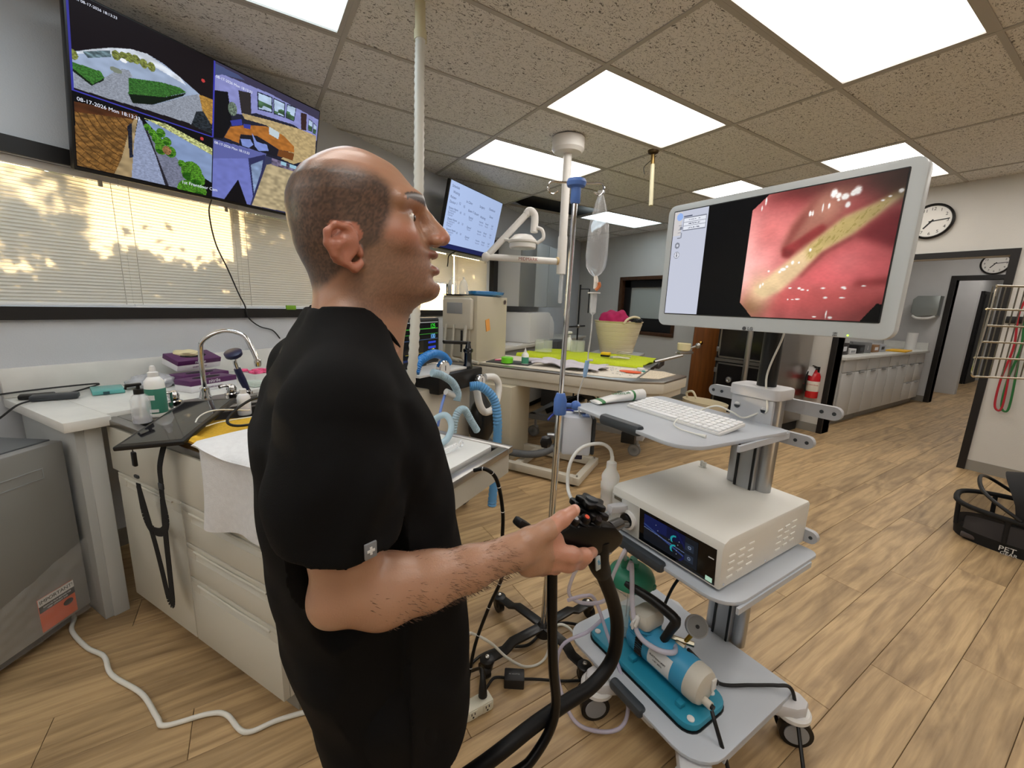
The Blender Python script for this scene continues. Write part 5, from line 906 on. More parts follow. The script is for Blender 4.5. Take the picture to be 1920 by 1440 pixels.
for u, v in ((3.22, 2.34), (3.29, 2.26)): B().lathe([(.045, 0), (.045, .07), (.03, .12), (.008, .14), (.012, .155), (.001, .16)], (u, v, 1.476)).build('bell_jar', mat('jar_glass', (235, 240, 240), .05, alpha=.35), t)
# ---- things on the dental table
t = kthing('instrument_tray', 'black tray with a pink syringe on the dental table', 'tray', 3.40, 1.82, .859); B().box((3.42, 1.80, .863), (.22, .42, .008), .003, R(8)).build('tray', DGREY, t); B().cyl((3.38, 1.95, .875), (3.45, 1.88, .875), .008).build('syringe', mat('pink_syringe', (230, 120, 150), .4), t)
t = kthing('green_box', 'bright green plastic tub on the black tray', 'tub', 3.33, 1.79, .868); B().lathe([(.05, 0), (.055, .004), (.055, .05), (.05, .054)], (3.33, 1.79, .868)).build('tub', mat('lime_plastic', (118, 214, 40), .4), t)
t = kthing('green_bottle', 'small bottle of green liquid on the dental table', 'bottle', 3.38, 1.63, .859); b = (3.38, 1.63, .868); B().lathe([(.032, 0), (.033, .003), (.033, .085), (.02, .105), (.012, .108)], b).build('bottle', MILK, t); B().lathe([(.0335, .006), (.0337, .008), (.0337, .062), (.0335, .064)], b).build('liquid_band', mat('green_liquid', (70, 150, 120), .3), t); B().lathe([(.013, .108), (.013, .12), (.005, .135), (.003, .15)], b).build('nozzle', WHITE, t)
cloth('grey_cloth', 'crumpled pale grey cloth on the dental table', 'cloth', lambda a, b: (3.36 + .36 * b + .03 * math.sin(7 * a), 1.55 - .62 * a + .03 * math.sin(9 * b), .872 + .022 * abs(math.sin(6 * a + 5 * b)) + .02 * abs(math.sin(11 * a - 4 * b + 1)) * (1 - a)), mat('lilac_grey_cloth', (196, 192, 200), .9), 40, 30, .005, 'K')
t = kthing('rolled_cloth', 'rolled pale grey cloth beside the green bottle', 'cloth', 3.50, 1.56, .859); B().tube([(3.50, 1.66, .885), (3.57, 1.62, .885), (3.64, 1.58, .88)], [.018, .024, .02], 10).build('roll', mat('lilac_grey_cloth', (196, 192, 200), .9), t)
t = kthing('orange_dish', 'flat orange dish on the end of the dental table', 'dish', 3.60, .70, .859); B().lathe([(.06, 0), (.085, .006), (.085, .011), (.001, .008)], (3.60, .72, .859), M=Matrix.Diagonal(Vector((.7, 1.1, 1, 1)))).build('dish', mat('orange_red', (236, 92, 40), .4), t)
t = kthing('dressing_pack', 'white and teal dressing pack on the dental table end', 'pack', 3.75, .66, .859); B().box((3.76, .66, .873), (.07, .06, .028), .006, .4).build('pack', WHITE, t); B().box((3.72, .63, .866), (.05, .02, .014), .004, .5).build('teal_strip', TEAL, t)
cr = B(); rg = np.random.default_rng(12)
for k in range(70): cr.box((3.4 + .4 * rg.random(), .66 + .5 * rg.random(), .862), (.01 + .014 * rg.random(), .008, .006), .002, rg.random() * 3)
tag(tag(cr.build('cotton_scraps', WHITE), 'white cotton scraps scattered on the dental table', 'scraps'), kind='stuff'); o = bpy.data.objects['cotton_scraps']; o.rotation_euler = (0, 0, RK)
# ---- lift table behind it, with lime towel
g = kthing('lift_table', 'grey steel lift table on casters under a lime towel', 'table', 4.4, 1.3, 0)
B().b2((4.02, .62, .82), (4.82, 2.05, .858), .006).build('top', STEEL, g)
DARKM = mat('dark_metal', (84, 82, 80), .45, .5)
for s in (0, 1):
    B().box((4.15 + .5 * s, 1.25, .48), (.05, 1.1, .06), .006, 0, Matrix.Rotation(R(28 if s else 28), 4, 'X')).build('scissor_arm', DARKM, g); B().box((4.22 + .4 * s, 1.25, .48), (.05, 1.1, .06), .006, 0, Matrix.Rotation(R(-28), 4, 'X')).build('scissor_arm', BLACK, g)
    B().box((4.0 + .6 * s, 1.22, .21), (.08, 1.25, .06), .008).build('base_rail', GREYP, g)
B().box((3.70, .70, .25), (.10, .12, .10), .006).build('end_block', BLACK, g); B().box((3.86, .66, .25), (.22, .16, .07), .006).build('pedal_beam', CARTG, g)
for v in (.63, 1.80): B().box((4.3, v, .21), (.68, .08, .06), .008).build('base_crossbar', GREYP, g)
for u, v in ((3.94, 1.74), (3.93, .66), (4.55, .53), (4.6, 1.80)):
    f = B().cyl((u, v, .12), (u, v, .19), .014).box((u + .01, v, .10), (.05, .05, .05), .015).build('caster_fork', GREYP, g); B().cyl((u - .018, v + .02, .06), (u + .018, v + .02, .06), .06, n=28).build('caster_wheel', mat('grey_tyre', (126, 126, 124), .6), f)
    for r_ in (.045, .025): B().lathe([(r_, 0), (r_ + .004, .001), (r_ + .004, .003), (r_, .003)], (u - .019, v + .02, .06), M=RY90).build('wheel_ring', GREYP, f)
LIME = mat('lime_towel', (190, 206, 40), .95, var=.1, vscale=90, bump=.6, bscale=300)
cloth('lime_towel', 'lime green towel spread over the lift table', 'towel', lambda a, b: (3.99 + .80 * b - .01, 2.04 - 1.36 * a + .02 * math.sin(9 * b), .872 + .006 * math.sin(12 * a + 5 * b) + .006 * math.sin(20 * b) - (.06 * (1 - b / .06) if b < .06 else 0)), LIME, 50, 40, .008, 'K')
t = kthing('head_rest', 'steel arm rail with a cream bowl at the lift table end', 'arm rail', 4.7, .5, .86); B().cyl((4.5, .66, .862), (4.76, .42, .93), .016).build('rail', STEEL, t); B().box((4.84, .40, .955), (.2, .05, .03), .008, R(-38)).build('plate', STEEL, t); B().cyl((4.86, .50, .94), (4.9, .30, 1.03), .012).ell((4.905, .285, 1.035), (.03, .03, .03)).build('lever', STEEL, t); B().lathe([(.05, 0), (.066, .01), (.07, .08), (.064, .085), (.06, .02)], (4.84, .42, .972)).build('bowl', mat('cream_bowl', (226, 216, 176), .4), t); B().b2((4.45, .60, .8), (4.82, .64, .86), .004).build('hinge_bar', DARKM, t)
BEAK = mat('beaker_glass', (226, 232, 226), .04, alpha=.22)
for k, (u, v, r_, h) in enumerate(((4.33, 1.86, .10, .13), (4.60, 1.55, .085, .13))):
    t = kthing('glass_bowl', ('wide glass bowl on the lime towel behind the IV pole', 'glass bowl on the lime towel in front of the spray bottle')[k], 'bowl', u, v, .887, 'glass bowls on the lime towel'); B().lathe([(r_, 0), (r_, h), (r_ - .005, h), (r_ - .005, .006), (.001, .005)], (u, v, .887)).build('bowl', BEAK, t)
t = kthing('spray_bottle', 'white spray bottle with a red and white trigger', 'bottle', 4.73, 1.70, .88); b = (4.73, 1.70, .88); B().lathe([(.04, 0), (.042, .005), (.042, .1), (.02, .15), (.014, .16)], b).build('body', MILK, t); B().lathe([(.016, .16), (.016, .185)], b).box((b[0] - .01, b[1] + .01, b[2] + .215), (.05, .08, .03), .008, .9).build('head', WHITE, t); B().box((b[0] - .02, b[1] + .035, b[2] + .185), (.012, .016, .05), .003, .9).build('trigger', mat('trigger_red', (190, 50, 60), .4), t)
t = kthing('cleaning_brush', 'yellow topped brush with dark bristles on the lime towel', 'brush', 4.42, 1.16, .882); B().box((4.42, 1.16, .915), (.07, .10, .03), .008).build('back', mat('brush_yellow', (232, 190, 30), .5), t); B().box((4.42, 1.165, .892), (.065, .09, .022), .003).build('bristles', DARKIN, t)
t = kthing('wire_basket', 'small wire basket on the lime towel', 'basket', 4.52, .98, .882)
for k in range(3): B().tube([(4.46, .90, .89 + .02 * k), (4.58, .92, .89 + .02 * k), (4.60, 1.05, .89 + .02 * k), (4.48, 1.06, .89 + .02 * k), (4.46, .90, .89 + .02 * k)], .002, 6, 1).build('wire', STEEL, t)
t = kthing('clippers', 'white and grey clippers lying on the lime towel', 'clippers', 4.30, .95, .882); B().tube([(4.29, 1.05, .895), (4.30, .97, .897), (4.31, .88, .895)], [.016, .014, .011], 10).build('body', CREAM, t); B().box((4.29, 1.06, .895), (.05, .03, .02), .004).build('head', GREYP, t)
# ---- tub on a trolley
t = kthing('grey_trolley', 'grey trolley hidden behind the lime towel, carrying the tub', 'trolley', 5.12, 1.2, 0); B().b2((4.9, .92, .83), (5.4, 1.5, .86), .006).build('top', GREYC, t)
for u in (4.93, 5.37):
    for v in (.95, 1.47): B().cyl((u, v, 0), (u, v, .83), .015).build('leg', STEEL, t)
t = kthing('laundry_tub', 'cream ribbed flexible tub full of cloths', 'tub', 5.12, 1.22, .861); b = (5.12, 1.22, .861); TUBM = mat('cream_tub', (220, 208, 178), .5)
B().lathe([(.19, 0), (.2, .01)] + [(x, z) for k in range(7) for x, z in ((.2 + .012 * k, .02 + .05 * k), (.2 + .012 * k + .011, .062 + .05 * k), (.2 + .012 * k + .006, .068 + .05 * k))] + [(.29, .38), (.295, .39), (.28, .39), (.2, .05), (.001, .03)], b, n=40).build('tub', TUBM, t); B().tube([(5.02, .98, 1.24), (5.0, .95, 1.29), (4.93, 1.0, 1.31), (4.87, 1.06, 1.28), (4.86, 1.09, 1.23)], .014, 10).build('handle', TUBM, t)
crumple('pink_cloth', 'magenta cloth heaped in the cream tub', 'cloth', Kp(5.08, 1.26, 1.16), (.17, .17, .13), mat('magenta_cloth', (178, 36, 92), .9), 21, .3); crumple('dark_toy', 'small black and teal item on the tub rim', 'item', Kp(5.0, .98, 1.245), (.07, .05, .035), mat('black_teal', (22, 30, 34), .4), 22, .3)
# ---- slim black stand by the wall
t = kthing('black_stand', 'slim black drip stand with hooks near the far wall', 'stand', 5.9, 2.0, 0); B().cyl((5.9, 2.0, .02), (5.9, 2.0, 1.72), .012).build('pole', BLACK, t); B().cyl((5.6, 2.02, 1.12), (6.15, 1.98, 1.12), .012).build('cross_arm', BLACK, t); B().ell((5.9, 2.0, 1.12), (.03, .03, .03)).build('clamp', STEEL, t); B().lathe([(.18, 0), (.18, .02), (.03, .04)], (5.9, 2.0, 0)).build('base', BLACK, t); B().cyl((5.9, 1.86, 1.32), (5.9, 1.86, 1.66), .008).build('hanging_probe', BLACK, t); B().cyl((5.9, 2.0, 1.66), (5.9, 1.86, 1.66), .006).build('hook', BLACK, t)
t = kthing('dark_bench', 'dark low bench behind the glass bowls', 'bench', 5.75, 2.1, .5); B().b2((5.25, 2.05, 0), (5.66, 2.26, .93), .01).build('bench', mat('bench_grey', (70, 72, 74), .5), t)
# ---- anaesthesia machine
a = kthing('anesthesia_machine', 'small anesthesia machine with gauges and breathing hoses', 'anesthesia machine', 2.05, 1.6, 0)
B().b2((1.75, 1.50, .10), (2.28, 1.82, .90), .01).build('cabinet', CREAM, a); B().b2((1.72, 1.46, .985), (2.18, 1.80, 1.0), .004).build('top_shelf', WHITE, a); B().b2((1.85, 1.43, .87), (2.32, 1.7, .985), .012).build('control_block', BLACK, a)
for u in (1.78, 2.25):
    for v in (1.53, 1.79): B().cyl((u - .02, v, .05), (u + .02, v, .05), .05).build('caster', BRUB, a)
for k, (u, v, z, r_) in enumerate(((1.88, 1.44, 1.02, .048), (2.24, 1.415, .90, .042))):
    B().lathe([(r_, 0), (r_ + .006, .004), (r_ + .006, .025), (r_, .03)], (u, v, z), M=Matrix.Rotation(R(90), 4, 'X')).build('gauge', CHROME, a); B().cyl((u, v - .0305, z), (u, v - .032, z), r_ - .004, n=24).build('gauge_face', WHITE, a); B().box((u, v - .033, z + .01), (.004, .002, .03), 0).build('needle', BLACK, a)
B().lathe([(.03, 0), (.03, .02), (.024, .03), (.024, .1), (.032, .11), (.032, .125), (.02, .13), (.012, .17)], (2.20, 1.47, .985)).build('pop_off_valve', mat('dark_chrome', (80, 82, 84), .2, 1), a); B().cyl((2.22, 1.47, 1.15), (1.98, 1.5, 1.17), .008).cyl((2.22, 1.47, 1.14), (1.98, 1.5, 1.16), .004).build('lever', BLACK, a)
B().lathe([(.01, .0), (.045, .03), (.095, .12), (.105, .2), (.08, .3), (.03, .37), (.02, .40)], (2.30, 1.42, .42), M=Matrix.Diagonal(Vector((1, .8, 1, 1)))).build('reservoir_bag', BRUB, a)
WH = mat('white_corrugated', (232, 232, 228), .4); BH = mat('blue_hose', (96, 160, 214), .35, alpha=.9); CH = mat('pale_blue_hose', (176, 205, 220), .3, alpha=.8)
B().tube([(2.30, 1.40, .92), (2.38, 1.37, .91), (2.42, 1.36, .84), (2.36, 1.35, .72), (2.24, 1.35, .70), (2.18, 1.36, .76), (2.17, 1.38, .86)], .024, 14, 5).build('white_hose', WH, a)
def corr(pts, r, m, nm, par):
    q = crom(pts, 14); P2 = []; rr = []
    for k, p_ in enumerate(q): P2.append(p_); rr.append(r * (1.0 if k % 2 else .86))
    return B().ring(P2, rr, 12).build(nm, m, par)
corr([(2.06, 1.36, .90), (2.10, 1.30, .90), (2.15, 1.24, .82), (2.17, 1.22, .68), (2.17, 1.22, .5), (2.15, 1.22, .3), (2.13, 1.22, .12)], .030, BH, 'blue_hose', a); corr([(1.68, 1.46, 1.02), (1.72, 1.46, 1.08), (1.84, 1.47, 1.11), (1.98, 1.50, 1.08), (2.06, 1.52, 1.03)], .026, mat('deep_blue_hose', (46, 128, 206), .35), 'blue_hose', a)
corr([(1.66, 1.33, 1.04), (1.72, 1.31, 1.02), (1.80, 1.30, .97), (1.85, 1.30, .90), (1.84, 1.30, .86)], .022, CH, 'patient_hose', a); corr([(1.70, 1.22, .62), (1.70, 1.22, .74), (1.72, 1.21, .83), (1.77, 1.2, .84), (1.82, 1.19, .77), (1.87, 1.18, .70)], .021, CH, 'patient_hose', a)
B().cyl((1.78, 1.33, .92), (1.86, 1.31, .88), .018).build('hose_joint', WHITE, a); B().tube([(1.80, 1.35, .90), (1.74, 1.33, .84), (1.71, 1.33, .74)], .008, 8).build('thin_blue_tube', mat('thin_blue', (120, 150, 220), .35), a)
# vital signs monitor
v = thing('vital_signs_monitor', 'black patient monitor showing green and yellow traces', 'monitor', Kp(1.94, 1.66, 1.0), RK + R(8))
B().b2((-.24, 0, .005), (.26, .05, .30), .015).build('housing', BLACK, v); B().b2((-.1, .0, 0), (.1, .1, .02), .004).build('foot', BLACK, v)
p = Paint(150, 90, (8, 10, 12)); S, T = p.S, p.T
p.put(abs(T - .80) < .008, (60, 150, 50)); p.put(abs(T - .66) < .008, (60, 150, 50)); p.put(abs(T - .52) < .006, (70, 90, 130)); p.put((abs(S - .40) < .004) & (T > .2), (190, 170, 120)); k = (T < .2 + .06 * np.sin(S * 30) * (S < .5)) & (T > .17) & (S < .62); p.put(k, (150, 140, 40)); p.put((S < .62) & (T < .5) & (T > .18) & (T < .2 + .5 * S), (30, 26, 20)); p.put((abs(S - .84) < .1) & (abs(T - .43) < .03), (36, 60, 190)); p.put((abs(S - .84) < .1) & (abs(T - .29) < .03), (36, 60, 190)); p.put((T < .055), (24, 34, 70)); p.put((abs(S - .9) < .05) & (abs(T - .08) < .03), (50, 70, 190)); p.put(abs(T - .97) < .01, (150, 150, 150))
p.build('screen', SCREEN, v, (-.225, -.0015, .045), (.46, 0, 0), (0, 0, .235))
for tx, s_, t_, sz, col in (('125', .19, .247, .042, (60, 230, 60)), ('100', .19, .182, .040, (120, 190, 255)), ('43', .19, .088, .042, (245, 230, 40))): text('reading', tx, sz, emitmat('read_' + tx, col, 1.2), v, (s_ - .02, -.0022, t_), (R(90), 0, 0), 0)
t = kthing('leaf_plant', 'small dark green plant on the window sill behind the monitor', 'plant', 2.75, 2.74, 1.0); B().lathe([(.05, 0), (.065, .1), (.06, .1)], (2.75, 2.70, 1.0)).build('pot', BLACK, t); lf = B(); rg = np.random.default_rng(5)
for k in range(46):
    a_ = rg.random() * 6.28; e = .05 + .16 * rg.random(); x_, y_, z_ = 2.75 + e * math.cos(a_), 2.66 + e * .5 * math.sin(a_), 1.1 + .16 * rg.random(); lf.ell((x_, y_, z_), (.03, .012, .02), 8, 4, Matrix.Rotation(a_, 4, 'Z'))
tag(lf.build('leaves', mat('plant_green', (60, 100, 30), .5, var=.3, vscale=20), t), kind='stuff')
t = kthing('window_shelf', 'narrow dark shelf below the window holding the plant', 'shelf', 2.75, 2.75, .98); B().b2((2.35, 2.6, .98), (3.05, 2.85, 1.0), .003).build('board', BTRIM, t)
for k, (u, z, m_) in enumerate(((1.93, 1.31, 'a'), (2.16, 1.31, 'b'))):
    t = kthing('sticky_pad', ('bright green sticky pad on the black sill', 'lime sticky pad on the black sill beside the man')[k], 'note pad', u, 2.828, 1.316, 'green pads on the sill'); B().b2((u - .035, 2.822, 1.305), (u + .035, 2.84, 1.335), .002).build('pad', mat('pad_green', (122, 170, 40), .6), t)
cable('tv_cable', 'thin black cable hanging from the wall television across the blinds', K3([(1.40, 2.70, 1.93), (1.42, 2.78, 1.86), (1.46, 2.82, 1.70), (1.52, 2.825, 1.55), (1.575, 2.828, 1.40), (1.605, 2.828, 1.33), (1.62, 2.822, 1.25), (1.70, 2.84, 1.19), (1.79, 2.845, 1.16), (1.84, 2.845, 1.10)]), .004, BCAB)
cable('screen_cable', 'thin dark cable hanging below the schedule screen', K3([(3.78, 2.70, 1.94), (3.79, 2.80, 1.90), (3.77, 2.80, 1.82), (3.76, 2.80, 1.78)]), .006, BCAB)
# ================================================================= CEILING-HUNG THINGS, IV STAND
lm = gthing('examination_lamp', 'white jointed examination lamp hanging from the ceiling', 'lamp', 2.18, 2.735, CEIL); LW = mat('lamp_white', (226, 224, 220), .35)
x, y = 2.18, 2.735
B().lathe([(.10, 0), (.125, -.01), (.125, -.09), (.105, -.115), (.03, -.12)], (x, y, CEIL), n=36).build('ceiling_mount', LW, lm)
B().cyl((x, y, 2.57), (x, y, 1.95), .033, n=24).build('drop_pole', LW, lm); B().cyl((x, y, 1.95), (x, y, 1.66), .038, n=24).build('pole_sleeve', LW, lm); B().box((x + .005, y - .002, 1.55), (.03, .03, .25), .01).build('film_strip', CLEAR, lm)
j1 = Vector((x - .04, y + .005, 1.755)); j2 = Vector((1.62, 2.985, 1.765)); j3 = Vector((1.915, 2.875, 2.11)); j4 = Vector((1.965, 2.835, 2.05)); j5 = Vector((1.96, 2.83, 1.97))
B().cyl(j1, j2, .026, n=20).build('swing_arm', LW, lm); B().ell(j2, (.038, .038, .036)).build('elbow_joint', LW, lm); B().tube([j2, j2.lerp(j3, .5), j3], .026, 16, 2).build('spring_arm', LW, lm)
B().tube([j3 + (j2 - j3) * .02, j3 + Vector((.015, -.01, .022)), j4 + Vector((-.012, .005, .065)), j4 + Vector((0, 0, .03)), j5], .03, 16).build('curved_neck', LW, lm)
hc = Vector((1.87, 2.85, 1.885)); B().lathe([(.10, -.045), (.105, -.04), (.105, -.01), (.115, .0), (.115, .012), (.07, .055), (.045, .06)], hc, n=36).build('lamp_head', LW, lm); B().lathe([(.107, -.009), (.108, -.004)], hc, n=36).build('rim_band', GRN, lm)
B().lathe([(.092, -.046), (.092, -.044)], hc, n=30).build('lamp_lens', mat('lamp_lens', (220, 226, 226), .15), lm); B().tube([hc + Vector((.1, -.05, .0)), hc + Vector((.14, -.08, .04)), hc + Vector((.13, -.075, .10)), hc + Vector((.10, -.04, .12))], .014, 10).build('handle_loop', LW, lm)
B().tube([hc + Vector((-.09, .04, .01)), hc + Vector((-.13, .07, .02))], .012, 10, 1).build('side_grip', LW, lm)
dirv = (j2 - j1); text('brand_print', 'MIDMARK', .035, mat('brand_rust', (150, 70, 60), .5), lm, tuple(j1.lerp(j2, .42) + Vector((-.0135, -.0225, .0))), (R(90), 0, math.atan2(-dirv.y, -dirv.x)))
B().cyl((x - .035, y, 1.76), (x - .05, y + .005, 1.76), .03).build('collar', mat('collar_tan', (200, 176, 130), .5), lm)
# hose from the ceiling
hz = kthing('scavenger_hose', 'white corrugated gas hose hanging from the ceiling', 'hose', 1.60, 1.38, CEIL)
corr([(1.625, 1.365, 2.55), (1.60, 1.35, 2.40), (1.56, 1.32, 2.15), (1.52, 1.29, 1.9), (1.49, 1.27, 1.65), (1.46, 1.26, 1.4), (1.44, 1.26, 1.15), (1.45, 1.30, .95)], .0235, mat('pale_hose', (214, 214, 206), .4, alpha=.9), 'corrugated_hose', hz)
B().cyl((1.63, 1.37, CEIL), (1.627, 1.367, 2.56), .023, n=20).build('ceiling_pipe', mat('aged_cream', (206, 200, 168), .45), hz); B().cyl((1.628, 1.368, 2.57), (1.625, 1.365, 2.53), .028, n=20).build('cuff', mat('aged_cream', (206, 200, 168), .45), hz)
rd = gthing('ceiling_rod', 'cream rod with a brass cap hanging from the ceiling', 'rod', 2.90, 2.52, CEIL); B().lathe([(.045, 0), (.04, -.02), (.02, -.03)], (2.90, 2.52, CEIL)).build('cap', mat('dark_brass', (88, 72, 48), .35, .9), rd); B().cyl((2.90, 2.52, CEIL - .03), (2.895, 2.51, CEIL - .11), .016).build('collar', mat('old_brass', (140, 116, 70), .35, .9), rd); B().cyl((2.895, 2.51, CEIL - .11), (2.868, 2.465, CEIL - .44), .017).build('rod', mat('aged_cream', (206, 200, 168), .45), rd); B().tube([(2.92, 2.50, CEIL - .04), (2.89, 2.56, CEIL - .09), (2.86, 2.57, CEIL - .13), (2.87, 2.56, CEIL - .18)], .003, 6).build('loose_wire', BCAB, rd)
# IV stand
iv = gthing('iv_stand', 'chrome IV stand with a black five-leg base', 'IV stand', .945, 1.165, 0); px_, py_ = .945, 1.165
top = Vector((.965, 1.155, 1.80)); B().cyl((px_, py_, .07), Vector((px_, py_, .07)).lerp(top, .56), .0135, n=18).build('lower_pole', CHROME, iv); B().cyl(Vector((px_, py_, .07)).lerp(top, .56), top, .0095, n=16).build('upper_pole', CHROME, iv)
BLU = mat('clamp_blue', (84, 122, 196), .4)
m_ = Vector((px_, py_, .07)).lerp(top, .56); B().lathe([(.022, -.035), (.024, -.03), (.024, .02), (.016, .045), (.012, .046)], m_).build('height_clamp', BLU, iv); B().cyl(m_, m_ + Vector((.04, -.028, 0)), .009).ell(m_ + Vector((.048, -.033, 0)), (.019, .019, .019)).build('clamp_knob', BLU, iv)
B().lathe([(.014, -.055), (.017, -.05), (.017, -.005), (.03, .0), (.034, .012), (.03, .022), (.01, .026)], top + Vector((0, 0, 0))).build('hook_hub', BLU, iv)
sx = Vector((.84, -.54, 0)); 
for s in (-1, 1):
    o = top + Vector((0, 0, .012)); B().tube([o, o + sx * .05 * s, o + sx * .085 * s, o + sx * .095 * s + Vector((0, 0, -.02)), o + sx * .08 * s + Vector((0, 0, -.038)), o + sx * .062 * s + Vector((0, 0, -.028))], .0035, 8).build('hook', CHROME, iv)
hub = Vector((px_, py_, .075)); B().lathe([(.035, -.02), (.035, .01), (.02, .03), (.016, .035)], hub).build('base_hub', BLACK, iv)
for (ex, ey) in ((.885, 1.425), (.672, 1.155), (.975, .945), (1.215, 1.19)):
    e = Vector((ex, ey, .062)); dd = (e - hub); dn = Vector((dd.x, dd.y, 0)).normalized(); nn = Vector((-dn.y, dn.x, 0)) * .021; L_ = Vector((dd.x, dd.y, 0)).length
    pr_ = [(0, .098), (L_ * .58, .098), (L_ * .72, .075), (L_ + .02, .075), (L_ + .02, .068), (L_ * .70, .068), (L_ * .56, .088), (0, .088)]
    Mz = Matrix((( dn.x, 0, nn.x / .021, px_), (dn.y, 0, nn.y / .021, py_), (0, 1, 0, 0), (0, 0, 0, 1)))
    l = B().prism(pr_, -.021, .021, Mz, r=.002).build('leg', mat('satin_black', (24, 23, 22), .28), iv)
    B().lathe([(.028, .066), (.028, .076), (.022, .08)], (ex, ey, 0)).build('leg_end', BLACK, l); B().ell((ex, ey, .084), (.009, .009, .008)).build('dome_nut', CHROME, l)
    B().cyl((ex - .012 + dn.x * .01, ey, .03), (ex + .012 + dn.x * .01, ey, .03), .03).lathe([(.02, .03), (.026, .066)], (ex, ey, 0)).build('caster', BRUB, l)
# pump on the pole
ip = thing('infusion_pump', 'small white infusion pump clamped to the IV pole', 'infusion pump', (1.045, 1.13, .845), R(-36))
PB = mat('pump_white', (206, 212, 222), .35)
B().b2((-.075, -.035, 0), (.035, .065, .15), .01).build('housing', PB, ip); B().b2((.035, -.03, .004), (.05, .06, .146), .006).build('front_bezel', DGREY, ip); B().b2((.049, -.02, .03), (.0512, .05, .135)).build('display', mat('pink_display', (196, 160, 150), .3), ip); B().b2((.0, -.02, .15), (.025, .02, .152)).build('blue_mark', BLU, ip); B().b2((-.02, .0, -.028), (.01, .03, .002), .004).build('door_latch', NAVY, ip)
text('pump_print', 'START', .012, WHITE, ip, (.052, .015, .018), (R(90), 0, R(90)))
B().box((-.10, .02, .055), (.06, .03, .02), .004).build('pole_clamp', ALU, ip); B().ell((-.135, -.01, .04), (.026, .026, .026), 5, 4).build('star_knob', BLACK, ip); B().tube([(-.02, .03, .152), (-.05, .02, .165), (-.10, .03, .15), (-.13, .02, .12)], .004, 8).build('lead', mat('lead_blue', (50, 70, 170), .4), ip); B().box((-.01, .03, .156), (.05, .03, .012), .004).build('cassette_clip', ALU, ip)
# IV bag and line
bag = thing('iv_bag', 'clear IV fluid bag hanging from the stand hook', 'IV bag', (1.03, 1.10, 1.775), R(-33)); BAGM = mat('bag_film', (236, 240, 244), .06, trans=.5, ior=1.2, alpha=.42, coat=1)
rows = [(0, .008, .004), (-.03, .018, .008), (-.08, .031, .014), (-.13, .036, .020), (-.20, .037, .024), (-.235, .033, .02), (-.258, .02, .012), (-.268, .008, .006)]
b = B(); n = 28
for z, rx, ry in rows: b.v += [(rx * math.cos(2 * PI * j / n) * (1 + .05 * math.sin(5 * j + 30 * z)), ry * math.sin(2 * PI * j / n), z) for j in range(n)]
for i in range(len(rows) - 1):
    for j in range(n): b.f.append((i * n + j, (i + 1) * n + j, (i + 1) * n + (j + 1) % n, i * n + (j + 1) % n))
b.build('bag', BAGM, bag, ang=80); B().lathe([(.012, 0), (.012, .004)], (0, 0, .004), M=Matrix.Diagonal(Vector((1, .3, 2, 1)))).build('hanger_loop', CLEAR, bag)
B().tube([(0, 0, -.265), (.004, 0, -.285), (.002, 0, -.31)], [.006, .009, .007], 10).build('port', mat('port_white', (236, 230, 220), .4), bag); B().tube([(.012, -.004, -.288), (.016, -.004, -.30), (.004, -.004, -.315)], .006, 8).build('port_cap', mat('port_orange', (206, 120, 70), .4), bag)
B().cyl((-.0, 0, -.322), (.0, 0, -.326), .022, n=20).build('spike_flange', WHITE, bag); B().lathe([(.004, -.40), (.011, -.392), (.012, -.33), (.010, -.326)], (0, 0, 0)).build('drip_chamber', mat('chamber_clear', (240, 244, 246), .05, alpha=.4), bag)
LINE = mat('line_clear', (220, 222, 218), .3, alpha=.75)
B().tube([(0, 0, -.40), (.0, .003, -.47), (-.004, .004, -.54), (-.006, .0, -.58), (-.018, .005, -.64), (-.03, .01, -.70), (-.02, .02, -.76), (-.012, .03, -.785)], .0026, 8).build('line', LINE, bag)
B().tube([(-.006, 0, -.565), (-.01, .0, -.60), (-.012, 0, -.625)], [.008, .009, .006], 10).build('roller_clamp', mat('clamp_lightblue', (150, 186, 226), .4), bag); B().box((.004, 0, -.562), (.02, .006, .008), .002).build('slide_clamp', WHITE, bag)
# ================================================================= FLOOR CABLES
cable('white_power_cable', 'thick white power cable snaking across the floor past the fridge', [(-1.13, 2.62, .12), (-.95, 2.44, .10), (-.84, 2.33, .07), (-.74, 2.30, .016), (-.715, 2.19, .009), (-.635, 2.045, .009), (-.57, 1.962, .009), (-.523, 1.841, .009), (-.417, 1.694, .009), (-.355, 1.558, .009), (-.328, 1.512, .009), (-.214, 1.49, .009), (-.161, 1.455, .009), (-.108, 1.358, .009), (-.018, 1.35, .009), (.077, 1.331, .009), (.25, 1.28, .009), (.45, 1.10, .009)], .008, WCAB, n=10)
ps = thing('power_strip', 'cream power strip with sockets on the floor', 'power strip', (.52, 1.05, 0), R(0)); B().b2((-.13, -.025, 0), (.11, .025, .042), .008).build('case', mat('ivory_case', (226, 224, 206), .4), ps)
for k in range(4):
    o = B().b2((-.10 + .055 * k, -.027, .006), (-.065 + .055 * k, -.0245, .038), .002).build('socket', mat('ivory_case', (226, 224, 206), .4), ps)
    for dx, dz, w_2, h_2 in ((-.006, .006, .003, .009), (.006, .006, .003, .009), (0, -.007, .006, .006)): B().box((-.0825 + .055 * k + dx, -.0272, .022 + dz), (w_2, .001, h_2)).build('pin_slot', DARKIN, o)
ad = gthing('power_adapter', 'black power adapter brick on the floor by the IV stand', 'adapter', .745, 1.075, 0); B().box((.745, 1.075, .02), (.075, .055, .04), .004, R(-34)).build('brick', mat('adapter_black', (26, 26, 28), .45), ad); text('rating_text', 'AC ADAPTER', .007, GREYP, ad, (.745, 1.075, .0404), (0, 0, R(-34)))
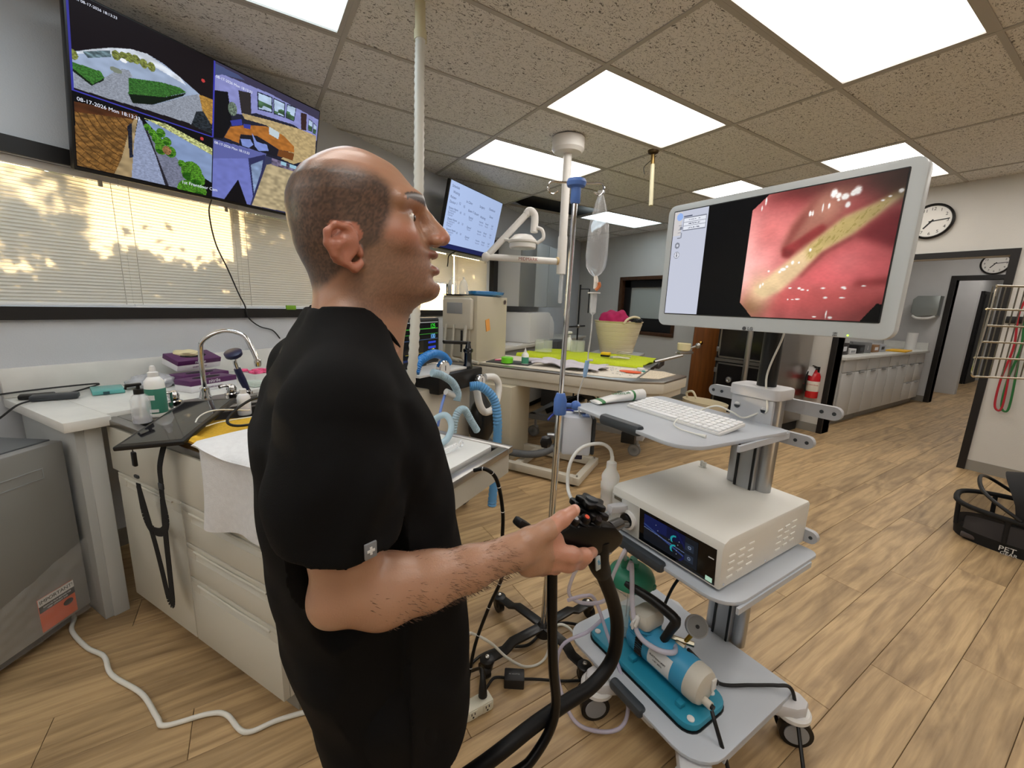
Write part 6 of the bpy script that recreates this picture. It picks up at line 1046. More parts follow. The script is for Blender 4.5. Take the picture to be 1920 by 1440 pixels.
pg = gthing('black_plug', 'black plug standing in the power strip', 'plug', .60, 1.06, .042); B().tube([(.60, 1.055, .043), (.602, 1.06, .07), (.608, 1.075, .10), (.612, 1.10, .11), (.60, 1.16, .05), (.60, 1.20, .012)], [.016, .014, .009, .006, .006, .006], 10).build('plug_lead', BCAB, pg)
pg = gthing('white_plug', 'white flat plug standing in the power strip', 'plug', .535, 1.06, .042); B().box((.535, 1.06, .075), (.022, .03, .066), .006).build('plug', WHITE, pg)
cable('white_lead_cable', 'white cable arching from the power strip over the stand base', [(.535, 1.065, .11), (.55, 1.10, .17), (.585, 1.15, .22), (.62, 1.16, .20), (.68, 1.14, .15), (.74, 1.12, .075), (.82, 1.10, .012), (.90, 1.09, .02), (.95, 1.10, .13), (.99, 1.07, .14), (1.02, 1.02, .09), (1.06, .98, .03)], .005, WCAB)
cable('adapter_cable', 'black cable joining the power adapter to the power strip', [(.715, 1.095, .022), (.68, 1.115, .02), (.64, 1.10, .012), (.61, 1.085, .012), (.585, 1.07, .03)], .005, BCAB); cable('adapter_cable', 'black cable running from the power adapter under the cart', [(.775, 1.055, .02), (.83, 1.03, .012), (.90, .985, .009), (1.0, .93, .009), (1.1, .86, .009)], .005, BCAB)
cable('floor_cable', 'black cable lying from the stand base to the cart', [(.60, 1.205, .012), (.69, 1.235, .012), (.79, 1.225, .012), (.88, 1.185, .012), (.97, 1.21, .012), (1.03, 1.215, .012), (1.1, 1.20, .012), (1.2, 1.1, .012)], .006, BCAB)
# ================================================================= RIGHT SIDE
CLKW = mat('clock_face', (232, 230, 224), .4)
def clock(x, y, z, r_, label):
    c = gthing('wall_clock', label, 'clock', x, y, z); B().lathe([(r_ * .86, 0), (r_, .005), (r_, .03), (r_ * .93, .04), (r_ * .88, .03)], (x, y, z), n=40, M=Mxn, loop=True).build('rim', BLACK, c); B().cyl((x - .012, y, z), (x - .016, y, z), r_ * .9, n=40).build('face', CLKW, c)
    for h in range(1, 13):
        a = R(90 - 30 * h); text('numeral', str(h), r_ * .24, BLACK, c, (x - .017, y - math.cos(a) * r_ * .7, z + math.sin(a) * r_ * .7), RT)
    for L_, w2, a in ((.5, .04, R(90 - 218)), (.78, .03, R(90 - 84))):
        e = Vector((0, -math.cos(a), math.sin(a))); n2 = Vector((0, math.sin(a), math.cos(a))) * r_ * w2; o = Vector((x - .019, y, z)); B().add([o - n2 - e * r_ * .12, o + n2 - e * r_ * .12, o + n2 + e * r_ * L_, o - n2 + e * r_ * L_] + [Vector((.001, 0, 0)) + q for q in (o - n2 - e * r_ * .12, o + n2 - e * r_ * .12, o + n2 + e * r_ * L_, o - n2 + e * r_ * L_)], [(0, 1, 2, 3), (7, 6, 5, 4), (0, 4, 5, 1), (1, 5, 6, 2), (2, 6, 7, 3), (3, 7, 4, 0)]).build('hand', BLACK, c)
    return c
clock(XR - .002, 1.44, 2.355, .165, 'round black rimmed wall clock above the opening'); clock(hx - .002, 1.62, 2.30, .165, 'round black rimmed wall clock in the side hall')
# fire extinguisher
RED = mat('extinguisher_red', (196, 24, 34), .25, coat=.5); fe = gthing('fire_extinguisher', 'red fire extinguisher hung on the wall beside the black post', 'extinguisher', 5.69, 2.17, .42); b = (5.69, 2.17, .42)
B().lathe([(.03, 0), (.062, .008), (.065, .02), (.065, .27), (.05, .31), (.02, .325), (.02, .345)], b).build('cylinder', RED, fe); B().lathe([(.0655, .09), (.066, .092), (.066, .21), (.0655, .212)], b).build('label_band', mat('label_pale', (226, 218, 204), .5), fe); B().box((b[0] - .02, b[1] - .005, b[2] + .365), (.10, .022, .03), .006).build('valve', BLACK, fe); B().box((b[0] - .05, b[1] - .01, b[2] + .39), (.12, .02, .012), .004, 0, Matrix.Rotation(R(12), 4, 'Y')).build('lever', BLACK, fe); B().tube([(b[0] - .04, b[1] + .02, b[2] + .36), (b[0] - .07, b[1] + .05, b[2] + .3), (b[0] - .075, b[1] + .05, b[2] + .15), (b[0] - .07, b[1] + .045, b[2] + .08)], .010, 8).build('hose', BRUB, fe); B().box((b[0] - .07, b[1] + .02, b[2] + .33), (.003, .07, .10), 0, 0, Matrix.Rotation(R(15), 4, 'X')).build('tag', CARDW, fe); B().b2((5.74, 2.15, .5), (5.76, 2.19, .8)).build('wall_bracket', BLACK, fe)
text('label_print', 'FIRE EXTINGUISHER', .018, RED, fe, (b[0] - .067, b[1], b[2] + .17), RT)
# kennel bank
kn_ = gthing('kennel_bank', 'stainless kennel with dark cage doors beyond the cart', 'kennel', 5.3, 2.65, 0); MIR = mat('polished_steel', (176, 172, 168), .3, 1)
B().b2((4.95, 2.26, .12), (5.72, 2.275, 1.5)).build('side_panel', MIR, kn_); [B().b2((4.95, 2.275, z_), (5.72, 3.0, z_ + .04)).build('deck', STEEL, kn_) for z_ in (.12, .80, 1.46)]; B().b2((5.70, 2.275, .16), (5.72, 3.0, 1.46)).b2((4.97, 2.99, .16), (5.70, 3.0, 1.46)).build('back_panel', mat('kennel_dark', (40, 38, 38), .5), kn_)
for z0_, z1_ in ((.17, .79), (.85, 1.45)):
    f = B().b2((4.935, 2.30, z0_), (4.95, 2.96, z0_ + .02)).b2((4.935, 2.30, z1_ - .02), (4.95, 2.96, z1_)).b2((4.935, 2.30, z0_), (4.95, 2.32, z1_)).b2((4.935, 2.94, z0_), (4.95, 2.96, z1_)).build('door_frame', STEEL, kn_)
    B().b2((4.940, 2.32, z0_ + .02), (4.946, 2.94, z1_ - .02)).build('door_panel', mat('smoked_panel', (24, 22, 22), .15), f); B().lathe([(.03, 0), (.036, .01), (.02, .014), (.012, .008)], (4.936, 2.78, z0_ + .42), M=Mxn, n=24).build('door_rose', ALU, f)
    for z in (z0_ + .1, z1_ - .1): B().box((4.93, 2.965, z), (.02, .03, .06), .004).build('hinge', ALU, f)
B().b2((4.95, 2.28, 0), (5.70, 2.98, .12)).build('plinth', DARKIN, kn_)
pz = gthing('steel_post', 'round steel post in front of the kennel', 'post', 4.6, 2.42, 0); B().cyl((4.6, 2.42, 0), (4.6, 2.42, CEIL), .028, n=20).build('tube', STEEL, pz); B().lathe([(.06, 0), (.06, .01), (.035, .02)], (4.6, 2.42, 0)).build('foot_flange', STEEL, pz)
bk = gthing('pet_basket', 'cream oval basket on a low wooden block by the kennel', 'basket', 4.75, 2.80, .2); B().lathe([(.16, 0), (.2, .02), (.22, .12), (.21, .12), (.18, .03)], (4.62, 2.86, .212), M=Matrix.Diagonal(Vector((.8, 1.3, 1, 1)))).build('basket', TUBM, bk); B().tube([(4.6, 3.08, .33), (4.6, 3.1, .39), (4.6, 3.02, .42), (4.6, 2.96, .34)], .014, 8).build('handle', TUBM, bk)
wbk = gthing('wooden_block', 'low wooden block under the cream basket', 'block', 4.62, 2.86, 0); B().b2((4.42, 2.56, .002), (4.84, 3.16, .21), .006).build('block', mat('pale_block', (196, 180, 158), .6), wbk)
# hall cabinets
hw = mat('hall_cabinet', (206, 206, 204), .4)
for k in range(4):
    x0 = 6.35 + .82 * k; c = gthing('hall_cabinet', ('pale hall cabinet unit nearest the opening', 'pale hall cabinet unit second from the opening', 'pale hall cabinet unit third from the opening', 'pale hall cabinet unit beside the back wall')[k], 'cabinet', x0 + .41, 2.4, 0, 'pale base units in the hall')
    B().b2((x0, 2.14, .09), (x0 + .81, 2.70, .86)).build('carcass', hw, c); B().b2((x0, 2.18, 0), (x0 + .81, 2.7, .09)).build('kickboard', BASE, c)
    for d_ in range(2):
        a0 = x0 + .405 * d_; f = B().b2((a0 + .003, 2.12, .70), (a0 + .400, 2.138, .855), .002).build('drawer', hw, c); B().b2((a0 + .12, 2.108, .695), (a0 + .28, 2.121, .703)).build('handle', GREYP, f)
        if k == 3:
            for z in (.10, .40): f = B().b2((a0 + .003, 2.12, z), (a0 + .400, 2.138, z + .29), .002).build('drawer', hw, c); B().b2((a0 + .12, 2.108, z + .275), (a0 + .28, 2.121, z + .283)).build('handle', GREYP, f)
        else: f = B().b2((a0 + .003, 2.12, .10), (a0 + .400, 2.138, .69), .002).build('door', hw, c); B().b2((a0 + .12, 2.108, .67), (a0 + .28, 2.121, .678)).build('handle', GREYP, f)
c = gthing('worktop', 'pale worktop over the hall cabinets', 'worktop', 8, 2.4, .86); B().b2((6.3, 2.09, .862), (9.68, 2.71, .90), .003).build('slab', QUARTZ, c); B().b2((9.66, 2.12, .90), (9.68, 2.71, 1.02)).build('upstand', QUARTZ, c)
t = gthing('paper_roll', 'white paper towel roll standing on the hall worktop', 'paper roll', 9.35, 2.25, .9); B().lathe([(.02, .28), (.07, .28), (.07, 0), (.02, 0)], (9.35, 2.27, .901)).build('roll', WHITE, t)
t = gthing('yellow_folder', 'yellow folder hanging over the hall worktop edge', 'folder', 8.7, 2.2, .9); B().box((8.65, 2.22, .912), (.5, .24, .02), .002, .1).build('folder', mat('folder_yellow', (232, 180, 40), .5), t)
rg = np.random.default_rng(3)
for k in range(7):
    x_ = 6.45 + .28 * k; h_ = .06 + .12 * rg.random(); t = gthing('carton', ['red and white carton at the near end of the hall worktop', 'dark carton on the hall worktop', 'white carton on the hall worktop', 'black device on the hall worktop', 'grey carton on the hall worktop', 'small brown carton on the hall worktop', 'silver case on the hall worktop'][k], 'carton', x_, 2.4, .901); B().box((x_, 2.38, .902 + h_ / 2), (.2, .22, h_), .004, .15 * rg.normal()).build('body', mat('carton_%d' % k, [(210, 190, 186), (50, 44, 44), (214, 214, 214), (24, 24, 26), (130, 130, 132), (150, 112, 76), (170, 172, 176)][k], .5), t); B().box((x_, 2.268, .902 + h_ / 2), (.12, .004, h_ * .4)).build('front_label', [RED, CARDW, GREYP, DGREY, WHITE, CARDW, DGREY][k], t)
dp = gthing('towel_dispenser', 'grey paper towel dispenser on the hall wall', 'dispenser', hx - .1, 2.26, 1.42); B().prism([(2.10, 1.48), (2.10, 1.80), (2.38, 1.80), (2.43, 1.74), (2.43, 1.52), (2.36, 1.46)], hx - .22, hx, RYZ, r=.01).build('cover', mat('dispenser_grey', (150, 156, 154), .3, .6), dp); B().tube([(hx - .2, 2.40, 1.47), (hx - .21, 2.34, 1.43), (hx - .21, 2.2, 1.43), (hx - .2, 2.12, 1.47)], .02, 8).build('paper', WHITE, dp)
# wire rack panel, leashes, pet stroller
wr_ = gthing('wire_rack', 'chrome wire basket rack hanging in front of the leashes', 'rack', 3.0, .30, 1.15)
CW = mat('rack_chrome', (216, 208, 190), .15, 1)
R0 = Vector((2.885, .455, 0)); dR = Vector((.83, -.56, 0)); zs_ = (1.145, 1.235, 1.31, 1.385, 1.46, 1.565)
for z in zs_: B().cyl(R0 + Vector((0, 0, z)) + dR * (-.02 if z in (1.235, 1.46) else 0), R0 + dR * .75 + Vector((0, 0, z)), .0045, n=10).build('rail', CW, wr_)
bk_ = Vector((.42, .62, 0)) * .0
for k in range(11): a_ = R0 + dR * (.015 + .03 * k) + Vector((.12, .04, 0)); B().cyl(a_ + Vector((0, 0, 1.14)), a_ + Vector((.0, 0, 1.57)), .0028, n=6).build('wire', mat('rack_dark', (140, 134, 124), .25, 1), wr_)
B().tube([R0 + Vector((0, 0, 1.145)), R0 + Vector((-.01, .006, 1.16)), R0 + Vector((-.012, .006, 1.23)), R0 + Vector((-.008, .004, 1.31)), R0 + Vector((0, 0, 1.46)), R0 + Vector((.006, 0, 1.55)), R0 + Vector((.02, -.013, 1.565))], .0045, 8).build('side_wire', CW, wr_)
B().cyl(R0 + dR * .74 + Vector((0, 0, 1.1)), R0 + dR * .74 + Vector((0, 0, CEIL - .006)), .016).build('post', CW, wr_); B().lathe([(.06, 0), (.06, -.012), (.02, -.02)], R0 + dR * .74 + Vector((0, 0, CEIL - .006))).build('ceiling_plate', CW, wr_)
for k, (y_, m_, lb) in enumerate(((.70, mat('leash_red', (168, 30, 44), .7), 'red leash hanging on the wall by the opening'), (.66, mat('leash_green', (32, 104, 52), .7), 'green leash hanging on the wall behind the wire rack'))):
    cable('leash', lb, [(XR - .03, y_ - .02, 1.74), (XR - .04, y_ + .03, 1.5), (XR - .035, y_ + .01, 1.2), (XR - .03, y_ + .035, .9), (XR - .035, y_ + .03, .66), (XR - .04, y_ - .01, .62), (XR - .035, y_ - .015, .75), (XR - .03, y_ + .005, 1.1)], .008, m_, 'leash')
t = gthing('leash_rail', 'black hook rail holding the leashes on the wall', 'rail', XR - .03, .6, 1.42); B().b2((XR - .03, .50, 1.40), (XR, .80, 1.46), .004).build('board', BTRIM, t)
st_ = thing('pet_stroller', 'black folded pet stroller with mesh sides and canopy on the floor', 'stroller', (4.10, .12, 0), R(-83)); MESHM = mat('stroller_mesh', (40, 40, 42), .7, alpha=.55); FAB = mat('stroller_fabric', (20, 20, 21), .8, bump=.3, bscale=400)
def loop(rx, ry, z, n=36, p_=3.0): return [(rx * abs(math.cos(t_)) ** (2 / p_) * math.copysign(1, math.cos(t_)), ry * abs(math.sin(t_)) ** (2 / p_) * math.copysign(1, math.sin(t_)), z) for t_ in np.linspace(0, 2 * PI, n, endpoint=False)]
def wallband(lo, hi, th=.004):
    b = B(); n = len(lo); b.v += lo + hi; b.f += [(j, (j + 1) % n, n + (j + 1) % n, n + j) for j in range(n)]; return b
L0, L1, L2 = loop(.44, .25, .0), loop(.45, .26, .07), loop(.46, .27, .225)
wallband(L0, L1).add(L0, [tuple(range(36))]).build('base_band', FAB, st_); wallband(L1, L2).build('mesh_side', MESHM, st_); B().ring([Vector(q) for q in L2 + L2[:1]], .016, 10).build('rim', FAB, st_)
for k in (2, 7, 12, 20, 25, 30): B().cyl(L1[k], L2[k], .012).build('rib', FAB, st_)
B().box((0, 0, .03), (.8, .42, .03), .01).build('cushion', mat('cushion_grey', (74, 66, 64), .8), st_)
B().grid(lambda a, b: (-.20 + .02 * math.sin(PI * b) * (1 - a) * -4 + .62 * a, -.26 * math.cos(PI * b) * (1 - .1 * a), .235 + (.10 + .16 * math.sin(PI * (.25 + .55 * a))) * math.sin(PI * b) ** .6), 12, 14, .004).build('canopy', FAB, st_)
B().tube([(-.18, -.27, .24), (-.34, -.22, .34), (-.38, 0, .38), (-.34, .22, .34), (-.18, .27, .24)], .011, 8).build('canopy_bow', BLACK, st_); B().tube([(-.02, -.27, .24), (-.1, -.24, .42), (-.12, 0, .48), (-.1, .24, .42), (-.02, .27, .24)], .011, 8).build('canopy_bow', BLACK, st_)
B().tube([(.0, -.29, .22), (.03, -.30, .36), (.06, -.29, .46)], .022, 10).build('handle_post', BLACK, st_); B().tube([(.035, -.31, .37), (.075, -.30, .50)], .027, 12, 1).build('leather_grip', mat('tan_leather', (168, 104, 66), .6), st_); B().box((.18, .12, .53), (.36, .16, .03), .014).build('tray', BLACK, st_); B().cyl((.06, -.28, .22), (.06, -.31, .22), .03).build('pivot', DGREY, st_)
text('badge_print', 'PET', .045, WHITE, st_, (-.20, -.262, .038), (R(90), 0, 0)); text('badge_print', 'GEAR', .028, WHITE, st_, (-.19, -.262, .012), (R(90), 0, 0))
# ================================================================= PERSON (body grown as one implicit surface)
class Field:
    def __init__(s, lo, hi, h):
        s.lo = np.array(lo, np.float32); s.h = h; s.n = np.ceil((np.array(hi) - np.array(lo)) / h).astype(int) + 1
        s.f = np.full(s.n, .05, np.float32)
    def win(s, lo, hi):
        a = np.clip(np.floor((np.array(lo) - s.lo) / s.h).astype(int), 0, s.n); b = np.clip(np.ceil((np.array(hi) - s.lo) / s.h).astype(int) + 1, 0, s.n)
        sl = tuple(slice(i, j) for i, j in zip(a, b)); g = [(s.lo[k] + s.h * np.arange(a[k], b[k], dtype=np.float32)) for k in range(3)]
        return sl, g[0][:, None, None], g[1][None, :, None], g[2][None, None, :]
    def put(s, sl, d, k, sub=False):
        f = s.f[sl]
        if f.size == 0: return
        if sub: d = -d; hh = np.clip(.5 - .5 * (f - d) / k, 0, 1); s.f[sl] = f * (1 - hh) + d * hh + k * hh * (1 - hh)
        else: hh = np.clip(.5 + .5 * (d - f) / k, 0, 1); s.f[sl] = d * (1 - hh) + f * hh - k * hh * (1 - hh)
    def cap(s, a, b, ra, rb, k=.012, sub=False, sq=(1, 1, 1)):
        a, b = np.array(a, float), np.array(b, float); m = max(ra, rb) * max(1 / min(sq), 1) + .05
        sl, X, Y, Z = s.win(np.minimum(a, b) - m, np.maximum(a, b) + m); d = b - a; L = max(d @ d, 1e-9)
        t = np.clip(((X - a[0]) * d[0] + (Y - a[1]) * d[1] + (Z - a[2]) * d[2]) / L, 0, 1)
        r = np.sqrt(((X - a[0] - t * d[0]) / sq[0]) ** 2 + ((Y - a[1] - t * d[1]) / sq[1]) ** 2 + ((Z - a[2] - t * d[2]) / sq[2]) ** 2) - (ra + (rb - ra) * t)
        s.put(sl, r.astype(np.float32), k, sub)
    def chain(s, P, r, k=.012, **kw):
        for i in range(len(P) - 1): s.cap(P[i], P[i + 1], r[i], r[i + 1], k, **kw)
    def ell(s, c, r, k=.012, sub=False, M=None):
        c, r = np.array(c, float), np.array(r, float); m = r.max() + .05; sl, X, Y, Z = s.win(c - m, c + m); x, y, z = X - c[0], Y - c[1], Z - c[2]
        if M is not None: M = np.array(M); x, y, z = [M[0][i] * x + M[1][i] * y + M[2][i] * z for i in range(3)]
        q = np.sqrt((x / r[0]) ** 2 + (y / r[1]) ** 2 + (z / r[2]) ** 2); q2 = np.sqrt((x / r[0] ** 2) ** 2 + (y / r[1] ** 2) ** 2 + (z / r[2] ** 2) ** 2) + 1e-6
        s.put(sl, (q * (q - 1) / q2).astype(np.float32), k, sub)
    def stack(s, zs, xf, xb, wy, cy, p=2.4, egg=0, k=.01):
        """body of cross-sections: front xf(z), back xb(z), half width wy(z)"""
        z0, z1 = min(zs), max(zs); sl, X, Y, Z = s.win((min(xb) - .04, cy - max(wy) - .04, z0), (max(xf) + .04, cy + max(wy) + .04, z1))
        o = np.argsort(zs); zz = Z.ravel(); f_, b_, w_ = [np.interp(zz, np.array(zs)[o], np.array(q)[o]) for q in (xf, xb, wy)]
        a = np.maximum((f_ - b_) / 2, 1e-3)[None, None, :]; c = ((f_ + b_) / 2)[None, None, :]; u = (X - c) / a; w = w_[None, None, :] * (1 - egg * np.clip(u, -1, 1)); v = np.abs(Y - cy) / np.maximum(w, 1e-3)
        q = (np.abs(u) ** p + v ** p) ** (1 / p) - 1; s.put(sl, (q * np.minimum(a, w) * .85).astype(np.float32), k)
    def mesh(s):
        f = s.f; S = f < 0; n = np.array(f.shape); cnt = np.zeros(n - 1, np.uint8)
        for i in (0, 1):
            for j in (0, 1):
                for k in (0, 1): cnt += S[i:n[0] - 1 + i, j:n[1] - 1 + j, k:n[2] - 1 + k]
        act = np.argwhere((cnt > 0) & (cnt < 8)); idx = np.full(n - 1, -1, np.int32); idx[tuple(act.T)] = np.arange(len(act))
        pos = np.zeros((len(act), 3)); num = np.zeros(len(act)); C8 = [(i, j, k) for i in (0, 1) for j in (0, 1) for k in (0, 1)]
        val = {c: f[act[:, 0] + c[0], act[:, 1] + c[1], act[:, 2] + c[2]].astype(float) for c in C8}
        for c in C8:
            for ax in range(3):
                if c[ax] == 0:
                    e = list(c); e[ax] = 1; e = tuple(e); a, b = val[c], val[e]; m = (a < 0) != (b < 0); t = np.where(m, a / np.where(m, a - b, 1), 0)
                    q = np.tile(np.array(c, float), (len(act), 1)); q[:, ax] += t; pos[m] += q[m]; num += m
        V = s.lo + s.h * (act + pos / num[:, None]); Q = []
        for ax in range(3):
            sa = [slice(None)] * 3; sb = [slice(None)] * 3; sa[ax] = slice(0, -1); sb[ax] = slice(1, None)
            ch = np.argwhere(S[tuple(sa)] != S[tuple(sb)]); o1, o2 = [d for d in range(3) if d != ax]
            ch = ch[(ch[:, o1] > 0) & (ch[:, o2] > 0) & (ch[:, o1] < n[o1] - 1) & (ch[:, o2] < n[o2] - 1)]
            flip = S[tuple(ch.T)]; q = []
            for d1, d2 in ((-1, -1), (0, -1), (0, 0), (-1, 0)):
                e = ch.copy(); e[:, o1] += d1; e[:, o2] += d2; q.append(idx[tuple(e.T)])
            q = np.stack(q, 1); flip = flip ^ (ax == 1); q[~flip] = q[~flip][:, ::-1]; Q.append(q)
        Q = np.concatenate(Q); return V, Q[(Q >= 0).all(1)]
def mesh_obj(name, V, Q, m, parent=None, col=None, smooth=0):
    if smooth:
        E = np.concatenate([Q[:, [0, 1]], Q[:, [1, 2]], Q[:, [2, 3]], Q[:, [3, 0]]])
        for _ in range(smooth):
            acc = np.zeros_like(V); ct_ = np.zeros(len(V)); np.add.at(acc, E[:, 0], V[E[:, 1]]); np.add.at(ct_, E[:, 0], 1); V = V * .5 + .5 * acc / np.maximum(ct_, 1)[:, None]
    me = bpy.data.meshes.new(name); me.vertices.add(len(V)); me.vertices.foreach_set('co', V.astype(np.float32).ravel()); me.loops.add(len(Q) * 4); me.loops.foreach_set('vertex_index', Q.astype(np.int32).ravel())
    me.polygons.add(len(Q)); me.polygons.foreach_set('loop_start', np.arange(0, len(Q) * 4, 4, dtype=np.int32)); me.update(calc_edges=True); me.validate(); me.shade_smooth()
    if col is not None:
        at = me.attributes.new('Col', 'FLOAT_COLOR', 'POINT'); at.data.foreach_set('color', np.concatenate([col, np.ones((len(col), 1))], 1).astype(np.float32).ravel())
    o = bpy.data.objects.new(name, me); COL.objects.link(o); me.materials.append(m)
    if parent is not None: o.parent = parent
    return o
CY = .67
fb_ = Field((-.10, .40, .60), (.52, .98, 1.625), .0028)
# skull and face from the side profile
zs = [1.384, 1.39, 1.397, 1.408, 1.42, 1.437, 1.45, 1.462, 1.475, 1.485, 1.50, 1.52, 1.538, 1.55, 1.558, 1.574, 1.585, 1.592, 1.599, 1.603, 1.606, 1.609]
xf = [.205, .225, .240, .253, .257, .256, .255, .252, .251, .245, .237, .233, .237, .238, .232, .217, .207, .198, .182, .172, .160, .145]
xb = [.14, .125, .11, .10, .09, .078, .068, .062, .058, .056, .053, .051, .052, .056, .060, .072, .086, .097, .110, .120, .130, .140]
wy = [.02, .03, .037, .045, .051, .058, .062, .066, .070, .072, .074, .076, .077, .076, .075, .068, .059, .052, .041, .033, .022, .008]
fb_.stack(zs, xf, xb, wy, CY, 2.12, .19, .012)
fb_.cap((.142, CY, 1.28), (.140, CY, 1.44), .060, .058, .02, sq=(1.02, 1, 1)); fb_.cap((.155, CY, 1.30), (.19, CY, 1.385), .045, .03, .02)
fb_.chain([(.238, CY, 1.540), (.248, CY, 1.522), (.268, CY, 1.500)], [.007, .0085, .0105], .008); fb_.ell((.2695, CY, 1.4975), (.0118, .0115, .0105), .006); fb_.ell((.252, CY, 1.502), (.02, .013, .016), .01)
for s in (-1, 1):
    y = lambda d: CY + s * d
    fb_.ell((.259, y(.0125), 1.492), (.011, .0075, .008), .005); fb_.ell((.264, y(.007), 1.4865), (.006, .0035, .003), .003, True)
    fb_.cap((.230, y(.012), 1.548), (.205, y(.052), 1.538), .009, .009, .012); fb_.ell((.236, y(.034), 1.520), (.018, .020, .011), .012, True); fb_.ell((.2125, y(.030), 1.5185), (.0135, .0138, .0122), .004)
    fb_.ell((.222, y(.034), 1.5175), (.013, .012, .0046), .0025, True)
    fb_.ell((.203, y(.043), 1.494), (.022, .017, .018), .02)
    # ear
    H = [(0.1460, y(.068), 1.479), (0.1390, y(.080), 1.491), (0.1240, y(.087), 1.492), (0.1140, y(.090), 1.482), (0.1130, y(.089), 1.468), (0.1200, y(.085), 1.455), (0.1320, y(.079), 1.446), (0.1440, y(.073), 1.440), (0.1520, y(.069), 1.447)]
    c_, s_ = math.cos(R(28)), math.sin(R(28)); Me = np.array([[c_, 0, s_], [0, 1, 0], [-s_, 0, c_]]) @ np.array([[1, .0, 0], [0, 1, 0], [0, 0, 1]])
    fb_.ell((0.1330, y(.079), 1.466), (.0165, .0055, .026), .006, M=Me); fb_.cap((0.1340, y(.066), 1.465), (0.1270, y(.080), 1.467), .013, .012, .006)
    fb_.chain(H, [.004, .0044, .0046, .0046, .0045, .0042, .0044, .0062, .0055], .004); fb_.ell((0.1400, y(.089), 1.462), (.0085, .0075, .012), .004, True, M=Me); fb_.ell((0.1270, y(.091), 1.481), (.007, .006, .006), .004, True, M=Me)
    fb_.cap((0.1500, y(.072), 1.466), (0.1520, y(.071), 1.459), .0045, .0045, .004); fb_.chain([(0.1260, y(.086), 1.472), (0.1250, y(.085), 1.462), (0.1330, y(.081), 1.452)], [.003, .003, .003], .003)
    # trapezius, shoulder, torso
    fb_.cap((.115, y(.03), 1.365), (.095, y(.15), 1.28), .034, .036, .03)
fb_.ell((.254, CY, 1.4715), (.0095, .022, .0065), .005); fb_.ell((.2555, CY, 1.447), (.0100, .021, .0075), .005); fb_.ell((.247, CY, 1.420), (.0165, .022, .016), .014); fb_.ell((.264, CY, 1.4605), (.016, .019, .0036), .003, True)
fb_.ell((.258, CY, 1.434), (.006, .018, .005), .006, True)
fb_.stack([.78, .9, 1.0, 1.1, 1.2, 1.27, 1.32], [.27, .275, .268, .25, .225, .20, .17], [.03, .01, .008, .004, .008, .03, .06], [.13, .135, .14, .15, .165, .16, .10], CY, 2.4, 0, .03)
# right arm
fb_.chain([(.075, .515, 1.275), (.072, .482, 1.17), (.078, .470, 1.058)], [.055, .046, .039], .02)
fb_.chain([(.078, .470, 1.056), (.118, .468, 1.041), (.176, .468, 1.033), (.240, .469, 1.029), (.312, .470, 1.030), (.335, .470, 1.030)], [.041, .0455, .0385, .0315, .026, .025], .012, sq=(1, .88, 1)); fb_.ell((.052, .470, 1.045), (.018, .022, .022), .02)
# right hand round the grip: back of the hand faces the photographer
fb_.cap((.328, .470, 1.030), (.382, .474, 1.004), .026, .028, .012, sq=(1, .66, 1.0)); fb_.cap((.345, .470, 1.038), (.392, .472, 1.022), .024, .020, .012, sq=(1, .72, 1)); fb_.ell((.36, .474, .996), (.034, .015, .024), .012)
fb_.chain([(.340, .466, 1.046), (.372, .463, 1.054), (.402, .464, 1.065), (.4285, .466, 1.073)], [.018, .0155, .0125, .0095], .007)
fb_.chain([(.388, .462, 1.010), (.420, .457, .999), (.455, .462, .983), (.490, .478, .970)], [.0145, .0130, .0118, .0095], .010)
fb_.chain([(.386, .468, .989), (.420, .463, .979), (.452, .470, .968), (.480, .490, .962)], [.0140, .0125, .0112, .0092], .009)
fb_.chain([(.380, .476, .978), (.408, .482, .964), (.424, .505, .966), (.418, .527, .982)], [.0115, .0105, .0098, .0085], .005); fb_.chain([(.366, .480, .976), (.388, .490, .962), (.398, .511, .964), (.392, .528, .978)], [.0105, .0095, .0088, .0078], .005)
# left arm hanging on the far side
fb_.chain([(.085, .825, 1.275), (.07, .868, 1.16), (.06, .885, 1.05)], [.055, .046, .040], .02); fb_.chain([(.06, .885, 1.05), (.075, .888, .97), (.10, .885, .88), (.125, .878, .80)], [.040, .042, .033, .026], .012)
fb_.cap((.127, .876, .79), (.14, .870, .735), .026, .026, .012, sq=(1, .6, 1)); fb_.chain([(.14, .862, .78), (.165, .855, .745), (.172, .85, .715)], [.014, .0115, .009], .006)
for q, (dx, L_) in enumerate(((.021, .075), (.006, .083), (-.009, .077), (-.023, .062))): fb_.chain([(.14 + dx, .870, .735), (.147 + dx, .864, .735 - L_ * .55), (.149 + dx, .848, .735 - L_)], [.0105, .0095, .008], .005)
V, Q = fb_.mesh(); del fb_.f
def srgb(c): return np.array(lin(c))
x, y, z = V.T; ay = np.abs(y - CY); rg = np.random.default_rng(1); sm = lambda a, b, t: np.clip((t - a) / (b - a), 0, 1) ** 2 * (3 - 2 * np.clip((t - a) / (b - a), 0, 1))
col = np.tile(srgb((172, 131, 106)), (len(V), 1)); nz = rg.random(len(V))
def mix(c, wgt):
    global col
    col = col * (1 - wgt[:, None]) + srgb(c) * wgt[:, None]
head = z > 1.36
lowf = .5 + .5 * np.sin(x * 61 + 1.3 * np.sin(z * 83)) * np.sin(z * 57 + y * 41)
mix((186, 128, 102), .25 * lowf * head); mix((196, 122, 100), .5 * head * np.exp(-(((x - .21) / .03) ** 2 + ((z - 1.492) / .02) ** 2)) * (ay > .03)); mix((192, 116, 98), .6 * head * np.exp(-(((x - .272) / .015) ** 2 + ((z - 1.497) / .012) ** 2)))
topline = 1.567 - .10 * np.clip(x - .13, 0, 1) - .55 * np.clip(x - .175, 0, 1)
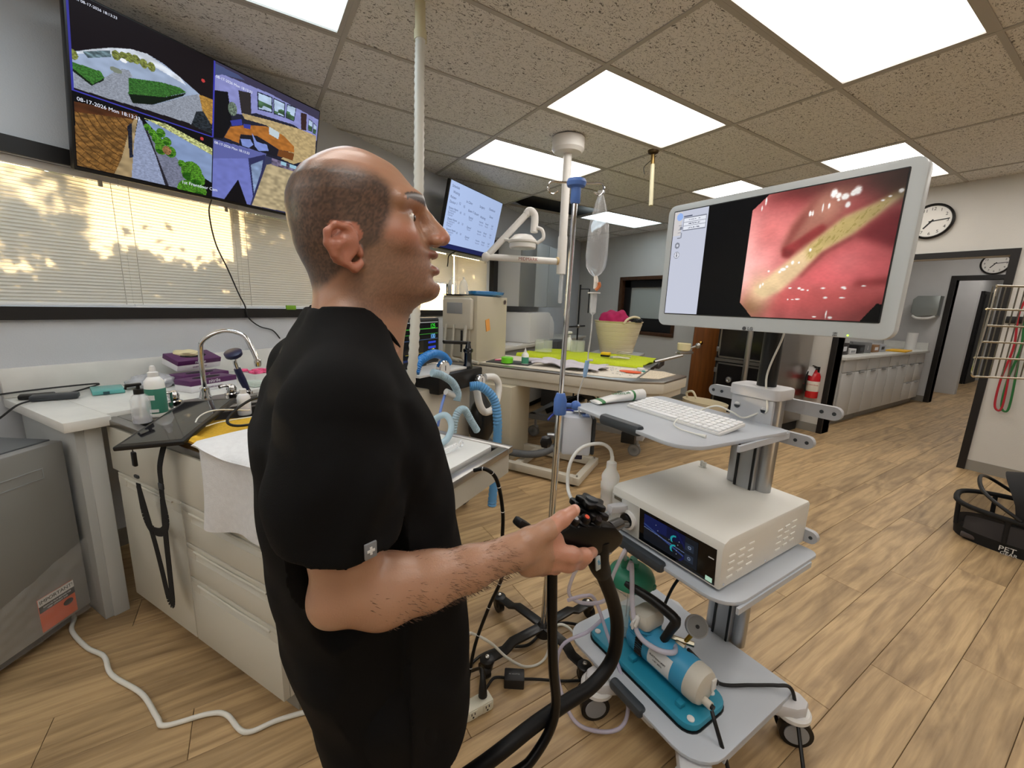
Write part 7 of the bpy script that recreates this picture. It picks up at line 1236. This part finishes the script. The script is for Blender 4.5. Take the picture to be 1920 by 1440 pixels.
hair = head * sm(.012, -.010, z - topline) * sm(.004, -.012, x - (.197 - .35 * np.clip(1.52 - z, 0, .06) - 1.1 * np.clip(1.478 - z, 0, .2))) * sm(1.40, 1.425, z)
ear = (ay > .071) & (x > .105) & (x < .163) & (z > 1.432) & (z < 1.50) & (np.hypot((x - .133) * 1.2, (z - 1.466) * .8) < .032); hair = hair * (~ear)
mix((56, 49, 45), hair * (.66 + .30 * nz)); mix((188, 112, 92), .6 * ear)
beard = head * sm(1.492, 1.468, z - .25 * np.clip(.2 - x, 0, .1)) * sm(.118, .15, x) * sm(1.365, 1.385, z) * (~ear); mix((92, 76, 66), beard * (.30 + .30 * nz)); mix((92, 76, 66), head * .35 * np.exp(-(((x - .258) / .012) ** 2 + ((z - 1.479) / .005) ** 2)) * (ay < .03))
for s in (0,):
    t = np.clip((.231 - x) / .027, 0, 1); brow = (np.abs(z - (1.548 - .012 * t + .003 * np.sin(t * 2.8))) < .0066 * (1 - .4 * t)) & (x > .198) & (ay > .008) & (ay < .056) & (x > .19); mix((34, 27, 24), brow * .92)
mix((150, 92, 84), (((ay < .021) & (x > .246) & (np.abs(z - 1.4705) < .0042)) | ((ay < .020) & (x > .248) & (np.abs(z - 1.4475) < .0052))) * .7)
mix((120, 84, 70), .5 * head * np.exp(-((np.hypot(x - .222, (z - 1.522)) / .014) ** 2)) * (ay > .015)); mix((208, 142, 120), .5 * ((x > .38) & (z > .95) & (x < .49) & (y < .56)))
mix((226, 176, 158), .8 * ((x > .4265) & (z > 1.071) & (z < 1.09)))
HR = R(-16)
def turn(P):      # head turned slightly towards the photographer
    P = np.array(P, float); t = sm(1.335, 1.415, P[:, 2]) * HR; dx, dy = P[:, 0] - .135, P[:, 1] - CY; c_, s_ = np.cos(t), np.sin(t); P[:, 0] = .135 + dx * c_ - dy * s_; P[:, 1] = CY + dx * s_ + dy * c_; return P
hm = (V[:, 2] > 1.33); V[hm] = turn(V[hm])
body = mesh_obj('person', V, Q, vcolmat('skin', rough=.36, coat=.45, sss=.12, bump=.12, bscale=420), None, col, 1)
body.data.materials[0].node_tree.nodes['Principled BSDF'].inputs['Coat Roughness'].default_value = .3
tag(body, 'bald man in black scrubs standing in profile, holding the endoscope', 'person')
# eyes, teeth
for s in (-1, 1):
    e = B().ell((.2140, CY + s * .031, 1.518), (.0120, .0120, .0120), 20, 14).build('eye', mat('eye_white', (214, 206, 198), .15, coat=1), body); B().ell((.2236, CY + s * .0325, 1.518), (.0038, .0056, .0056), 14, 8).build('iris', mat('iris_dark', (44, 30, 22), .1, coat=1), e)
    for q_ in [e] + list(e.children):
        for v_ in q_.data.vertices: v_.co = turn([v_.co])[0]
B().b2((.240, CY - .016, 1.4585), (.2515, CY + .016, 1.4655), .002).build('teeth', mat('teeth_ivory', (226, 216, 196), .3), body)
for v_ in [c for c in body.children if c.name.startswith('teeth')][0].data.vertices: v_.co = turn([v_.co])[0]
# forearm hair: short thin strands
hb = B(); rg = np.random.default_rng(4)
for k in range(900):
    t = rg.random(); xx = .09 + .22 * t; a = R(-70 + 210 * rg.random()); rr = np.interp(xx, [.09, .118, .176, .24, .312], [.043, .0455, .0385, .0315, .026]); zc = np.interp(xx, [.09, .118, .176, .24, .312], [1.05, 1.041, 1.033, 1.029, 1.03])
    o = Vector((xx, .468 - .88 * rr * math.cos(a), zc + rr * math.sin(a))); nrm = Vector((0, -math.cos(a), math.sin(a))); d = (Vector((.6 + .3 * rg.random(), 0, -.7 + .6 * rg.random())) + nrm * .28); d = d.normalized() * (.006 + .006 * rg.random()); sd = d.cross(nrm).normalized() * .00022
    hb.add([o - sd, o + sd, o + d * .6 + nrm * .0008 + sd * .6, o + d + nrm * .0004], [(0, 1, 2), (0, 2, 3)])
tag(hb.build('arm_hair', mat('dark_hair', (84, 62, 48), .6), body, flat=True), kind='stuff')
# ---- scrub top
ft = Field((-.09, .40, .60), (.36, .94, 1.40), .004)
zs = [.655, .70, .73, .793, .851, .915, .983, 1.043, 1.109, 1.171, 1.215, 1.271, 1.306, 1.327, 1.345, 1.365, 1.385]
xb = [.040, .036, .032, .018, .002, .002, -.008, -.010, -.012, -.014, -.011, .011, .028, .04, .05, .066, .075]
xf = [.302, .306, .307, .306, .305, .302, .295, .286, .273, .258, .238, .212, .196, .184, .176, .165, .150]
wy = [.185, .187, .187, .184, .180, .176, .174, .174, .178, .186, .192, .185, .150, .128, .105, .088, .075]
ft.stack(zs, xf, xb, wy, CY, 2.5, .04, .02)
for s in (-1, 1): ft.cap((.115, CY + s * .05, 1.345), (.085, CY + s * .165, 1.285), .045, .05, .03)
ft.chain([(.080, .512, 1.262), (.070, .488, 1.185), (.072, .470, 1.07)], [.062, .066, .0685], .03); ft.chain([(.085, .832, 1.262), (.07, .868, 1.18), (.062, .880, 1.07)], [.062, .065, .067], .03)
sl, X, Y, Z = ft.win((-1, -1, -1), (2, 2, 2)); f = ft.f
n3 = np.sin(X * 34 + Z * 21 + 2 * np.sin(Y * 17)) * np.sin(Z * 26 - X * 11 + Y * 13 + 1.7 * np.sin(X * 15)); n4 = np.sin(Z * 55 + X * 47 + 3 * np.sin(Y * 23 + X * 9))
f += (.0024 * n3 + .0012 * n4 * (Z < 1.28)).astype(np.float32)
f += (.0036 * np.sin((X * 1.3 - Z * .9) * 62) * np.exp(-(((X - .11) / .07) ** 2 + ((Z - 1.16) / .08) ** 2)) * (Y < .56)).astype(np.float32)
hem = 1.122 - .10 * (X - .07) - .9 * (X - .07) ** 2 * 0 + .05 * np.abs(X - .07)
arm_side = ((Y < .500 - .0 * X) | (Y > .845))
cut = (hem - Z); 
for yc in (.470, .880):
    rad = np.sqrt((X - .068) ** 2 + (Y - yc) ** 2); reg = (rad < .090) & ((Y < .5045) if yc < .6 else (Y > .8455)) & (Z < 1.16)
    ft.f = np.where(reg, np.maximum(ft.f, cut), ft.f).astype(np.float32)
ft.cap((.072, .472, 1.105), (.072, .468, .98), .054, .0565, .003, True); ft.cap((.062, .880, 1.125), (.06, .884, .98), .053, .054, .003, True)
# neck opening with a shallow V
zc = 1.386 - .30 * (X - .075) - .0 * Y; vcut = zc - .75 * np.clip(X - .165, 0, 1) + 1.6 * np.clip(np.abs(Y - CY) - .062, 0, 1)
ft.f = np.maximum(ft.f, np.where(np.abs(Y - CY) < .12, -(vcut - Z), -1).astype(np.float32)); ft.cap((.142, CY, 1.30), (.140, CY, 1.46), .0635, .0635, .006, True); ft.cap((.165, CY, 1.335), (.215, CY, 1.43), .04, .05, .006, True)
ft.f = np.maximum(ft.f, (.672 - Z + .01 * np.sin(X * 20)).astype(np.float32))
V, Q = ft.mesh(); del ft.f, f
SCRUB = mat('black_scrub_cloth', (7, 7, 8), .85, bump=.2, bscale=900); SCRUB.node_tree.nodes['Principled BSDF'].inputs['Specular IOR Level'].default_value = .22
top_ = mesh_obj('scrub_top', V, Q, SCRUB, body, None, 2)
B().tube([(.080, CY - .03, 1.382), (.10, CY - .052, 1.378), (.135, CY - .066, 1.368), (.165, CY - .058, 1.358), (.192, CY - .035, 1.33), (.203, CY, 1.312), (.192, CY + .035, 1.33), (.165, CY + .058, 1.358), (.135, CY + .066, 1.368), (.10, CY + .052, 1.378), (.080, CY + .03, 1.382), (.076, CY, 1.383), (.080, CY - .03, 1.382)], .0035, 8, 4).build('collar_band', SCRUB, top_)
B().box((.090, .4050, 1.141), (.014, .003, .018), .001, R(18)).build('sleeve_label', mat('label_grey', (120, 122, 126), .5), top_); B().box((.090, .4032, 1.1415), (.0085, .0015, .0026), 0, R(18)).box((.090, .4032, 1.1415), (.0026, .0015, .0085), 0, R(18)).build('label_cross', WHITE, top_)
# ---- scrub trousers and shoes
fp = Field((-.06, .46, .03), (.36, .90, .88), .006)
fp.ell((.165, CY, .78), (.128, .172, .17), .03)
for s in (-1, 1): fp.chain([(.165, CY + s * .085, .76), (.17, CY + s * .09, .46), (.15, CY + s * .092, .075)], [.098, .082, .075], .03)
sl, X, Y, Z = fp.win((-1, -1, -1), (2, 2, 2)); fp.f += (.004 * np.sin(X * 40 + Z * 17) * np.sin(Z * 31 + Y * 30)).astype(np.float32); fp.f = np.maximum(fp.f, (.055 - Z).astype(np.float32) + 0 * fp.f)
V, Q = fp.mesh(); mesh_obj('scrub_trousers', V, Q, SCRUB, body, None, 1)
for s in (-1, 1):
    o = B().prism([(.06, -.04), (.05, 0), (.06, .04), (.15, .045), (.25, .05), (.32, .035), (.335, 0), (.32, -.035), (.25, -.05), (.15, -.045)], 0, .028, Matrix.Translation((0, CY + s * .092, 0)), r=.006).build('shoe_sole', mat('sole_grey', (60, 60, 62), .6), body); B().ell((.20, CY + s * .092, .05), (.128, .046, .045)).ell((.12, CY + s * .092, .07), (.06, .044, .05)).build('shoe_upper', BLACK, o)
# ================================================================= ENDOSCOPE
sc = gthing('endoscope', 'black endoscope control body with dials, held in the hand', 'endoscope', .49, .505, .95); SB = mat('scope_black', (7, 7, 8), .32); SR = mat('scope_rubber', (7, 7, 8), .5); [m__.node_tree.nodes['Principled BSDF'].inputs['Specular IOR Level'].__setattr__('default_value', .3) for m__ in (SB, SR)]
XZ = Matrix(((1, 0, 0, 0), (0, 0, 1, 0), (0, 1, 0, 0), (0, 0, 0, 1)))
B().prism([(.412, 1.022), (.44, 1.030), (.50, 1.016), (.553, .998), (.578, .972), (.574, .955), (.548, .944), (.50, .955), (.45, .978), (.418, .99)], .483, .530, XZ, r=.008).build('control_body', SB, sc)
B().tube([(.45, .507, 1.0), (.437, .511, .985), (.428, .513, .96), (.424, .508, .935)], [.023, .021, .018, .0135], 16).build('grip', SR, sc)
B().tube([(.528, .505, .972), (.528, .505, .952), (.535, .506, .92), (.556, .512, .885)], [.024, .024, .021, .0175], 18).build('cable_boot', SR, sc)
B().box((.511, .4835, .938), (.012, .004, .030), .002, 0, Matrix.Rotation(R(-8), 4, 'Y')).build('name_plate', mat('plate_silver', (176, 186, 188), .4), sc); text('plate_print', 'VET', .007, SKY, sc, (.511, .4812, .94), (R(90), R(70), 0))
for k, (x_, z_) in enumerate(((.452, 1.026), (.478, 1.022), (.507, 1.012))):
    o = B().lathe([(.0125, -.006), (.0125, .004), (.0095, .006), (.0095, .012), (.0075, .015), (.003, .015)], (x_, .497, z_), n=20, M=Matrix.Rotation(R(28), 4, 'X') @ Matrix.Rotation(R(12), 4, 'Y')).build('button', SB, sc)
    if k < 2: B().lathe([(.0045, .015), (.0045, .0165)], (x_, .497, z_), n=14, M=Matrix.Rotation(R(28), 4, 'X') @ Matrix.Rotation(R(12), 4, 'Y')).build('button_dot', mat('dot_red', (214, 80, 50), .4) if k == 1 else GREYP, o)
def lobed(r, n, d): return [((r + d * math.cos(n * t_)) * math.cos(t_), (r + d * math.cos(n * t_)) * math.sin(t_)) for t_ in np.linspace(0, 2 * PI, 60, endpoint=False)]
Mw = Matrix.Translation((.516, .525, 1.020)) @ Matrix.Rotation(R(14), 4, 'Y') @ Matrix.Rotation(R(6), 4, 'X')
B().cyl((.512, .523, 1.0), (.518, .526, 1.026), .016).build('dial_hub', SB, sc)
B().prism(lobed(.034, 6, .006), .0, .011, Mw, r=.003).build('angulation_dial', SB, sc); B().prism(lobed(.026, 5, .005), .014, .025, Mw, r=.003).build('angulation_dial', SB, sc); B().lathe([(.012, .024), (.012, .028), (.005, .03)], (0, 0, 0), M=Mw).build('dial_cap', DGREY, sc)
B().box((.349, .500, 1.052), (.030, .02, .014), .004, 0, Matrix.Rotation(R(38), 4, 'Y')).build('channel_cap', BLACK, sc)
B().cyl((.555, .505, .985), (.60, .52, .975), .012).cyl((.60, .52, .975), (.64, .535, .955), .007).build('air_port', mat('gunmetal', (96, 96, 98), .25, 1), sc)
B().tube([(.534, .507, .92), (.562, .515, .875), (.606, .52, .79), (.626, .52, .716), (.618, .52, .645), (.564, .52, .607), (.49, .52, .604), (.411, .52, .598), (.35, .52, .587), (.311, .53, .565), (.27, .55, .53)], [.0165, .0148, .0145, .0145, .0145, .0145, .0145, .0145, .0145, .0145, .0145], 16).build('umbilical_cable', SR, sc)
B().tube([(.424, .508, .937), (.423, .50, .857), (.434, .50, .738), (.447, .50, .647), (.435, .50, .592), (.399, .50, .552), (.375, .505, .535), (.33, .53, .50)], .0095, 14).build('insertion_tube', SB, sc)
cable_pts = [(.55, 1.06, .895), (.575, 1.03, .905), (.615, 1.03, .86), (.640, 1.03, .75), (.655, 1.05, .62), (.66, 1.05, .50), (.64, 1.10, .35), (.60, 1.12, .20), (.56, 1.10, .06)]
it = gthing('scope_tube', 'black scope insertion tube with white rings off the table', 'tube', .62, 1.04, .5); B().tube(cable_pts, .0062, 12).build('tube', SB, it)
q = crom(cable_pts, 8)
for k in range(6, len(q) - 4, 6): d = (q[k + 1] - q[k]).normalized(); B().cyl(q[k] - d * .0012, q[k] + d * .0012, .0066, n=14).build('depth_ring', WHITE, it)
# clear mask pieces on the wet table board
mk = kthing('airway_tube', 'clear curved airway tube on the white end board', 'tube', 1.15, .83, .893); B().tube([(1.10, .86, .906), (1.16, .86, .912), (1.20, .87, .95), (1.205, .90, .985), (1.19, .94, .965), (1.17, .96, .915)], .012, 12).build('tube', CH, mk); B().tube([(1.02, .80, .9055), (1.10, .80, .9055), (1.13, .80, .9055)], .012, 12, 2).build('connector', CLEAR, mk); B().lathe([(.010, 0), (.013, .002), (.013, .008), (.010, .01)], (1.14, .79, .915), M=RX90, loop=True).build('ring_tab', CLEAR, mk)
